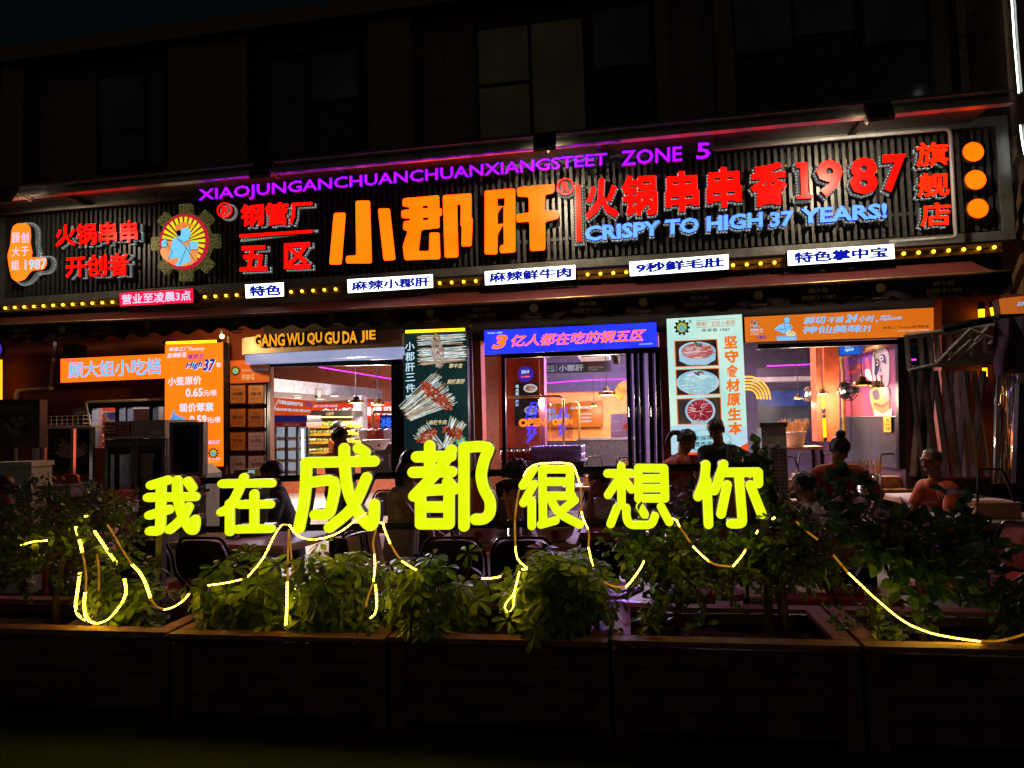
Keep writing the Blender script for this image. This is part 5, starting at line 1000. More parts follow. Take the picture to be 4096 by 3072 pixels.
# ================================================================== INSIDE, THROUGH THE RIGHT OPENING
frame_bars('door_frame', 'dark frame under the right orange light box', 8, ((-90, 560, 1500, 505, 1500, 545, -90, 598), (1120, 530, 1180, 528, 1190, 1640, 1135, 1640)), 8.5)
neon('magenta neon line on the dark wall of the right opening', K(8, -10, 748, 140, 742, 280, 738, 425, 728), 11.5)
neon('short magenta neon line beside the panda mural', K(8, 1140, 695, 1280, 692), 9.3)
t = thing('ceiling_beam', 'pale boxed ceiling beam in the right opening', 'ceiling beam'); MB().poly(K(8, -95, 768, 450, 748, 460, 835, -95, 848), 11.6, 0, .4).build('front', M('#3a3048', .6), t); MB().poly(K(8, -95, 845, 455, 832, 455, 870, -95, 885), 11.55, 0, .4).build('trim', M('#8a8490', .5), t)
t = thing('back_window', 'bluish frosted window with a roller blind in the right opening', 'window'); MB().poly(K(8, -90, 950, 365, 935, 370, 1305, -90, 1310), 12.2, 0, .05).build('frame', M('#3a2a30', .5), t); MB().poly(K(8, -80, 965, 350, 950, 355, 1090, -80, 1098), 12.2, .004).build('blind', E('#5868b8', .55, '#3a4890', 5), t); MB().poly(K(8, -80, 1100, 350, 1090, 355, 1298, -80, 1302), 12.2, .004).build('pane', E('#7a7884', .4, '#4a4854', 2.5), t)
t = thing('inner_pillar', 'orange pillar with a yellow tube light in the right opening', 'pillar'); MB().poly(K(8, 478, 560, 615, 552, 618, 1400, 500, 1400), 10.2, 0, .3).build('shaft', M('#b4532a', .6), t); MB().poly(K(8, 410, 568, 478, 560, 500, 1400, 430, 1400), 10.25, 0, .3).build('side_panel', M('#a0502c', .6), t)
tube_lamp('yellow tube light up the orange pillar in the right opening', K(8, 476, 990, 480, 1120), 10.1, .02); tube_lamp('lower yellow tube light on the orange pillar in the right opening', K(8, 484, 1190, 492, 1370), 10.1, .02)
t = thing('wall_screen', 'blue lit television under the orange light box at right', 'screen'); PT = 9.6; MB().poly(K(8, 610, 556, 818, 548, 818, 645, 618, 662), PT, 0, .06).build('casing', BLACK, t); MB().poly(K(8, 614, 560, 814, 552, 814, 641, 622, 657), PT, .004).build('panel', E('#2a6ae0', .9, '#1c50c0', 3), t); T(t, 8, "腔调", (665, 570, 712, 567, 712, 588, 665, 590), PT, PW, .03, .007); T(t, 8, "High33年", (662, 592, 740, 588, 740, 622, 662, 628), PT, PW, .04, .007, .2)
MX = ('x', XR)
t = thing('panda_mural', 'purple and red wall painting of a smiling panda wearing a scarf', 'mural')
MB().poly(K(8, 625, 640, 1130, 545, 1142, 1185, 625, 1185), MX, .0, .02).build('panel', M('#7a2a58', .6, 0, .35, 1.2), t)
def mu(pts, hexc, off, r=8, name='painting'): MB().poly(rounded(K(8, *pts), r), MX, off).build(name, M(hexc, .6, 0, .12, 5), t)
mu((680, 1000, 780, 960, 860, 1010, 900, 1180, 640, 1180, 640, 1120), '#a83048', .004); mu((695, 660, 800, 645, 900, 630, 900, 720, 700, 740), '#5a2a80', .004)
mu((910, 640, 930, 590, 975, 565, 1030, 590, 1055, 660, 1055, 800, 1050, 900, 1010, 945, 950, 940, 915, 880, 905, 760), '#a8a0a4', .008, 18)
mu((930, 730, 940, 690, 965, 685, 975, 730, 965, 790, 945, 835, 925, 820), '#2a2450', .012, 8); mu((975, 670, 985, 642, 1015, 645, 1030, 690, 1030, 735, 1010, 720, 985, 705), '#2a2450', .012, 8)
for x, y in ((951, 722), (993, 680)): MB().ell(K(8, x, y)[0], 7, 10, MX, .016, 0, 16).build('painting', M('#e8e4e0', .5), t); MB().ell(K(8, x + 2, y)[0], 4, 6, MX, .020, 0, 16).build('painting', M('#1c1830', .5), t)
mu((978, 775, 986, 770, 988, 795, 980, 800), '#201c28', .012, 3); mu((965, 820, 985, 830, 1000, 818, 995, 845, 990, 880, 982, 882, 980, 845), '#7a2430', .012, 4)
mu((880, 960, 940, 930, 1050, 930, 1060, 1000, 1050, 1100, 1080, 1180, 920, 1180, 900, 1080, 885, 1030), '#c86c34', .006, 10); mu((905, 965, 950, 945, 975, 1000, 965, 1040, 920, 1040), '#2a1c3a', .010); mu((1000, 950, 1050, 930, 1060, 990, 1045, 1040, 1005, 1030), '#2a1c3a', .010)
mu((925, 1060, 990, 1085, 1060, 1040, 1060, 1060, 995, 1110, 925, 1085), '#8a1c20', .014, 4); mu((925, 1120, 1000, 1160, 1080, 1110, 1080, 1178, 925, 1178), '#b0a098', .012, 4); mu((840, 690, 865, 665, 880, 720, 915, 860, 900, 880, 860, 760), '#c04058', .007, 6); mu((845, 780, 880, 770, 905, 850, 900, 880, 850, 840), '#d8d0b8', .010, 6)
for i, x in enumerate((697, 718, 740)): MB().ell(K(8, x + 14, 802 - i * 3)[0], 6, 8, MX, .008, 0, 12).build('painting', M('#c8382c', .5), t)
T(t, 8, "火锅串串香", (768, 735, 830, 725, 830, 770, 768, 782), MX, M('#c05038', .5), .02, .009)
t = thing('terrazzo_wainscot', 'speckled grey stone lower wall under the panda mural', 'wall panel'); MB().poly(K(8, 615, 1186, 1145, 1186, 1155, 1640, 615, 1560), MX, .02, .04).build('panel', TERRAZZO(), t); m = MB(); m.tube([W(K(8, 640, 1186)[0], MX, .03), W(K(8, 1143, 1186)[0], MX, .03)], .012, 6); m.build('trim', M('#5a5458', .4), t)
t = thing('smoking_notice', 'yellow no smoking notice with red and black print on the speckled wall', 'notice'); MB().poly(K(8, 1032, 1185, 1098, 1190, 1100, 1318, 1038, 1316), MX, .05, .01).build('panel', M('#e8b418', .5, 0, .05), t); T(t, 8, "公共场合", (1058, 1240, 1092, 1240, 1092, 1262, 1058, 1262), MX, DARK, .03, .056); T(t, 8, "禁止吸烟", (1058, 1275, 1094, 1275, 1094, 1298, 1058, 1298), MX, DARK, .03, .056)
m = MB(); lp = ring(*K(8, 1046, 1245)[0], 5, 12, 1.4, 18); gv, gf = fill2d(lp); lattice(m, gv, gf, lambda p: W(p, MX, .056), 0, MX); m.poly(K(8, 1062, 1205, 1086, 1206, 1086, 1224, 1062, 1224), MX, .056); m.build('print', M('#b02020', .5), t)
t = thing('gold_pipe', 'yellow painted pipe rising and bending along the panda wall', 'pipe'); MB().ptube(K(8, 665, 1400, 655, 1190, 648, 800, 634, 690) + smooth(K(8, 634, 675, 650, 662), 2) + K(8, 860, 602, 1085, 540), ('x', XR - .1), .028, 8).build('pipe', M('#b88a3c', .4, .3), t, True)
for i, (c, wd, P_, top, on) in enumerate((((470, 985), 108, 9.9, 620, 8), ((815, 905), 178, 9.0, 560, .9), ((940, 930), 150, 9.4, 560, .6), ((665, 958), 130, 9.7, 600, 5), ((262, 1025), 92, 11.0, 700, 6))): pendant(['gold pendant lamp in front of the orange pillar at right', 'largest gold pendant lamp before the panda mural', 'dark gold pendant lamp over the panda chin', 'gold pendant lamp left of the largest one before the mural', 'small gold pendant lamp before the frosted back window'][i], c, 8, wd, P_, top, on)
t = thing('ceiling_lamp', 'warm ceiling lamp panel in the right opening', 'ceiling light'); m = MB(); m.box((1.3, 10.1, 3.3), (.9, .3, .03)); m.build('lens', E('#ffd8b0', 3), t); lamp('AREA', (1.3, 10.1, 3.26), '#ffdcc4', 130, t, .8)
t = thing('spot_lamp', 'bright spotlight on the dark ceiling of the right opening', 'spotlight'); p = W(K(7, 2143, 325)[0], 11.0); m = MB(); m.lathe(p, [(.07, 0), (.065, .08), (.0005, .1)], 14); m.build('shade', BLACK, t, True); m = MB(); m.lathe(p, [(.0005, .012), (.06, .012)], 14); m.build('bulb', E('#fff0ff', 7), t)
t = thing('neon_arch', 'golden neon rainbow arch at the left of the right opening', 'neon sign'); m = MB(); c = K(7, 2040, 745)[0]
for i in range(5): r = 190 - i * 27; m.ptube([(c[0] + r * ZS * math.cos(math.radians(a)), c[1] - r * ZS * math.sin(math.radians(a))) for a in range(-2, 112, 6)], 9.9, .013, 6)
m.build('tube', E('#ffc04a', 1.7, '#e89a30', 8), t)
for lab, x, y, P_ in (('black wall fan on the side wall before the panda mural', 690, 960, 9.5), ('white and amber wall fan by the frosted back window', 370, 990, 10.6)):
    t = thing('wall_fan', lab, 'fan'); p = W(K(8, x, y)[0], P_); r = .13; m = MB()
    for k in range(3): m.tube([p + V((r * (1 - .3 * k) * math.cos(a), -.04 * k, r * (1 - .3 * k) * math.sin(a))) for a in [i * 6.283 / 20 for i in range(20)]], .005, 5, True)
    for k in range(10): a = k * .628; m.tube([p + V((.03 * math.cos(a), -.09, .03 * math.sin(a))), p + V((r * math.cos(a), 0, r * math.sin(a)))], .003, 4)
    m.build('cage', BLACKM, t); m = MB()
    for k in range(3): a = k * 2.09; m.ball(p + V((.08 * math.cos(a), -.03, .08 * math.sin(a))), (.06, .008, .045), 8, 4)
    m.build('blade', M('#1c1c20' if P_ < 10 else '#5a4a38', .6), t); m = MB(); m.cap(p + V((0, -.02, 0)), p + V((0, .12, 0)), .05, .06); m.tube([p + V((0, .1, 0)), p + V((.1, .2, -.12))], .02, 6); m.build('motor', M('#d8d4c8' if P_ > 10 else '#3a3a3e', .4), t)
# ================================================================== PATIO: appliances and racks on the left
BACKW = M('#cfcdc8', .45, 0, .12)
t = thing('menu_box', 'dark sign box picturing a bowl of dumplings, at the left edge', 'sign box'); PX = 6.6
MB().poly(K(5, -60, 752, 345, 752, 340, 1170, -60, 1165), PX, 0, .1).build('panel', M('#4a3834', .5), t); MB().ell(K(5, 150, 980)[0], 64, 52, PX, .005, 0, 36).build('bowl', M('#5a524c', .5), t); MB().ell(K(5, 150, 970)[0], 58, 42, PX, .008, 0, 36).build('soup', M('#3a2a20', .4), t)
m = MB()
for x, y in ((60, 980), (120, 930), (160, 970), (100, 1020), (150, 1035), (190, 920)): m.ell(K(5, x, y)[0], 13, 12, PX, .011, 0, 16)
m.build('dumpling', M('#8a8078', .5), t); T(t, 5, "醪糟红糖汤圆", (-40, 805, 260, 800, 262, 850, -40, 860), PX, M('#8a827c', .5), .02); m = MB(); m.line(K(5, 170, 990, 285, 905), 5, PX, .013); m.build('spoon', M('#8a8480', .4), t)
t = thing('post', 'pale metal post under the dark dumpling sign box', 'post'); a = W(K(5, 312, 1165)[0], 6.7); m = MB(); m.box((a.x, 6.7, a.z / 2), (.05, .05, a.z)); m.build('shaft', STEEL, t); m = MB(); m.box((a.x, 6.7, .01), (.2, .2, .02)); m.build('base', STEEL, t)
t = thing('shelf_stand', 'white shelf stand with a wire rack on top, beside the upright fridge', 'shelf'); PH = 6.9
m = MB(); m.poly(K(5, 362, 980, 792, 980, 792, 1003, 362, 1005), PH, 0, .5); m.build('shelf', WHITEP, t); z = W(K(5, 500, 1000)[0], PH).z; x0, x1 = W(K(5, 366, 1000)[0], PH).x, W(K(5, 782, 1000)[0], PH).x
for x in (x0, x1):
    for y in (PH + .03, PH + .45): m = MB(); m.box((x, y, z / 2), (.04, .04, z)); m.build('leg', STEEL, t)
m = MB()
for h in (0, .045, .09): m.tube([(x0, PH + .05, z + .05 + h), (x0 + .5, PH + .05, z + .05 + h), (x0 + .5, PH + .3, z + .05 + h)], .004, 5)
for i in range(8): m.tube([(x0 + .07 * i, PH + .05, z + .03), (x0 + .07 * i, PH + .05, z + .14)], .003, 5)
m.build('wire_rack', WHITEP, t)
t = thing('display_fridge', 'tall two door glass fridge with a red price sheet, below the snack window', 'fridge'); PF = 7.1
fx0, fx1 = W(K(5, 902, 1000)[0], PF).x, W(K(5, 1425, 1000)[0], PF).x; fz = W(K(5, 1160, 935)[0], PF).z; fm = W(K(5, 1160, 1090)[0], PF).z
m = MB(); m.box(((fx0 + fx1) / 2, PF + .3, (fz + fm) / 2), (fx1 - fx0, .6, fz - fm)); m.build('header', M('#a8a6a0', .45, 0, .1), t)
m = MB()
for x in (fx0 + .02, fx1 - .02): m.box((x, PF + .32, fm / 2), (.04, .56, fm - .004))
m.box(((fx0 + fx1) / 2, PF + .6, fm / 2), (fx1 - fx0 - .09, .03, fm - .01)); m.box(((fx0 + fx1) / 2, PF + .3, .1), (fx1 - fx0 - .09, .55, .2)); m.build('body', M('#6a6a68', .5), t)
m = MB()
for z in (.5, .85, 1.2): m.box(((fx0 + fx1) / 2, PF + .32, z), (fx1 - fx0 - .1, .5, .015))
m.build('shelf', M('#7a7a7c', .4, .4), t)
for s in (0, 1):
    a = fx0 + (fx1 - fx0) * s / 2; b_ = a + (fx1 - fx0) / 2; m = MB(); e = .045
    m.box((a + e / 2 + .004, PF + .02, fm / 2), (e, .035, fm - .03)); m.box((b_ - e / 2 - .004, PF + .02, fm / 2), (e, .035, fm - .03)); m.box(((a + b_) / 2, PF + .02, fm - .05), (b_ - a - 2 * e - .01, .034, .06)); m.box(((a + b_) / 2, PF + .02, .06), (b_ - a - 2 * e - .01, .034, .08)); d = m.build('door', M('#5c5c5c', .4, .4), t)
    m = MB(); m.box(((a + b_) / 2, PF + .025, fm / 2), (b_ - a - 2 * e, .006, fm - .15)); m.build('pane', GLASS('#8a9090', .12), d); m = MB(); hx = b_ - .03 if s == 0 else a + .03; m.cap((hx, PF - .02, .85), (hx, PF - .02, 1.15), .012, .012, 8); m.build('handle', STEEL, d)
MB().poly(K(5, 904, 962, 1140, 958, 1140, 1065, 904, 1070), PF, .006).build('price_sheet', M('#8a1c20', .5), t)
for i, s in enumerate(("碗碗 酸梅汤 7元/杯", "雪碧可乐 7元/杯", "唯怡豆奶 7元/杯")): T(t, 5, s, (912, 980 + i * 26, 1010, 978 + i * 26, 1010, 994 + i * 26, 912, 997 + i * 26), PF, WP, .008, .009)
for i, s in enumerate(("雪 花 8元/瓶", "纯 生 12元/瓶", "乌苏 12元/瓶", "纯 心 10元/瓶")): T(t, 5, s, (1030, 966 + i * 25, 1120, 965 + i * 25, 1120, 980 + i * 25, 1030, 982 + i * 25), PF, WP, .008, .009)
MB().poly(rounded(K(5, 1318, 1015, 1400, 1012, 1400, 1042, 1318, 1046), 3), PF, .006).build('control_panel', M('#d0ccc4', .4), t)
rn = random.Random(3); gm_ = [MB(), MB()]
for z in (.51, .86): 
    for i in range(12): gm_[i % 2].lathe((fx0 + .12 + (fx1 - fx0 - .24) * i / 11, PF + .25 + rn.uniform(-.05, .1), z), [(.0005, 0), (.033, 0), (.033, .14), (.014, .2), (.014, .24), (.0005, .24)], 10)
gm_[0].build('bottle', M('#243a24', .15), t, True); gm_[1].build('bottle', M('#3a2a1c', .15), t, True)
t = thing('ordering_kiosk', 'tall self service kiosk with a black screen and white base, by the price panel', 'kiosk'); PKi = 6.9
MB().poly(rounded(K(5, 1462, 948, 1758, 943, 1752, 1412, 1470, 1418), 8), PKi, 0, .09).build('housing', M('#77777c', .4, .3), t); MB().poly(K(5, 1494, 975, 1718, 970, 1714, 1380, 1500, 1385), PKi, .003).build('screen', M('#08080a', .08, 0, .1), t)
kx0, kx1 = W(K(5, 1600, 1400)[0], PKi + .2).x, W(K(5, 1825, 1400)[0], PKi + .2).x; kz = W(K(5, 1760, 1310)[0], PKi + .2).z; m = MB(); m.hexa([V((kx0, PKi + .1, .0)), V((kx1, PKi + .1, .0)), V((kx1, PKi + .1, kz - .1)), V((kx1 - .12, PKi + .1, kz)), V((kx0, PKi + .1, kz))], [V((kx0, PKi + .4, .0)), V((kx1, PKi + .4, .0)), V((kx1, PKi + .4, kz - .1)), V((kx1 - .12, PKi + .4, kz)), V((kx0, PKi + .4, kz))]); m.build('base', BACKW, t); m = MB(); m.poly(K(5, 1776, 1525, 1812, 1522, 1812, 1545, 1776, 1548), PKi + .1, .003); m.build('slot', BLACK, t)
def cooler(label, k, q, P, colr, louv, top):
    t = thing('air_cooler', label, 'air cooler'); pts = K(k, *q); a, b_ = W(pts[0], P), W(pts[1], P); x0, x1, z1 = a.x, b_.x, (a.z + b_.z) / 2; w_ = x1 - x0
    m = MB(); m.box(((x0 + x1) / 2, P + .13, z1 / 2 + .03), (w_, .26, z1 - .06)); m.build('body', colr, t); m = MB(); m.box(((x0 + x1) / 2, P + .13, z1 + .02), (w_ + .03, .29, .05)); m.build('top', top, t); m = MB(); nl = 22
    for u0, u1 in louv:
        for i in range(nl): m.box((x0 + w_ * (u0 + u1) / 2, P - .004, z1 * (.35 + .52 * i / nl)), (w_ * (u1 - u0), .012, z1 * .013))
    m.build('louvre', M('#4a4a48', .5), t); m = MB()
    for x in (x0 + .06, x1 - .06):
        for y in (P + .05, P + .21): m.tube([(x - .012, y, .03), (x + .012, y, .03)], .03, 10)
    m.build('wheel', BLACK, t); return t
cooler('white air cooler with fine louvres at the left edge', 5, (-120, 1335, 272, 1325), 6.2, BACKW, ((.55, .97),), WHITEP)
cooler('grey air cooler with two columns of louvres beside the pale green dish panel', 8, (-60, 1272, 155, 1272), 7.5, M('#b4b4aa', .5), ((.36, .62), (.70, .95)), M('#5a5a58', .5))
t = thing('plastic_chair', 'orange plastic chair back by the left shelf stand', 'chair'); Pc = 6.1; m = MB(); q = K(5, 456, 1440, 470, 1402, 520, 1395, 640, 1396, 668, 1410, 690, 1560, 690, 1640, 455, 1640); m.poly(rounded(q, 8), Pc, 0, .03); m.build('backrest', M('#c8561c', .4), t); a = W(K(5, 460, 1640)[0], Pc); b_ = W(K(5, 690, 1640)[0], Pc); zz = a.z; m = MB(); m.box(((a.x + b_.x) / 2, Pc - .2, zz - .02), (b_.x - a.x, .4, .03)); m.build('seat', M('#c8561c', .4), t)
for x in (a.x + .03, b_.x - .03):
    for y in (Pc - .37, Pc - .02): m = MB(); m.box((x, y, (zz - .03) / 2), (.04, .04, zz - .04)); m.build('leg', M('#b84e1a', .4), t)
m = MB()
for i in range(3): m.ptube(K(5, 615, 1445 + i * 22, 640, 1437 + i * 22, 665, 1448 + i * 22), Pc, .006, 6, .004)
m.build('ridge', M('#8a3a12', .5), t)
for lab, q, P, c, nm in (('grey lilac plastic crate by the orange plastic chair', (362, 1510, 590, 1508, 585, 1600, 368, 1605), 5.9, '#8a86a0', 'crate'), ('red printed carton under the two door fridge', (760, 1575, 972, 1560, 972, 1660, 760, 1670), 6.0, '#a02018', 'carton'), ('white and red carton below the red printed carton', (860, 1672, 972, 1665, 972, 1760, 860, 1765), 5.95, '#c8c4c0', 'carton')):
    t = thing(nm, lab, nm); pts = K(5, *q); a, c_ = W(pts[0], P), W(pts[2], P); z0 = max(.01, c_.z); m = MB(); m.box(((a.x + c_.x) / 2, P + .18, (a.z + z0) / 2), (c_.x - a.x, .36, a.z - z0)); m.build('body', M(c, .6), t); m = MB(); m.box(((a.x + c_.x) / 2, P + .18, a.z + .008), (c_.x - a.x + .02, .38, .015)); m.build('rim', M(c, .5), t)
    m = MB(); m.ell(((pts[0][0] + pts[2][0]) / 2 + 22, (pts[0][1] + pts[2][1]) / 2), 9, 12, P, .004, 0, 16); m.build('print', M('#c8b098' if 'red printed' in lab else '#a82420', .6), t)
    if nm == 'carton': m = MB(); m.box(((a.x + c_.x) / 2, P + .18, z0 / 2), (c_.x - a.x - .03, .33, z0 - .006)); m.build('stack_below', M('#7a6a58', .7), t)
    else: m = MB(); m.box(((a.x + c_.x) / 2, P + .18, z0 / 2), (c_.x - a.x - .05, .3, z0 - .006)); m.build('stand', M('#5a5a60', .6), t)
t = thing('card_terminal', 'small yellow payment box with a green screen below the certificates', 'payment box'); PTm = 6.6; MB().poly(K(5, 2020, 1360, 2200, 1352, 2205, 1425, 2020, 1430), PTm, 0, .16).build('body', M('#8a6a1c', .5), t); MB().poly(K(5, 2145, 1362, 2202, 1360, 2202, 1395, 2145, 1398), PTm, .003).build('screen', E('#8ad8c0', .6), t)
a = W(K(5, 2110, 1430)[0], PTm); m = MB(); m.box((a.x, PTm + .1, a.z / 2), (.5, .3, a.z - .01)); tag(m.build('cabinet', M('#2a2624', .6), None), 'dark cabinet carrying the yellow payment box', 'cabinet')

# ================================================================== RIGHT: folded pavilion frame, fabric, plastic curtain, neighbour
STR = M('#9a9490', .45, .3, .2); OWL = M('#a84c1c', .7)
t = thing('orange_side_wall', 'orange painted side wall behind the folded pavilion frame', 'wall'); MB().poly(K(8, 1500, 160, 2260, 120, 2260, 1720, 1500, 1720), 8.1, 0, .2).build('body', M('#8a3c18', .7), t)
tube_lamp('short yellow tube light on the orange side wall above the black beam', K(8, 1843, 242, 1845, 345), 8.0, .03); tube_lamp('short yellow tube light on the orange side wall below the folded frame', K(8, 1872, 752, 1876, 850), 8.0, .022); tube_lamp('thin slanted yellow tube light beside the far right orange box', K(8, 1928, 235, 1945, 320), 8.0, .016)
t = lightbox('light_box', 'orange light box cut off at the right edge with pale digits', 'light box', K(8, 1992, 168, 2320, 128, 2320, 290, 2010, 300), 7.2, .12, E('#e8782c', .55, '#c86420', 3)); T(t, 8, "33年", (2148, 190, 2280, 180, 2275, 225, 2145, 232), 7.2, LB, .03, .006, .2)
t = thing('pavilion_frame', 'folded metal pavilion frame of parallel bars with crossing black legs, at right', 'pavilion frame'); PG = 7.35
m = MB(); m.ptube(K(8, 1190, 485, 1965, 395), PG, .022, 6); m.ptube(K(8, 1190, 495, 1965, 420), PG + .5, .02, 6)
for i in range(6): m.ptube(K(8, 1215 + i * 8, 785 - i * 6, 1965, 640 + i * 20 - 20), PG + .05 * i, .018, 6)
m.build('long_bar', STR, t); m = MB()
for x in (1195, 1310, 1390, 1450, 1560, 1640, 1740, 1860): m.ptube(K(8, x, 480 - (x - 1190) * .1, x + 28, 780 - (x - 1190) * .19), PG + .02, .026, 4)
m.build('upright', STR, t); m = MB()
for a in ((1450, 730, 1745, 430), (1560, 700, 1750, 520), (1740, 430, 1960, 520), (1785, 530, 1900, 410), (1640, 690, 1860, 490), (1910, 560, 1960, 500)): m.ptube(K(8, *a), PG - .02, .018, 6)
m.build('diagonal', STR, t); rn = random.Random(21); m = MB(); m2 = MB()
for i, (x0, x1) in enumerate(((1235, 1350), (1330, 1255), (1345, 1470), (1430, 1380), (1440, 1560), (1520, 1650), (1590, 1500), (1680, 1790), (1720, 1640), (1780, 1900), (1860, 1760), (1620, 1700))):
    (m if i % 2 else m2).ptube(K(8, x0, 790, x1, 1700), PG + .08 + .035 * i, .034 if i % 3 else .026, 4)
m.build('leg', M('#8a7c72', .5, .2), t); m2.build('leg', M('#6a5e58', .5, .2), t)
m = MB(); m.ptube(K(8, 1510, 425, 2260, 285), PG - .1, .035, 4); tag(m.build('roof_beam', BLACKM, None), 'black beam slanting above the folded pavilion frame', 'beam')
t = thing('fabric_bundle', 'dark purple fabric hanging from the black beam at the right edge', 'fabric'); m = MB(); nx_, nz_ = 16, 10; vs = []
q = K(8, 1962, 345, 2300, 300, 2300, 790, 1970, 810)
for i in range(nx_ + 1):
    for j in range(nz_ + 1): p = W(bil(q, i / nx_, 1 - j / nz_), 6.75); vs.append(p + V((0, .05 * math.sin(i * .9 + j * .25) + .02 * math.sin(i * 2.3), -.03 * math.sin(i * .7) * (j == nz_))))
m.add(vs, [(i * (nz_ + 1) + j, (i + 1) * (nz_ + 1) + j, (i + 1) * (nz_ + 1) + j + 1, i * (nz_ + 1) + j + 1) for i in range(nx_) for j in range(nz_)]); m.build('cloth', M('#5c4468', .85, 0, .2, 4, .3), t, True)
PLAS = GLASS('#e8d8b8', .3)
for n_, (x0, x1, P_) in enumerate(((1945, 2060, 7.0), (2050, 2140, 7.15), (2120, 2260, 7.0))):
    t = thing('plastic_curtain', ['left', 'middle', 'right'][n_] + ' strip of clear plastic curtain gleaming yellow at the right edge', 'curtain', 'clear plastic curtain strips'); m = MB(); vs = []; nx_ = 26; nz_ = 8; q = K(8, x0 + 35, 815, x1, 815, x1 + 20, 1760, x0 - 20, 1760)
    for i in range(nx_ + 1):
        for j in range(nz_ + 1): p = W(bil(q, i / nx_, 1 - j / nz_), P_); vs.append(p + V((0, .035 * math.sin(i * 1.5 + n_) + .02 * math.sin(i * .6 + j * .5), 0)))
    m.add(vs, [(i * (nz_ + 1) + j, (i + 1) * (nz_ + 1) + j, (i + 1) * (nz_ + 1) + j + 1, i * (nz_ + 1) + j + 1) for i in range(nx_) for j in range(nz_)]); m.build('sheet', PLAS, t, True)
tube_lamp('upright yellow tube light shining through the plastic curtain', K(8, 2085, 1180, 2095, 1640), 7.8, .025, E('#ffb828', 1.1))
m = MB(); m.ptube(K(8, 2190, 900, 2160, 1760), 6.6, .05, 8); tag(m.build('dark_post', M('#2a1014', .5), None), 'dark maroon post at the right edge before the plastic curtain', 'post')
t = thing('neighbour_pillar', 'brown pillar draped with creased cloth right of the slatted board', 'pillar'); m = MB(); a = W(K(4, 2060, 900)[0], 8.2); m.box((a.x + .9, 8.6, 3.9), (1.6, .8, 5.2)); m.build('shaft', M('#7a5a44', .7, 0, .3, 2), t); m = MB(); vs = []
q = K(4, 2060, 470, 2250, 330, 2260, 1330, 2110, 1300)
for i in range(11):
    for j in range(15): p = W(bil(q, i / 10, 1 - j / 14), 8.12); vs.append(p + V((0, .05 * math.sin(i * 1.1 + j * .7) + .03 * math.sin(j * 1.9), 0)))
m.add(vs, [(i * 15 + j, (i + 1) * 15 + j, (i + 1) * 15 + j + 1, i * 15 + j + 1) for i in range(10) for j in range(14)]); m.build('cloth', M('#5a4232', .85, 0, .3, 5, .3), t, True)
NE = E('#f4fff8', 7)
for lab, pts in (('upper white LED line running down the corner above the metal ledge', [(4043, -60), (4056, 150), (4075, 372)]), ('lower white LED line beside the right end of the slatted board', K(4, 2178, 325, 2190, 420, 2205, 520, 2235, 640))):
    t = thing('white_led_strip', lab, 'LED strip', 'white LED lines at the right edge'); MB().ptube(pts, 7.9, .0075, 6).build('tube', NE, t); MB().ptube([(p[0] + 9, p[1]) for p in pts], 7.96, .03, 4).build('channel', M('#9a9c98', .4, .4), t)

# ================================================================== TABLES AND CHAIRS
WOODT = M('#b8aaa0', .6, 0, .12, 5, 0., .25); EDGE = M('#a07848', .5, 0, .2, 12); RED = M('#a8303a', .45); REDB = M('#7a1c1c', .45); TUBE = M('#1c1c1e', .22, .7, .1)
def table(label, k, FL, FR, depth, top=WOODT, h=.76, ped=True):
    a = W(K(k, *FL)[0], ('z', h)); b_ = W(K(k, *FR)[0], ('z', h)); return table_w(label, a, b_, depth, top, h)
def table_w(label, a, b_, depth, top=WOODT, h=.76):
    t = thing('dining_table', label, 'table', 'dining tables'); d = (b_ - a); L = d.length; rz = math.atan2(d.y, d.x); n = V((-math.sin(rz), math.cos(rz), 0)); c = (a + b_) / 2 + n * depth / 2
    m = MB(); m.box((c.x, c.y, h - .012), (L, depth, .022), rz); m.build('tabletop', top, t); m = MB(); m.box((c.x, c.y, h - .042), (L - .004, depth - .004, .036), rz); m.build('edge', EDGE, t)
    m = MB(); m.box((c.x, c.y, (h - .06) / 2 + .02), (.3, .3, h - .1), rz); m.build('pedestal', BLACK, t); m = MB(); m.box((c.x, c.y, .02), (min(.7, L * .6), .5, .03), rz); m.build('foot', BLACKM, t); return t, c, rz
T1, c1, r1 = table('pale topped table behind the first two yellow characters', 11, (1450, 692), (2445, 720), .78)
T2, c2, r2 = table('pale topped table with two cream bowls behind the fourth and fifth yellow characters', 12, (1785, 702), (3030, 702), .8)
T3, c3, r3 = table('pale table glimpsed between the shrubs at right', 14, (480, 715), (1150, 722), .8)
T4, c4, r4 = table('table with a steel hotpot ring before the bald man', 14, (1318, 340), (2095, 325), .85)
T5, c5, r5 = table('small table gleaming violet behind the third yellow character', 12, (1310, 322), (1700, 332), .7, M('#8a80a8', .25, 0, .1))  # violet gleam from the shop is put into the tabletop colour
T6, c6, r6 = table('table beyond the leaves right of the last yellow character', 15, (1225, 655), (1560, 650), .8)
T7, c7, r7 = table('reddish table beyond the sixth yellow character', 13, (880, 605), (1240, 605), .6, M('#a85a68', .35))
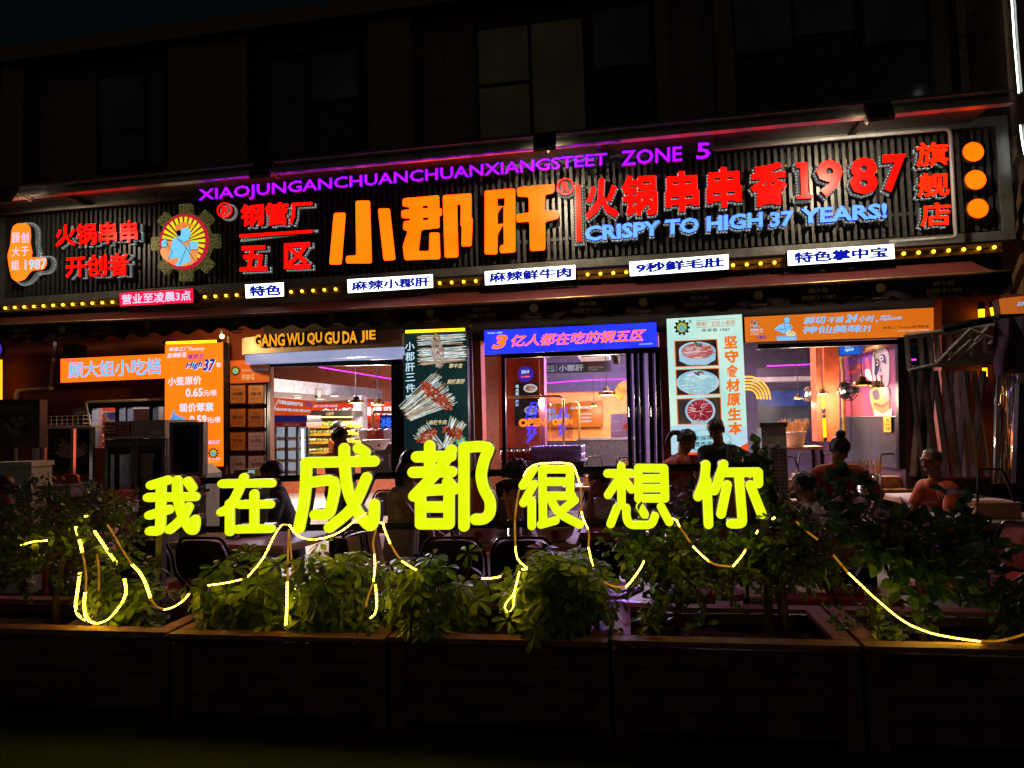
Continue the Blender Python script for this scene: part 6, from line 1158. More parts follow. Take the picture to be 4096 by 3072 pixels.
def folding(label, loc, rz, seat=RED, back=BLACK, pad=RED, group='folding chairs', proto={}):
    t = thing('folding_chair', label, 'chair', group, loc=loc); t.rotation_euler = (0, 0, rz); w_ = .22
    m = MB(); m.poly  # local coordinates, sitter looks along +y
    pr = rounded([(-.2, .0), (.2, .0), (.215, .16), (.17, .27), (.1, .29), (-.1, .29), (-.17, .27), (-.215, .16)], .05)
    def bk(y0, y1, s): return [V((x * s, y0 - (z * s) * .18, .58 + .145 + (z - .145) * s)) for x, z in pr], [V((x * s, y1 - (z * s) * .18, .58 + .145 + (z - .145) * s)) for x, z in pr]
    a, b_ = bk(-.20, -.18, 1); m.hexa(a, b_).build('backrest', back, t); a, b_ = bk(-.178, -.163, .9); MB().hexa(a, b_).build('pad', pad, t)
    sr = rounded([(-.2, -.17), (.2, -.17), (.205, .15), (.15, .21), (-.15, .21), (-.205, .15)], .06); MB().hexa([V((x, y, .43)) for x, y in sr], [V((x * .97, y * .97, .47)) for x, y in sr]).build('seat', seat, t, False)
    m = MB(); m.tube(smooth([(-w_, .24, .012), (-w_, .05, .4), (-w_ - .005, -.16, .6), (-.225, -.21, .76), (-.17, -.235, .87), (-.08, -.24, .885), (.08, -.24, .885), (.17, -.235, .87), (.225, -.21, .76), (w_ + .005, -.16, .6), (w_, .05, .4), (w_, .24, .012)], 3), .011, 8); m.build('back_frame', TUBE, t, True)
    for s in (-1, 1): m = MB(); m.tube([(s * .2, -.27, .012), (s * .2, .0, .34), (s * .2, .12, .43)], .010, 8); m.build('leg', TUBE, t, True)
    m = MB(); m.tube([(-.2, -.2, .1), (.2, -.2, .1)], .008, 6); m.tube([(-w_, .17, .16), (w_, .17, .16)], .008, 6); m.build('stretcher', TUBE, t)
    return t
def cl(px, Y): return (W((px, 2200), Y).x, Y, 0)
ch0 = folding('black folding chair back beside the steel sign post, in front of the first table', cl(650, 4.86), .02)
def chair(label, loc, rz, group='folding chairs'): return copy_tree(ch0, loc, rz, label=label, group=group)
chair('black folding chair back below the second yellow character, in front of the first table', cl(885, 4.86), -.05)
chair('black folding chair back under the fourth yellow character, in front of the bowl table', cl(1838, 4.86), .03); chair('black folding chair back under the fifth yellow character, in front of the bowl table', cl(2117, 4.86), -.04)
chair('red folding chair at the left end of the first table', cl(548, 5.35), -1.25); dr = chair('folding chair with a striped scarf over its back, right of the first table', cl(1345, 5.05), 1.25)
chair('folding chair with a dark red seat, below the last yellow character', cl(3180, 4.95), 3.1); chair('folding chair with a dark red seat behind the sagging LED strip', cl(3440, 4.95), 3.2)
chair('folding chair with a red seat right of the bowl table', cl(2440, 5.0), 1.1); chair('folding chair with a shiny seat under the middle shrub', cl(2850, 5.05), 3.0); chair('folding chair with a dark red back at the far right edge', cl(4060, 5.45), .9); chair('folding chair with a pink seat near the right edge', cl(3990, 5.1), 1.9); chair('folding chair behind the large leaved plant', cl(3700, 5.3), 2.6)
GRB = M('#6a6468', .45)
chg = folding('folding chair with a grey back and red seat in front of the left doorway', cl(1532, 7.9), 3.1, RED, GRB, GRB)
copy_tree(chg, cl(3235, 7.9), 2.5, label='folding chair with a grey back beside the grey air cooler'); copy_tree(chg, cl(3420, 9.6), 2.9, label='red seated folding chair inside under the large pendant lamp'); copy_tree(chg, cl(3250, 9.3), .4, label='red seated folding chair inside by the orange pillar at right'); copy_tree(chg, cl(2385, 9.7), 2.8, label='red seated folding chair inside by the speckled low wall'); copy_tree(chg, cl(3500, 9.2), -1.2, label='red seated folding chair inside before the speckled stone wall')
# scarf over a chair
t = thing('scarf', 'cream scarf with black stripes draped over a folding chair back', 'scarf'); m = MB(); base = V(cl(1345, 5.05)); R = Matrix.Rotation(1.25, 3, 'Z'); st = MB(); vs = []; n1, n2 = 14, 12
def sc(u, v):   # u across the back, v from front to behind over the top
    x = -.19 + .38 * u; L = v * 1.0 - .45; z = .90 - abs(L) * .95; y = -.225 + (.05 if L < 0 else -.045) * 1 + .0; y += (-.02 - abs(L) * .12) if L > 0 else (.0 + abs(L) * .02)
    return base + R @ V((x + .02 * math.sin(v * 9), y + .012 * math.sin(u * 14), z + (.0 if abs(L) > .04 else -.01)))
for i in range(n1 + 1):
    for j in range(n2 + 1): vs.append(sc(i / n1, j / n2))
m.add(vs, [(i * (n2 + 1) + j, (i + 1) * (n2 + 1) + j, (i + 1) * (n2 + 1) + j + 1, i * (n2 + 1) + j + 1) for i in range(n1) for j in range(n2)]); m.build('cloth', M('#c8b8a0', .85, 0, .1), t, True)
for u in (.3, .42, .54):
    vs = [sc(u + d, j / n2) + R @ V((0, .008 if j < 6 else -.008, .004)) for j in range(n2 + 1) for d in (0, .06)]; st.add(vs, [(2 * j, 2 * j + 1, 2 * j + 3, 2 * j + 2) for j in range(n2)])
st.build('stripe', M('#1a1a1c', .85), t)
# things on the tables
def bowl(label, k, c, P, r, h):
    t = thing('soup_bowl', label, 'bowl'); p = W(K(k, *c)[0], P); m = MB(); z = .762; m.lathe((p.x, p.y, z), [(.0005, 0), (r * .5, 0), (r * .82, h * .3), (r, h), (r * 1.02, h), (r * .95, h * .95), (r * .76, h * .36), (.0005, .02)], 32); m.build('body', M('#d4c8b0', .25, 0, .08), t, True)
    d = (V((0, 0, 0)) - V((p.x, p.y, 0))).normalized(); m = MB(); cc = V((p.x, p.y, z + h * .55)) + V((d.x + .0, d.y, 0)).normalized() * r * .93; x = V((-d.y, d.x, 0)); up = (V((0, 0, 1)) - d * -.25).normalized()
    m.add([cc + (x * math.cos(a) * .03 + up * math.sin(a) * .036) + d * .012 for a in [i * 6.283 / 20 for i in range(20)]], [tuple(range(20))]); m.build('emblem', M('#8a2418', .4), t); return t
bowl('cream soup bowl with a red emblem under the fourth yellow character', 13, (30, 640), 5.2, .16, .13); bowl('cream soup bowl with a red emblem under the fifth yellow character', 13, (690, 615), 5.25, .16, .115)
def steel_cup(label, p, z, r, h, sticks=0, sl=.28, seed=1):
    t = thing('stick_holder' if sticks else 'steel_cup', label, 'stick holder' if sticks else 'cup'); m = MB(); m.lathe((p.x, p.y, z), [(.0005, 0), (r * 1.3, 0), (r * 1.25, .012), (r, .018), (r, h), (r * .93, h), (r * .93, .02), (.0005, .02)], 20); m.build('body', STEEL, t, True)
    if sticks:
        m = MB(); rn = random.Random(seed)
        for i in range(sticks): a = rn.uniform(0, 6.28); q = rn.random() ** .5 * r * .8; b_ = V((p.x + q * math.cos(a) * .6, p.y + q * math.sin(a) * .6, z + .03)); e = V((p.x + q * math.cos(a) * 2.2, p.y + q * math.sin(a) * 2.2, z + sl * rn.uniform(.8, 1.1))); m.tube([b_, e], .0028, 4)
        m.build('bamboo_stick', M('#b88a4c', .6), t)
    return t
steel_cup('steel holder full of bamboo sticks between the two cream bowls', W(K(13, 345, 640)[0], 5.3), .762, .055, .15, 46, .36, 3)
steel_cup('plain steel cup below the second yellow character', W(K(11, 2022, 668)[0], 5.4), .762, .05, .1); steel_cup('holder of bamboo sticks on a table before the speckled stone wall', W(K(8, 918, 1500)[0], 9.0), .77, .06, .16, 40, .34, 5); steel_cup('holder of dark bamboo sticks beside the waiter with a bun', W(K(8, 812, 1600)[0], 8.2), .77, .06, .15, 46, .36, 6); steel_cup('holder of scattered sticks inside the middle opening', W(K(7, 960, 1250)[0], 9.4), .77, .05, .12, 30, .36, 8)
def pot(label, p, z, r):
    t = thing('hotpot', label, 'hotpot'); m = MB(); m.lathe((p.x, p.y, z), [(r * .9, 0), (r, .035), (r * 1.08, .05), (r * 1.1, .055), (r * .98, .05), (r * .86, .015), (.0005, .015)], 32); m.build('rim', STEEL, t, True); m = MB(); m.lathe((p.x, p.y, z + .02), [(.0005, .004), (r * .9, .004)], 28); m.build('broth', M('#3a1008', .15), t)
    m = MB()
    for s in (-1, 1): m.tube([(p.x + s * r, p.y - .04, z + .05), (p.x + s * (r + .05), p.y, z + .055), (p.x + s * r, p.y + .04, z + .05)], .008, 6)
    m.build('handle', BLACK, t); return t
pot('steel hotpot on the first table below the second yellow character', W(K(12, 300, 590)[0], ('z', .78)), .762, .19); pot('wide steel hotpot ring on the table before the bald man', W(K(14, 1560, 275)[0], ('z', .78)), .762, .2); pot('steel hotpot on the violet gleaming small table', W(K(12, 1565, 290)[0], ('z', .78)), .762, .15); pot('dark hotpot on the bowl table behind the stick holder', V((c2.x, c2.y + .1, 0)), .762, .18)
t = thing('water_glass', 'clear water glass left of the cream bowl under the fourth character', 'glass'); p = W(K(12, 1985, 655)[0], 5.3); m = MB(); m.lathe((p.x, p.y, .762), [(.0005, 0), (.032, 0), (.04, .11), (.037, .11), (.029, .008), (.0005, .008)], 18); m.build('body', GLASS('#e8e8e0', .2), t, True); m = MB(); m.lathe((p.x, p.y, .77), [(.0005, .05), (.033, .05)], 14); m.build('tea', M('#6a5434', .1), t)
t = thing('spoon_rest', 'black spoon rest in front of the right cream bowl', 'spoon rest'); p = W(K(13, 705, 632)[0], ('z', .77)); m = MB(); m.ball((p.x, p.y, .77), (.075, .045, .012), 16, 5); m.cap((p.x - .06, p.y, .785), (p.x + .12, p.y - .01, .79), .006, .008, 6); m.build('body', BLACK, t, True)
m = MB(); p = W(K(12, 1920, 645)[0], ('z', .765)); m.tube([p, p + V((.11, .07, .004))], .004, 5); m.tube([p + V((.02, -.01, 0)), p + V((.12, .06, .004))], .004, 5); tag(m.build('chopsticks', M('#4a3424', .5), None), 'pair of chopsticks left of the water glass', 'chopsticks')
t = thing('phone', 'black phone lying on the table before the bald man', 'phone'); p = W(K(14, 1405, 296)[0], ('z', .765)); m = MB(); m.box((p.x, p.y, .769), (.15, .075, .009), .1); m.build('body', BLACK, t); m = MB(); m.box((p.x, p.y, .7745), (.14, .066, .001), .1); m.build('screen', M('#050507', .08), t)
t = thing('fan_napkins', 'dark striped napkin bundle beyond the stick holder of the bowl table', 'napkins'); p = W(K(13, 310, 240)[0], 5.9); m = MB()
for i in range(7): m.tube(smooth([tuple(p + V((-.13, 0, -.06 + i * .018))), tuple(p + V((-.05, -.02, -.03 + i * .02))), tuple(p + V((.04, -.01, -.025 + i * .018))), tuple(p + V((.12, 0, .0 + i * .014)))], 4), .009, 5)
m.build('fold', M('#1c1a1c', .8), t); m = MB(); m.box((p.x, p.y, (p.z - .07) / 2 + .38), (.2, .1, max(.02, p.z - .07 - .762))); m.build('stand', M('#4a3420', .6), t)
t = thing('tissue_box', 'small yellow box behind the stick holder of the bowl table', 'box'); MB().poly(K(13, 245, 145, 352, 142, 355, 192, 247, 195), 6.9, 0, .12).build('body', M('#a87c1c', .5), t); T(t, 13, "取号", (260, 175, 320, 174, 320, 188, 260, 190), 6.9, DARK, .03); m = MB(); p = W(K(13, 300, 195)[0], 6.9); m.box((p.x, 6.96, p.z / 2), (.24, .12, p.z - .006)); tag(m.build('stand_box', M('#1c2038', .6), None), 'dark blue stand box below the small yellow box', 'stand')
# interior wooden tables with caddies
WD = M('#b8875a', .5, 0, .2, 14)
n_ = 0
for lab, px, Y in (('wooden caddy with a black handle, right of the folded black doors', 3010, 9.2), ('wooden caddy on a table by the orange pillar at right', 3230, 9.7), ('wooden caddy left of the waiter with a bun', 3150, 8.9), ('wooden caddy behind the waiter with a bun', 3330, 9.4), ('wooden caddy at the right of the speckled stone wall', 3560, 9.1), ('wooden caddy beside the speckled low wall', 2380, 9.9), ('wooden caddy near the folded black doors', 2500, 9.5), ('wooden caddy on the low table behind the plastic curtain', 3960, 6.4)):
    x = W((px, 1900), Y).x
    tb, c_, rz = table_w(['table under the ' + lab, ''][0], V((x - .45, Y - .3, 0)), V((x + .45, Y - .3, 0)), .62, M('#a89a94', .35) if n_ % 2 else WD); n_ += 1
    t = thing('table_caddy', lab, 'caddy', 'wooden table caddies'); m = MB(); m.box((x, Y, .762 + .06), (.34, .2, .12)); m.build('box', WD, t); m = MB(); m.box((x, Y, .885), (.36, .22, .012)); m.build('rim', M('#9a6c40', .5), t); m = MB(); m.tube(smooth([(x - .16, Y - .09, .77), (x - .1, Y - .02, 1.12), (x - .07, Y, 1.16), (x + .07, Y, 1.16), (x + .1, Y - .02, 1.12), (x + .16, Y - .09, .77)], 3), .011, 6); m.build('handle', BLACK, t)
t = thing('stick_bucket', 'white bucket crammed with bamboo sticks behind the grey air cooler', 'bucket'); p = W(K(8, 228, 1440)[0], 9.3); m = MB(); m.lathe((p.x, p.y, p.z), [(.0005, 0), (.11, 0), (.14, .17), (.15, .17), (.15, .185), (.13, .17), (.0005, .05)], 24); m.build('body', WHITEP, t, True); m = MB(); rn = random.Random(4)
for i in range(120): a = rn.uniform(0, 6.28); q = rn.random() ** .5; m.tube([(p.x + .12 * q * math.cos(a), p.y + .12 * q * math.sin(a), p.z + .05), (p.x + .2 * q * math.cos(a), p.y + .15 * q * math.sin(a), p.z + .34 * rn.uniform(.85, 1.05))], .003, 4)
m.build('bamboo_stick', M('#c89a54', .6), t); t = thing('side_table', 'small wooden side table under the white bucket of sticks', 'table'); m = MB(); m.box((p.x, p.y, p.z - .02), (.6, .45, .035)); m.build('top', WD, t)
for x_ in (-.27, .27):
    for y_ in (-.2, .2): m = MB(); m.box((p.x + x_, p.y + y_, (p.z - .04) / 2), (.04, .04, p.z - .04)); m.build('leg', BLACKM, t)
t = thing('perforated_bench', 'pinkish perforated metal bench behind the planter gap', 'bench'); q = [W(p, ('z', .45)) for p in K(13, 1020, 1148, 1185, 1150, 1545, 1232, 1530, 1262, 1370, 1318, 1040, 1318)]; m = MB(); m.hexa(q, [p - V((0, 0, .03)) for p in q]); m.build('seat', M('#b8a0a8', .35, .2, .1), t); m = MB()
for i in range(7):
    for j in range(9):
        u, v = .12 + j * .085, .14 + i * .125; p = W(bil(K(13, 1060, 1165, 1440, 1215, 1500, 1300, 1060, 1300), u, v), ('z', .4525)); m.box(p, (.05, .009, .001), .1)
m.build('slot', M('#241c20', .6), t); m = MB()
for p in (q[0], q[2], q[4], q[5]): m.box((p.x * .995, p.y, .21), (.03, .03, .42))
m.build('leg', STEEL, t)

# ================================================================== YELLOW LUMINOUS CHARACTERS ON THEIR RAILS
YN = 4.05
ns = thing('luminous_sign', 'large row of seven yellow glowing Chinese characters on two dark rails above the planters', 'sign')
YEL = E('#edff14', 1.0, '#e6fb0c', 9); YED = E('#f8ff58', 1.05); YRIM = E('#def60c', .97)
def stroke_letter(chars_k, strokes, wd, label):
    faces, edges, rims, case = MB(), MB(), MB(), MB(); n = 0
    for (k, pts) in strokes:
        P = K(k, *pts); P = smooth(P, 4) if len(P) > 2 else P; r = wd * ZS / 2
        def outline(r_):      # one outline round the whole stroke: left side, end cap, right side, start cap
            L, Rr = [], []; out = []
            for i, p in enumerate(P):
                a = P[max(0, i - 1)]; b_ = P[min(len(P) - 1, i + 1)]; dx, dy = b_[0] - a[0], b_[1] - a[1]; l = math.hypot(dx, dy) or 1; nx, ny = -dy / l, dx / l
                L.append((p[0] + nx * r_, p[1] + ny * r_)); Rr.append((p[0] - nx * r_, p[1] - ny * r_))
            return L, Rr
        def add(mb, r_, off, th):
            L, Rr = outline(r_); m_ = len(P)
            for i in range(m_ - 1): mb.poly([L[i], L[i + 1], Rr[i + 1], Rr[i]], YN, off, th)
            for e, d in ((0, .00015), (m_ - 1, .00028)): mb.ell(P[e], r_, r_, YN, off + d, th, 22)
            for i in range(1, m_ - 1): mb.ell(P[i], r_, r_, YN, off - .00012 - .00008 * (i % 2), th, 18)
        o = .0022 * n; add(case, r * 1.0, -.012 - .0005 * n, .055); q_ = .0006 * n; add(rims, r, q_, .01); add(edges, r * .93, .0085 + q_, .001); add(faces, r * .865, .017 + q_, .001); n += 1
    f = rims.build('letter', YRIM, ns); edges.build('edge_line', YED, f); faces.build('face', YEL, f); case.build('casing', BLACK, f); return f
def s12(pts): return (12, pts)
stroke_letter('', [(11, (1308, 196, 1450, 152)), (11, (1395, 190, 1392, 400, 1388, 545, 1366, 590, 1300, 592)), (11, (1284, 302, 1688, 294)), (11, (1296, 455, 1462, 405)), (11, (1535, 152, 1540, 300, 1575, 440, 1635, 560, 1672, 585, 1688, 545, 1690, 490)), (11, (1632, 382, 1570, 490, 1470, 578)), (11, (1628, 162, 1664, 215))], 80, '')
stroke_letter('', [(12, (-22, 184, 404, 178)), (12, (166, 128, 110, 262, 40, 380, -30, 428)), (12, (44, 352, 44, 598)), (12, (128, 363, 392, 360)), (12, (256, 268, 256, 560)), (12, (112, 576, 400, 570))], 76, '')
stroke_letter('', [(12, (700, 2, 1288, -12)), (12, (704, 2, 692, 280, 640, 566)), (12, (1030, -122, 1034, 4, 1060, 230, 1130, 400, 1210, 510, 1262, 545, 1288, 480, 1291, 360)), (12, (1224, 130, 1100, 390, 905, 560)), (12, (742, 172, 940, 168, 918, 380, 880, 448, 782, 450)), (12, (1155, -124, 1212, -88))], 96, '')
stroke_letter('', [(12, (1655, -48, 1950, -55)), (12, (1768, -145, 1768, 80)), (12, (1958, -108, 1850, 60, 1632, 290)), (12, (1625, 85, 1958, 80)), (12, (1690, 250, 1690, 528)), (12, (1936, 175, 1936, 528)), (12, (1690, 245, 1970, 228)), (12, (1690, 384, 1936, 384)), (12, (1690, 530, 1936, 530)), (12, (1925, 170, 1985, 228)), (12, (2066, -131, 2066, 548)), (12, (2066, -131, 2268, -131, 2240, -20, 2215, 110, 2240, 230, 2290, 330, 2288, 430, 2240, 484, 2165, 490))], 98, '')
stroke_letter('', [(13, (508, 52, 412, 200)), (13, (508, 188, 418, 350)), (13, (490, 330, 490, 548)), (13, (582, 60, 588, 510)), (13, (582, 58, 822, 58)), (13, (822, 58, 822, 285)), (13, (590, 166, 820, 166)), (13, (590, 288, 840, 288)), (13, (570, 535, 695, 500)), (13, (655, 320, 735, 440, 905, 535)), (13, (862, 325, 762, 405))], 74, '')
stroke_letter('', [(13, (1144, 95, 1345, 92)), (13, (1264, 32, 1266, 370)), (13, (1238, 150, 1150, 280)), (13, (1292, 150, 1352, 232)), (13, (1410, 50, 1415, 310)), (13, (1410, 48, 1632, 50)), (13, (1634, 50, 1642, 310)), (13, (1412, 138, 1636, 136)), (13, (1412, 222, 1638, 220)), (13, (1412, 310, 1640, 308)), (13, (1226, 390, 1172, 530)), (13, (1308, 395, 1312, 480, 1345, 532, 1430, 538, 1520, 530, 1554, 462)), (13, (1425, 382, 1466, 448)), (13, (1608, 382, 1678, 512))], 74, '')
stroke_letter('', [(15, (698, 344, 684, 480, 632, 618)), (15, (706, 480, 722, 858)), (15, (852, 340, 800, 500, 772, 566)), (15, (840, 410, 1148, 408)), (15, (1150, 410, 1152, 505)), (15, (984, 430, 1000, 640, 1012, 800, 1000, 848, 915, 852)), (15, (882, 518, 830, 768)), (15, (1082, 518, 1180, 768))], 84, '')
RAILM = M('#26282a', .35, .6, .15)
for (a, b_) in ((K(11, 1680, 160)[0], (3040, 1862)), (K(11, 1700, 580)[0], (3040, 2080))):
    pa, pb = W(a, YN + .1), W(b_, YN + .1); m = MB(); m.tube([pa, pb], .021, 4); m.build('rail', RAILM, ns)
for px, y0 in ((657, 2105), (3039, 1860)):
    p = W((px, y0), YN + .09); m = MB(); m.box((p.x, YN + .06, (p.z + .38) / 2), (.045, .045, p.z - .38)); m.build('post', M('#5a5c5e', .35, .6, .15), ns)

# ================================================================== PLANTERS
PLW = M('#5a4434', .7, 0, .3, 8, .3); RIMW = M('#8a6048', .65, 0, .3, 10, .3); SOIL = M('#1c1410', .95, 0, .5, 30, .6)
YP = 3.65; edges = [(-560, 2500), (676, 2541), (1548, 2562), (2440, 2568), (3450, 2592), (4560, 2618)]
plab = ['planter box at the left, holding the steel sign post', 'second planter box from the left, full of umbrella leaves', 'middle planter box with umbrella bushes', 'planter box with bare soil and slim trunks, right of the middle one', 'planter box at the far right under the sagging LED strip']
PL = []
for i in range(5):
    a, b_ = W(edges[i], YP), W(edges[i + 1], YP); z = (a.z + b_.z) / 2; x0, x1 = a.x + .012, b_.x - .012; D = .72; t = thing('planter_box', plab[i], 'planter', 'wooden planter boxes'); PL.append((x0, x1, z))
    m = MB(); hb = z / 5
    for k in range(4):
        for y in (YP + .03, YP + D - .03): m.box(((x0 + x1) / 2, y, .05 + (z - .08) * (k + .5) / 4), (x1 - x0 - .04, .022, (z - .08) / 4 - .008))
        for x in (x0 + .03, x1 - .03): m.box((x, YP + D / 2, .05 + (z - .08) * (k + .5) / 4), (.022, D - .1, (z - .08) / 4 - .008))
    m.build('plank_side', PLW, t); m = MB()
    for x in (x0 + .045, x1 - .045):
        for y in (YP + .015, YP + D - .015): MB().box((x, y, z / 2 - .02), (.085, .02, z - .05)).build('corner_post', PLW, t)
    m = MB(); rw = .095
    m.box(((x0 + x1) / 2, YP + rw / 2 - .015, z), (x1 - x0, rw, .026)); m.box(((x0 + x1) / 2, YP + D - rw / 2 + .015, z), (x1 - x0, rw, .026))
    for x in (x0 + rw / 2, x1 - rw / 2): m.box((x, YP + D / 2, z + .0015), (rw, D - 2 * rw + .03, .026))
    m.build('rim', RIMW, t); m = MB(); n1, n2 = 24, 10; vs = []; rn = random.Random(i)
    for u in range(n1 + 1):
        for v in range(n2 + 1): vs.append((x0 + .05 + (x1 - x0 - .1) * u / n1, YP + .05 + (D - .1) * v / n2, z - .09 + rn.uniform(-.015, .02)))
    m.add(vs, [(u * (n2 + 1) + v, (u + 1) * (n2 + 1) + v, (u + 1) * (n2 + 1) + v + 1, u * (n2 + 1) + v + 1) for u in range(n1) for v in range(n2)]); m.build('soil', SOIL, t, True)
for lab, k, q in (('pale stone slab lying on the soil of the left planter', 11, (575, 1405, 660, 1355, 720, 1362, 770, 1380, 735, 1418)),):
    p = [W(a, ('z', .44)) for a in K(k, *q)]; m = MB(); m.hexa(p, [x - V((0, 0, .05)) for x in p]); tag(m.build('stone_slab', M('#8a8478', .8), None), lab, 'stone')
t = thing('crumpled_tissue', 'crumpled white tissue on the paving at the far left', 'tissue'); p = W(K(11, 180, 1225)[0], ('z', .03)); rn = random.Random(3); m = MB()
for i in range(9): m.ball(p + V((rn.uniform(-.06, .07), rn.uniform(-.03, .03), rn.uniform(-.01, .02))), (rn.uniform(.02, .05), .02, rn.uniform(.01, .025)), 7, 4)
m.build('paper', M('#b8b4b0', .8), t)
# ================================================================== LED STRIPS
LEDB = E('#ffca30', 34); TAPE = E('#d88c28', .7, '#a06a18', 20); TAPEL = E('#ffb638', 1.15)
def led(label, segs, Y=3.93, lit=None, name='led_strip'):
    """segs: list of (k, pixel points, 1 = LED side seen, 0 = back of the tape seen)"""
    t = thing(name, label, 'LED strip', 'LED strips draped over the planters'); tape, tl, dots = MB(), MB(), MB()
    for sg in segs:
        k, pts, on = sg[:3]; y0, y1 = (sg[3], sg[4]) if len(sg) > 4 else (Y, Y)
        P = K(k, *pts); P = smooth(P, 6) if len(P) > 2 else P; n = len(P); w3 = [W(p, y0 + (y1 - y0) * i / (n - 1)) for i, p in enumerate(P)]
        (tl if on else tape).tube(w3, .0052 if on else .0055, 6)
        if on:
            acc = .01
            for a, b in zip(w3[:-1], w3[1:]):
                L = (b - a).length
                if L < 1e-6: continue
                d = (b - a) / L; sd = d.cross(V((0, 1, 0))); sd = sd.normalized() if sd.length > .01 else V((1, 0, 0))
                while acc < L:
                    c = a + d * acc + V((0, -.0064, 0)); h, s = .0085, .0032
                    dots.add([c - d * h - sd * s, c + d * h - sd * s, c + d * h + sd * s, c - d * h + sd * s, c - d * h * .8 - sd * s * .7 + V((0, -.003, 0)), c + d * h * .8 - sd * s * .7 + V((0, -.003, 0)), c + d * h * .8 + sd * s * .7 + V((0, -.003, 0)), c - d * h * .8 + sd * s * .7 + V((0, -.003, 0))],
                             [(3, 2, 1, 0), (4, 5, 6, 7), (0, 1, 5, 4), (1, 2, 6, 5), (2, 3, 7, 6), (3, 0, 4, 7)])
                    c = c + V((0, .0128, 0)); dots.add([c - d * h - sd * s, c + d * h - sd * s, c + d * h + sd * s, c - d * h + sd * s], [(0, 1, 2, 3)]); acc += .022  # hidden second row of dots, added behind the tape to light the leaves
                acc -= L
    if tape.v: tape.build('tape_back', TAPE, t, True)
    if tl.v: tl.build('tape', TAPEL, t, True)
    if dots.v: dots.build('led_row', LEDB, t)
    return t
led('LED strip hanging in a deep loop from the left shrub, with its left arm brighter', [(11, (655, 555, 690, 680, 715, 780), 1, 3.9, 3.8), (11, (715, 780, 735, 900, 745, 1000, 738, 1120), 0), (11, (738, 1120, 728, 1230, 745, 1330, 790, 1378, 850, 1390), 1), (11, (850, 1390, 950, 1345, 1055, 1215), 1), (11, (1055, 1215, 1090, 1120, 1075, 1000), 1)], 3.72)
led('LED strip hanging in an inner loop close beside the deep loop at left', [(11, (692, 950, 672, 1100, 655, 1240, 680, 1320, 750, 1365), 1), (11, (750, 1365, 812, 1320, 845, 1200, 855, 960, 838, 790), 0)], 3.78)
led('short LED strips shining between the leaves of the left shrub', [(11, (815, 590, 890, 700, 950, 790, 1010, 870), 1), (11, (180, 715, 300, 682, 400, 675), 1), (11, (735, 465, 765, 460), 1)], 3.9)
led('LED strip from the left shrub swagging past the steel post into the second planter', [(11, (930, 540, 1000, 650, 1060, 760, 1140, 880), 0, 3.9, 3.76), (11, (1140, 880, 1200, 940, 1250, 1020), 1), (11, (1250, 1020, 1285, 1120, 1300, 1170), 1), (11, (1300, 1170, 1350, 1240, 1420, 1270), 0), (11, (1420, 1270, 1500, 1248, 1590, 1190, 1640, 1130), 1), (11, (1800, 1060, 1950, 1040, 2095, 1008), 1)], 3.74)
led('LED strip rising to the rail below the second character and swagging across the third', [(12, (200, 988, 330, 830, 420, 650, 490, 545, 545, 540), 1, 3.76, 3.96), (12, (555, 535, 610, 610, 690, 655, 780, 665), 1, 3.98, 3.98), (12, (780, 665, 900, 640, 1010, 590, 1130, 500, 1228, 432), 1, 3.98, 3.98)])
led('pair of LED strips hanging straight down below the left foot of the third character', [(12, (552, 580, 545, 750, 540, 1030), 0, 4.0, 3.78), (12, (540, 1030, 536, 1240, 525, 1410), 1, 3.76, 3.7), (12, (560, 640, 575, 830, 592, 1015), 0), (12, (598, 1090, 602, 1180), 1)])
led('pair of LED strips hanging below the right foot of the third character into a hook', [(12, (1305, 580, 1280, 690, 1292, 790), 0, 4.0, 3.9), (12, (1292, 790, 1298, 900, 1285, 1030), 1, 3.78, 3.74), (12, (1285, 1030, 1240, 1150, 1218, 1245), 0, 3.74, 3.72), (12, (1300, 1050, 1312, 1200, 1300, 1300, 1248, 1348), 1, 3.73, 3.7)])
led('LED strip curling off the lower rail between the third and fourth characters', [(12, (1332, 515, 1365, 530, 1385, 590, 1430, 700), 1), (12, (1430, 700, 1480, 790, 1530, 850), 0), (12, (1530, 850, 1590, 890, 1650, 925), 1, 3.8, 3.74)])
led('LED strip wound round the fifth character and ending in a small drop shaped loop', [(13, (60, 1000, 140, 998, 222, 985), 1, 3.74, 3.74), (13, (385, 940, 355, 1060, 330, 1140, 265, 1225, 272, 1275, 300, 1280, 332, 1240, 342, 1130), 1, 3.74, 3.7), (13, (405, 920, 445, 912, 372, 835, 350, 740), 1, 3.74, 3.8), (13, (350, 740, 345, 500, 368, 310, 385, 235), 0, 3.88, 3.98), (13, (420, 120, 460, 55, 540, 14, 650, 4, 780, 5, 850, 30, 890, 130, 912, 210), 1, 4.02, 3.98), (13, (912, 210, 918, 330, 918, 420), 0), (13, (918, 420, 940, 495, 975, 570), 1), (13, (975, 570, 985, 640, 980, 730), 0), (13, (980, 730, 1000, 820, 1020, 885), 1, 3.86, 3.74)])
led('LED strip rising from the bush to the shrub below the sixth character', [(13, (1108, 1030, 1200, 1070, 1300, 1078), 0, 3.76, 3.76), (13, (1300, 1078, 1360, 1010, 1430, 910, 1462, 845), 1, 3.76, 3.8)])
led('LED strip swagging through the middle shrub from the sixth to below the seventh character', [(13, (1702, 482, 1740, 500, 1770, 560), 1), (13, (1770, 560, 1815, 620, 1860, 690), 0), (13, (1880, 720, 1950, 790, 2030, 862), 1, 3.82, 3.8), (15, (735, 1182, 800, 1210, 930, 1222), 0, 3.8, 3.8), (15, (930, 1222, 1000, 1140, 1045, 1070), 1, 3.8, 3.82), (15, (1130, 940, 1150, 905), 1)])
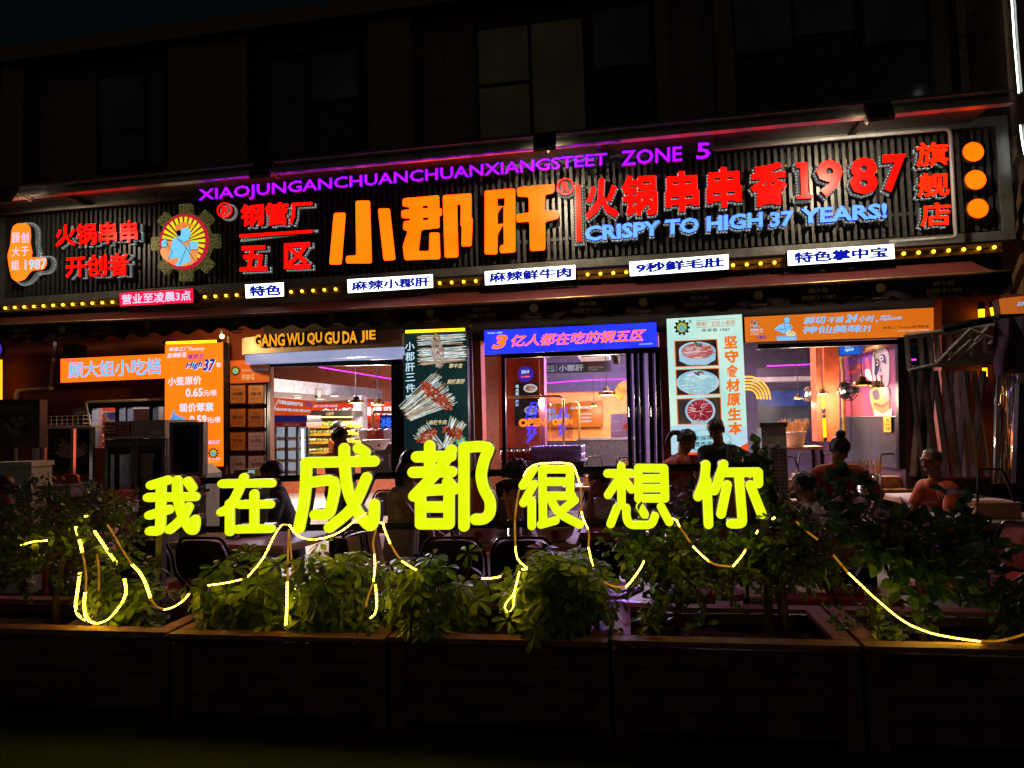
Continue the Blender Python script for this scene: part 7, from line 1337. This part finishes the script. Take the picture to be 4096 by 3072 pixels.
led('long LED strip sagging across the large leaved plant to the right edge', [(15, (1480, 835, 1560, 910, 1665, 990), 0), (15, (1268, 815, 1290, 800), 1), (14, (565, 800, 640, 890, 690, 950), 0, 3.84, 3.82), (14, (690, 950, 800, 1055, 900, 1150, 1100, 1320, 1230, 1405), 1, 3.82, 3.76), (14, (1230, 1405, 1400, 1470, 1600, 1512, 1820, 1542), 1, 3.76, 3.72), (14, (1820, 1542, 2000, 1540, 2180, 1495, 2330, 1440), 0, 3.72, 3.72)])

# ================================================================== PLANTS
SCH = LEAF('#3e6026', '#74903a'); SHR = LEAF('#3c6028', '#6c8a3a'); BIG = LEAF('#386642', '#628c52'); DRK = LEAF('#34543a', '#56744a'); BARK = M('#5a4630', .8, 0, .3, 20, .5); STEMG = M('#5a6030', .6)
def leaf(mb, base, d, nrm, L, wd, droop=.25, shape=0, fold=.18):
    """one leaf blade with a midrib fold; d = direction, nrm = upper side"""
    d = d.normalized(); s = d.cross(nrm); s = s.normalized() if s.length > 1e-4 else V((1, 0, 0)); n = s.cross(d).normalized(); N = 4; vs = [base]
    prof = ((.35, .62, .5), (.62, .95, .62), (.85, .75, .42))[shape] if False else [(.55, 1., .7), (.35, .85, 1.), (.95, .9, .5)][shape]
    for i, wv in enumerate(prof):
        u = (i + 1) / 4; c = base + d * L * u - n * droop * L * u * u; e = wd * .5 * wv; up = n * fold * e
        vs += [c - s * e + up, c, c + s * e + up]
    tip = base + d * L - n * droop * L; vs.append(tip)
    mb.add(vs, [(0, 2, 1), (0, 3, 2), (1, 2, 5, 4), (2, 3, 6, 5), (4, 5, 8, 7), (5, 6, 9, 8), (7, 8, 10), (8, 9, 10)])
def rv(rn):
    while 1:
        v = V((rn.uniform(-1, 1), rn.uniform(-1, 1), rn.uniform(-1, 1)))
        if .05 < v.length < 1: return v.normalized()
def umbrella_bush(label, k, c, rx, ry, Y, dep, n, seed, extra=()):
    t = thing('umbrella_plant', label, 'plant', 'umbrella leaved bushes in the planters'); rn = random.Random(seed); p0 = K(k, *c)[0]; s = pxm(p0, Y) * ZS; C = W(p0, Y); a, b_ = rx * s, ry * s; m = MB(); st = MB(); root = V((C.x, Y + .05, .40))
    pts = []
    for i in range(n):
        d = rv(rn); 
        if d.y > .35: d.y *= -1
        q = rn.uniform(.7, 1.12) * (1 + .2 * math.sin(5 * d.x + seed) * math.cos(4 * d.z + seed))
        pts.append((C + V((d.x * a * q, d.y * dep * q, d.z * b_ * q)), d))
    for (kk, pp, yy) in extra: pts.append((W(K(kk, *pp)[0], yy), V((0, -.4, .9))))
    for p, d in pts:
        ax = (d * .55 + V((0, -.35, .75)) + rv(rn) * .4).normalized(); x = ax.cross(V((1, .2, 0))).normalized(); y = ax.cross(x); nl = rn.choice((6, 7, 7, 8)); L = rn.uniform(.066, .116); ph = rn.uniform(0, 6.28); cone = rn.uniform(-.35, .25)
        for j in range(nl):
            aa = ph + j * 6.283 / nl + rn.uniform(-.15, .15); dd = x * math.cos(aa) + y * math.sin(aa) + ax * cone; leaf(m, p + dd * .012, dd, ax, L * rn.uniform(.8, 1.1), L * .42, rn.uniform(.1, .4), 1)
        mid = p - ax * .09; st.tube([p, mid, mid + (root - mid) * .35 + V((0, 0, -.02))], [.0018, .0026, .004], 4)
    m.build('foliage', SCH, t); 
    for i in range(7): a_ = rn.uniform(-.8, .8); st.tube([root + V((a_ * .1, 0, 0)), root + V((a_ * a * .5, rn.uniform(-.05, .05), (C.z - root.z) * .6)), C + V((a_ * a * .7, 0, b_ * .2))], [.011, .008, .004], 6)
    st.build('stem', STEMG, t); return t
umbrella_bush('small umbrella leaved bush left of the steel sign post', 11, (1130, 1170), 260, 330, 4.0, .24, 58, 1, [(11, (1010, 820), 3.85), (11, (1130, 810), 3.9), (11, (1290, 1420), 3.72)])
umbrella_bush('umbrella leaved bush right of the steel sign post, under the second character', 12, (200, 1180), 410, 300, 4.0, .26, 88, 2, [(12, (450, 880), 3.85), (12, (330, 840), 3.9), (11, (1870, 910), 3.85), (12, (370, 1400), 3.7)])
umbrella_bush('full umbrella leaved bush under the third character', 12, (930, 1130), 430, 370, 4.0, .27, 106, 3, [(12, (1165, 780), 3.88), (12, (1000, 870), 3.85), (12, (1240, 1390), 3.7)])
umbrella_bush('umbrella leaved bush drooping over the planter edge under the fourth character', 12, (1800, 1180), 440, 340, 3.98, .27, 102, 4, [(12, (2100, 780), 3.85), (12, (1600, 1420), 3.66), (12, (1720, 1480), 3.64)])
umbrella_bush('tall umbrella leaved bush under the fifth character', 13, (720, 1130), 470, 385, 3.98, .27, 118, 5, [(13, (700, 830), 3.85), (13, (880, 800), 3.9), (13, (290, 1360), 3.7), (13, (520, 1500), 3.64)])
def shrub(label, k, ells, Y, dep, trunk, n, L, seed, mat=SHR, shape=0, tips=(), nm='shrub', wr=.5, root=.40):
    t = thing(nm, label, 'shrub'); rn = random.Random(seed); m = MB(); st = MB(); tot = sum(e[2] * e[3] for e in ells)
    tk = [W(p, Y) for p in K(k, *trunk)]; tk[0].z = root; top = tk[-1]
    st.tube(tk, [.026 - .012 * i / max(1, len(tk) - 1) for i in range(len(tk))], 8)
    for (x, y, rx, ry) in ells:
        p0 = K(k, x, y)[0]; s = pxm(p0, Y) * ZS; C = W(p0, Y); a, b_ = rx * s, ry * s; nt = int(n * rx * ry / tot / 7) + 1
        st.tube([top, (top + C) / 2 + rv(rn) * .03, C], [.012, .008, .005], 5)
        for i in range(nt):
            d = rv(rn); q = rn.uniform(.25, 1.08); p = C + V((d.x * a * q, d.y * dep * q, d.z * b_ * q)); out = (V((d.x, d.y - .2, d.z * .6)) + V((0, 0, .25)) + rv(rn) * .5).normalized(); Lt = rn.uniform(.08, .16)
            st.tube([C + (p - C) * .45, p, p + out * Lt], [.003, .0024, .0012], 4)
            for j in range(7):
                u = .1 + .9 * j / 6; b0 = p + out * Lt * u; sd = out.cross(rv(rn)).normalized(); dd = (sd + out * (.3 + u) + V((0, -.15, -.1))).normalized(); nn = (V((0, -.35, .9)) + rv(rn) * .6).normalized(); l = L * rn.uniform(.6, 1.2); leaf(m, b0, dd, nn, l, l * wr, rn.uniform(0, .35), shape)
    for tp in tips:      # leafy shoots standing out of the crown
        P = [W(p, Y - .05) for p in K(k, *tp)]; st.tube(P, [.005 - .003 * i / (len(P) - 1) for i in range(len(P))], 5)
        for a, b_ in zip(P[:-1], P[1:]):
            for q in range(4):
                b0 = a + (b_ - a) * rn.random(); leaf(m, b0, (rv(rn) + V((0, -.2, .1))).normalized(), (V((0, -.3, .9)) + rv(rn) * .4).normalized(), L * rn.uniform(.7, 1.3), L * wr, .2, shape)
    m.build('foliage', mat, t); st.build('trunk', BARK, t, True); return t
shrub('spreading leafy shrub on one slim trunk at the left, lit by LED strips', 11, ((250, 560, 330, 250), (650, 560, 330, 260), (950, 640, 220, 210), (150, 830, 280, 200), (480, 830, 330, 190), (800, 420, 230, 150), (120, 950, 170, 170), (430, 350, 200, 100)), 4.08, .25, (480, 1420, 478, 1200, 510, 1000, 560, 760), 2100, .058, 31, tips=((430, 300, 420, 180, 415, 80), (720, 330, 740, 220, 720, 140), (880, 380, 900, 280, 980, 245), (280, 330, 260, 200, 240, 100), (1050, 560, 1080, 470, 1110, 440), (1120, 640, 1200, 530, 1240, 520)))
shrub('leafy shrub below the sixth character with an LED strip through it', 13, ((1420, 700, 200, 160), (1700, 760, 260, 200), (1600, 960, 200, 180), (1850, 950, 230, 180), (1980, 790, 170, 150), (2050, 1000, 150, 140), (1530, 1130, 90, 120)), 4.1, .2, (1730, 1480, 1750, 1300, 1790, 1100, 1750, 900), 1600, .062, 32, tips=((1300, 640, 1200, 620, 1140, 600), (1570, 1330, 1500, 1370, 1440, 1430), (1640, 1480, 1600, 1300, 1560, 1200)))
shrub('dense leafy shrub below and right of the seventh character', 15, ((1130, 1060, 190, 140), (1450, 1020, 280, 220), (1650, 1160, 180, 170), (1150, 1200, 220, 150), (1400, 1260, 240, 140), (1450, 800, 170, 120), (1000, 1090, 170, 140)), 4.14, .2, (1360, 1680, 1350, 1500, 1330, 1380, 1370, 1200), 1900, .056, 33, tips=((1250, 700, 1230, 560, 1225, 450), (780, 950, 770, 860, 745, 830), (1750, 1250, 1800, 1270, 1850, 1290), (1700, 1300, 1740, 1330, 1760, 1350)))
shrub('dark large leaved plant filling the right of the planters', 14, ((700, 380, 150, 130), (880, 540, 240, 190), (1150, 700, 270, 210), (1420, 620, 270, 170), (1000, 840, 220, 190), (1350, 880, 250, 210), (1650, 680, 180, 170), (1600, 960, 180, 150)), 4.05, .28, (1330, 1560, 1340, 1380, 1320, 1150, 1280, 900), 640, .088, 34, BIG, 2, ((560, 330, 620, 180, 640, 60), (700, 300, 690, 160, 700, 40), (880, 260, 920, 160, 830, 110), (1480, 480, 1500, 330, 1540, 240), (1380, 1420, 1420, 1340, 1400, 1250), (1340, 1300, 1250, 1270, 1300, 1180)), wr=.78)
shrub('dark bush at the far right edge of the planters', 14, ((2050, 1050, 170, 150), (2100, 1250, 150, 170), (1950, 1180, 120, 120)), 3.9, .22, (2080, 1560, 2080, 1400, 2080, 1200), 420, .055, 35, DRK)
shrub('low dark leafy plant in the corner of the far right planter', 14, ((850, 1380, 140, 110), (830, 1490, 130, 70), (960, 1440, 110, 90)), 3.95, .15, (880, 1580, 880, 1500, 880, 1400), 260, .045, 36, DRK, 2, nm='small_plant', wr=.8)
shrub('sparse seedling with a few leaves on the bare soil of the fourth planter', 13, ((1480, 1370, 70, 60), (1440, 1450, 60, 40)), 3.85, .08, (1620, 1540, 1560, 1440, 1500, 1380), 40, .07, 37, SHR, nm='seedling', wr=.5, tips=((1850, 1450, 1950, 1410, 2050, 1380),))
shrub('climbing stem with heart shaped leaves right of the last yellow character', 15, ((1100, 270, 30, 40), (1150, 210, 30, 30)), 4.24, .05, (1340, 900, 1290, 640, 1230, 480, 1190, 350, 1140, 230, 1110, 190), 16, .075, 38, BIG, 2, ((1240, 500, 1220, 460, 1230, 440), (1250, 620, 1220, 600, 1200, 600), (1190, 350, 1210, 300, 1230, 310), (1120, 260, 1080, 300, 1100, 330)), nm='climbing_plant', wr=.8)
shrub('dim bushes in a pot behind the sixth and seventh characters', 13, ((1780, 380, 160, 110), (1950, 350, 140, 120), (1850, 300, 120, 60)), 5.4, .25, (1850, 900, 1850, 700, 1850, 420), 330, .07, 39, DRK, nm='potted_plant', root=.3)
m = MB(); p = W(K(13, 1850, 600)[0], 5.4); m.lathe((p.x, 5.4, 0), [(.0005, .01), (.13, .01), (.18, .34), (.2, .34), (.2, .37), (.17, .36), (.0005, .28)], 20); tag(m.build('plant_pot', M('#3a2c28', .6), None, True), 'dark round pot of the dim bushes behind the sixth character', 'pot')
t = thing('flower', 'single orange flower on a leafy shoot below the last yellow character', 'flower'); p = W(K(15, 835, 940)[0], 3.78); rn = random.Random(5); m = MB()
for j in range(9): a = j * .7; leaf(m, p, V((math.cos(a), -.3, math.sin(a) * .8 + .2)), V((0, -1, .2)), .024, .018, .3)
m.build('petals', M('#d8602c', .5), t); m = MB(); m.tube([p, W(K(15, 860, 1010)[0], 3.85), W(K(15, 900, 1080)[0], 3.95)], .003, 5); m.build('stem', STEMG, t)

# ================================================================== PEOPLE
def remeshed(mb, name, mat, parent, vox=.009, sm=6):
    me = bpy.data.meshes.new(name); me.from_pydata(mb.v, [], mb.f); bm = bmesh.new(); bm.from_mesh(me); bmesh.ops.recalc_face_normals(bm, faces=bm.faces); bm.to_mesh(me); bm.free()
    o = bpy.data.objects.new(name, me); COL.objects.link(o); r = o.modifiers.new('r', 'REMESH'); r.mode = 'VOXEL'; r.voxel_size = vox; s = o.modifiers.new('s', 'SMOOTH'); s.iterations = sm; s.factor = .5
    m2 = bpy.data.meshes.new_from_object(o.evaluated_get(bpy.context.evaluated_depsgraph_get())); bpy.data.objects.remove(o)
    m2.materials.clear(); m2.materials.append(mat)
    for p in m2.polygons: p.use_smooth = True
    q = bpy.data.objects.new(name, m2); COL.objects.link(q); q.parent = parent; return q
SKIN = M('#946448', .55, 0, .08, 12)
def dirv(az, el=0):      # az 0 = towards the street (the camera's side), 90 = to the right, -90 = to the left, 180 = into the shop
    a = math.radians(az); e = math.radians(el); return V((math.sin(a) * math.cos(e), -math.cos(a) * math.cos(e), math.sin(e)))
def person(label, k, hp, Y, face, el, body, lean, hands, shirt, trousers, pose, hair='short', haircol='#0c0a0a', sleeve=.55, skin=None, extra=None, tilt=0.):
    """hp = head centre pixel; face/el = where the head looks; body = azimuth the chest faces; lean = hip minus neck offset (x, y);
    hands = two offsets of the wrists from the neck base (left, right seen from the front of the body, in world axes)"""
    t = thing('person', label, 'person'); H = W(K(k, *hp)[0], Y); f = dirv(face, el); up0 = V((0, 0, 1)); r = f.cross(up0).normalized(); u = r.cross(f).normalized(); r = (r * math.cos(tilt) + u * math.sin(tilt)).normalized(); u = r.cross(f).normalized()
    R3 = Matrix((r, f, u)).transposed(); S = skin or SKIN; mb = MB()
    mb.ball(H + u * .022, (.074, .092, .088), 18, 12, R3); mb.ball(H - u * .045 + f * .022, (.056, .066, .062), 16, 10, R3); mb.cap(H - u * .08 + f * .062, H - u * .088 + f * .068, .024, .022)
    mb.cap(H + u * .008 + f * .092, H - u * .028 + f * .106, .008, .0135); mb.ball(H - u * .032 + f * .098, (.017, .012, .010), 8, 6, R3); mb.cap(H - u * .060 + f * .083 - r * .018, H - u * .060 + f * .083 + r * .018, .0085, .0085)
    for s in (-1, 1):
        mb.cap(H + u * .032 + f * .084 + r * s * .045, H + u * .036 + f * .091 + r * s * .014, .007, .008); mb.ball(H - u * .01 + r * s * .077 - f * .008, (.008, .022, .032), 8, 6, R3); mb.ball(H - u * .022 + f * .062 + r * s * .040, (.022, .02, .022), 8, 6, R3)
    nk = H - u * .05 - f * .03 - V((0, 0, .13)); chest_f = dirv(body); sr = chest_f.cross(up0).normalized()
    mb.cap(H - u * .05 - f * .012, nk - V((0, 0, .03)), .05, .056)
    hz = .50 if pose == 'sit' else .92; hip = V((nk.x + lean[0], nk.y + lean[1], min(hz, nk.z - .35) if pose == 'sit' else hz)); sp_d = (hip - nk); mid = nk + sp_d * .38
    sw = .165; shl = [nk + sr * s * sw - V((0, 0, .055)) + (sp_d * .02) for s in (-1, 1)]
    tor = MB()
    def torso(M_, g):
        M_.cap(shl[0] + sr * .03, shl[1] - sr * .03, .062 + g, .062 + g); M_.cap(nk - V((0, 0, .03)), mid, .07 + g, .10 + g)
        for s in (-1, 1): M_.cap(shl[0 if s < 0 else 1] - sr * s * .05 + V((0, 0, -.02)), mid + sr * s * .065, .075 + g, .085 + g); M_.cap(mid + sr * s * .06, hip + sr * s * .07, .085 + g, .10 + g)
        M_.cap(mid, hip, .1 + g, .11 + g)
    torso(mb, 0); torso(tor, .014)
    for i, hd in enumerate(hands):
        sh = shl[i]; wr = nk + V(hd[:3]); d = wr - sh; L = d.length; ua, fa = .285, .25
        if L > ua + fa - .005: wr = sh + d.normalized() * (ua + fa - .01); d = wr - sh; L = d.length
        a = (ua * ua - fa * fa + L * L) / (2 * L); h = math.sqrt(max(0, ua * ua - a * a)); pole = V(hd[3:6]) if len(hd) > 3 else V((sr.x * (i * 2 - 1) * .3, sr.y * (i * 2 - 1) * .3, -1)); pd = pole - d.normalized() * pole.dot(d.normalized()); pd = pd.normalized(); el_ = sh + d.normalized() * a + pd * h
        mb.cap(sh, el_, .048, .038); mb.cap(el_, wr, .039, .026); tor.cap(sh, sh + (el_ - sh) * sleeve, .062, .058)
        fd = (wr - el_).normalized(); side = fd.cross(pd).normalized(); nrm = side.cross(fd).normalized(); mb.ball(wr + fd * .045, (.036, .05, .016), 12, 8, Matrix((side, fd, nrm)).transposed())
        for j in range(4):
            b0 = wr + fd * .082 + side * (.027 - .018 * j); l = (.062, .072, .068, .052)[j]; b1 = b0 + fd * l * .55 - nrm * .012; mb.cap(b0 - fd * .02, b1, .0088, .008); mb.cap(b1, b1 + fd * l * .35 - nrm * l * .4, .008, .007)
        tb = wr + fd * .03 + side * .03; mb.cap(tb, tb + side * .028 + fd * .03 - nrm * .01, .011, .009); mb.cap(tb + side * .028 + fd * .03 - nrm * .01, tb + side * .03 + fd * .058 - nrm * .02, .009, .008)
    tr = MB()
    for s in (-1, 1):
        hj = hip + sr * s * .085
        if pose == 'sit': kn = hj + chest_f * .42 + V((0, 0, .02)); an = V((kn.x, kn.y, .09)) + chest_f * .02
        else: kn = V((hj.x, hj.y, .5)) + chest_f * .02; an = V((hj.x, hj.y, .09)) + sr * s * .02
        mb.cap(hj, kn, .085, .058); mb.cap(kn, an, .055, .036); mb.cap(an + V((0, 0, -.04)), an + chest_f * .15 + V((0, 0, -.05)), .04, .034); tr.cap(hj, kn, .098, .072); tr.cap(kn, an + V((0, 0, .05)), .07, .055); tr.cap(hip + sr * s * .05 + V((0, 0, .05)), hj, .115, .11)
    remeshed(mb, 'body', S, t, .0085, 3); remeshed(tor, 'shirt', shirt, t, .013, 5); remeshed(tr, 'trousers', trousers, t, .016, 4)
    # hair: a cap over the skull cut by the hairline
    HM = M(haircol, .45, 0, .2, 40, .3)
    if hair != 'bald':
        hb = MB(); rn = random.Random(hash(label) % 999 if False else len(label)); nA, nB = 40, 22; vs = []
        for j in range(nB + 1):
            for i in range(nA):
                th = math.pi * j / nB; a = 6.2832 * i / nA; x, y, z = math.sin(th) * math.cos(a), math.sin(th) * math.sin(a), math.cos(th); g = .93 if hair == 'shaved' else 1.0 + .05 * math.sin(7 * a + 3 * th) * math.sin(5 * th) + rn.uniform(-.02, .03)
                vs.append((x, y, z, H + R3 @ V((x * .088 * g, y * .104 * g - .006, z * .102 * g + .026))))
        fs = []
        for j in range(nB):
            for i in range(nA):
                q = (j * nA + i, (j + 1) * nA + i, (j + 1) * nA + (i + 1) % nA, j * nA + (i + 1) % nA); y, z = vs[q[0]][1], vs[q[0]][2]; line = (.74 if hair == 'shaved' else .38) if y > .55 else (.05 if y > .12 else -.62)
                if z > line + .08 * math.sin(i * 2.7): fs.append(q)
        hb.add([v[3] for v in vs], fs)
        if hair == 'bun': hb.ball(H - f * .06 + u * .135, .045, 12, 8)
        if hair == 'ponytail': hb.ball(H - f * .115 + u * .035, .032, 10, 6); hb.tube(smooth([tuple(H - f * .12 + u * .035), tuple(H - f * .17 + u * .0), tuple(H - f * .175 - u * .08), tuple(H - f * .16 - u * .14)], 4), [.02, .026, .028, .028, .028, .026, .026, .024, .022, .02, .016, .01, .004], 8)
        if hair == 'low_knot': hb.ball(H - f * .1 - u * .03, .04, 12, 8)
        if hair == 'long':
            for s in range(-7, 8):
                a = s * .2; b0 = H - f * .07 * math.cos(a) + r * .088 * math.sin(a) + u * .03; hb.tube(smooth([tuple(b0), tuple(b0 - f * .03 - u * .12), tuple(b0 - f * .045 - V((0, 0, .28)) + rv(rn) * .01), tuple(b0 - f * .05 - V((0, 0, .44)) + rv(rn) * .02)], 3), [.022] * 7 + [.02, .016, .006], 6)
        if hair == 'curly':
            for i in range(70): d = rv(rn); d.z = abs(d.z); hb.ball(H + R3 @ V((d.x * .095, d.y * .105 - .012, d.z * .105 + .03)), rn.uniform(.014, .026), 7, 5)
        hb.build('hair', HM, t, True)
    for s in (-1, 1): eb_ = MB(); eb_.ball(H + u * .012 + f * .0815 + r * s * .031, (.013, .007, .0055), 8, 5, R3); eb_.build('eye', M('#1a1210', .2), t); 
    br = MB()
    for s in (-1, 1): br.cap(H + u * .034 + f * .093 + r * s * .014, H + u * .036 + f * .083 + r * s * .047, .0042, .003, 6)
    br.build('eyebrow', HM if hair != 'bald' else M('#3a2c24', .6), t); lp = MB(); lp.cap(H - u * .061 + f * .0905 - r * .017, H - u * .061 + f * .0905 + r * .017, .0045, .0045, 6); lp.build('lips', M('#8a4a40', .5), t)
    return t, H, nk, sr, chest_f
GRT = M('#3a3e44', .8, 0, .12, 20); ORS = M('#a03c0a', .8, 0, .15, 14, .15); BLT = M('#101014', .8); WHT = M('#b8b0a8', .8, 0, .1); JEAN = M('#1c2230', .8); BRT = M('#5a3420', .8)
person('man in a grey T-shirt bent over the first table, behind the second character', 12, (410, 95), 5.95, -75, -28, -60, (.10, .08), ((-.18, -.30, -.42), (-.36, .02, -.36)), GRT, JEAN, 'sit', 'short')
person('worker in an orange top with pinned up hair, inside by the food shelf', 6, (715, 1000), 10.6, 100, -25, 95, (-.02, .05), ((.28, -.1, -.45), (.2, .2, -.5)), M('#e8741c', .75), JEAN, 'stand', 'low_knot')
person('short haired worker in a dim orange shirt at the left doorway, above the third character', 6, (722, 1085), 7.6, 80, -12, 70, (.0, .04), ((.25, -.25, -.45), (.3, .1, -.5)), ORS, JEAN, 'stand', 'short')
person('long haired woman in a pale sleeveless top seated behind the fourth character', 12, (1610, 20), 5.55, 75, -15, 70, (-.10, .04), ((.30, -.22, -.50), (.36, .0, -.48)), M('#a89c8c', .85, 0, .25, 30), JEAN, 'sit', 'long', sleeve=.05)
person('person with curly brown hair behind the fifth character', 13, (362, 95), 6.4, 150, -5, 160, (.0, -.03), ((-.2, .3, -.45), (.2, .3, -.45)), BRT, JEAN, 'sit', 'curly', '#3a2014')
person('woman in white resting her cheek on her hand between the fifth and sixth characters', 13, (1075, 160), 6.1, -50, -22, -45, (.14, .05), ((-.1, -.26, .05, -.6, -.1, -1), (-.30, -.1, -.42)), WHT, JEAN, 'sit', 'short', tilt=.12)
person('woman in an orange shirt with a ponytail, stooping before the pale green panel', 7, (1505, 1110), 7.5, 78, -30, 80, (-.30, .03), ((.25, -.15, -.45), (.3, .1, -.42)), ORS, JEAN, 'stand', 'ponytail')
pt, pH, pn, psr, pcf = person('man in a black T-shirt with white script, opening a clear plastic bag', 7, (1765, 1018), 7.35, -28, -32, 8, (-.08, .08), ((.22, -.24, -.20, 1, .25, -.3), (.06, -.24, -.36, -1, .1, -.4)), BLT, JEAN, 'stand', 'short')
q = K(15, 790, 195, 912, 130, 925, 165, 802, 232); text("Hydrafic", q, W(q[0], 7.2).y, M('#c8c8c8', .7), pt, .03, 0, .0, .2)
t = thing('plastic_bag', 'clear plastic bag held by the man in the black T-shirt', 'bag'); rn = random.Random(8); m = MB(); n1, n2 = 18, 8; vs = []
for j in range(n2 + 1):
    for i in range(n1):
        v = j / n2; a = 6.283 * i / n1; q = bil(K(15, 850, 190, 1000, 185, 1035, 335, 860, 335), .5 + .5 * math.cos(a) * (.6 + .4 * v), 1 - v); p = W(q, 7.08 + .07 * math.sin(a)); vs.append(p + rv(rn) * .012)
m.add(vs, [(j * n1 + i, j * n1 + (i + 1) % n1, (j + 1) * n1 + (i + 1) % n1, (j + 1) * n1 + i) for j in range(n2) for i in range(n1)]); m.build('film', GLASS('#d8d8e0', .3), t)
wt, wH, wn, wsr, wcf = person('waiter in an orange shirt with hair in a top knot, head bowed, at right', 8, (618, 1470), 6.7, 5, -42, 0, (.0, .10), ((.24, -.05, -.46, 1, .3, -.3), (-.24, -.02, -.46, -1, .3, -.3)), ORS, JEAN, 'stand', 'bun', sleeve=.7)
m = MB(); 
for i in range(9):
    a = -.9 + 1.8 * i / 8; b_ = a + .225; 
    m.add([wn + V((.17 * math.sin(a), .05 - .19 * math.cos(a), -.28)), wn + V((.17 * math.sin(b_), .05 - .19 * math.cos(b_), -.28)), wn + V((.2 * math.sin(b_), .05 - .21 * math.cos(b_), -.95)), wn + V((.2 * math.sin(a), .05 - .21 * math.cos(a), -.95))], [(0, 1, 2, 3)])
m.build('apron', M('#101014', .8), wt, True)
bt, bH, bn, bsr, bcf = person('bald older man in an orange polo shirt seated at the hotpot table, at right', 8, (1415, 1572), 6.9, -62, -6, -70, (.20, .10), ((-.26, -.30, -.34), (-.38, -.05, -.36)), M('#a8400a', .8, 0, .15, 14, .15), JEAN, 'sit', 'shaved', '#3a302c', skin=M('#8a5840', .5, 0, .08, 12), sleeve=.6)
person('dark haired person in a pale top half hidden by leaves, right of the last character', 14, (318, 205), 6.3, -130, -20, -120, (.05, .0), ((-.2, .2, -.35), (-.3, .1, -.35)), WHT, JEAN, 'sit', 'short')
person('woman with dark hair in a black top at the left edge', 11, (22, 235), 5.4, -40, -18, -60, (.02, .06), ((-.2, -.2, -.4), (-.3, 0, -.4)), BLT, JEAN, 'sit', 'low_knot')
# ================================================================== bases of things
bpy.context.view_layer.update()
for o in [x for x in S.objects if x.parent is None and x.type in ('EMPTY', 'MESH')]:
    if o.type == 'MESH':
        if o.get('kind') or o.data.users > 1: continue
        vs = [v.co for v in o.data.vertices]; b = V(((min(v.x for v in vs) + max(v.x for v in vs)) / 2, (min(v.y for v in vs) + max(v.y for v in vs)) / 2, min(v.z for v in vs))); o.data.transform(Matrix.Translation(-b)); o.location = b; continue
    if '_auto' not in o: continue
    vs = [c.co for ch in o.children_recursive if ch.type == 'MESH' for c in ch.data.vertices]
    if not vs: continue
    b = V(((min(v.x for v in vs) + max(v.x for v in vs)) / 2, (min(v.y for v in vs) + max(v.y for v in vs)) / 2, min(v.z for v in vs))); o.location = b; del o['_auto']
    for ch in o.children: ch.location = ch.location - b
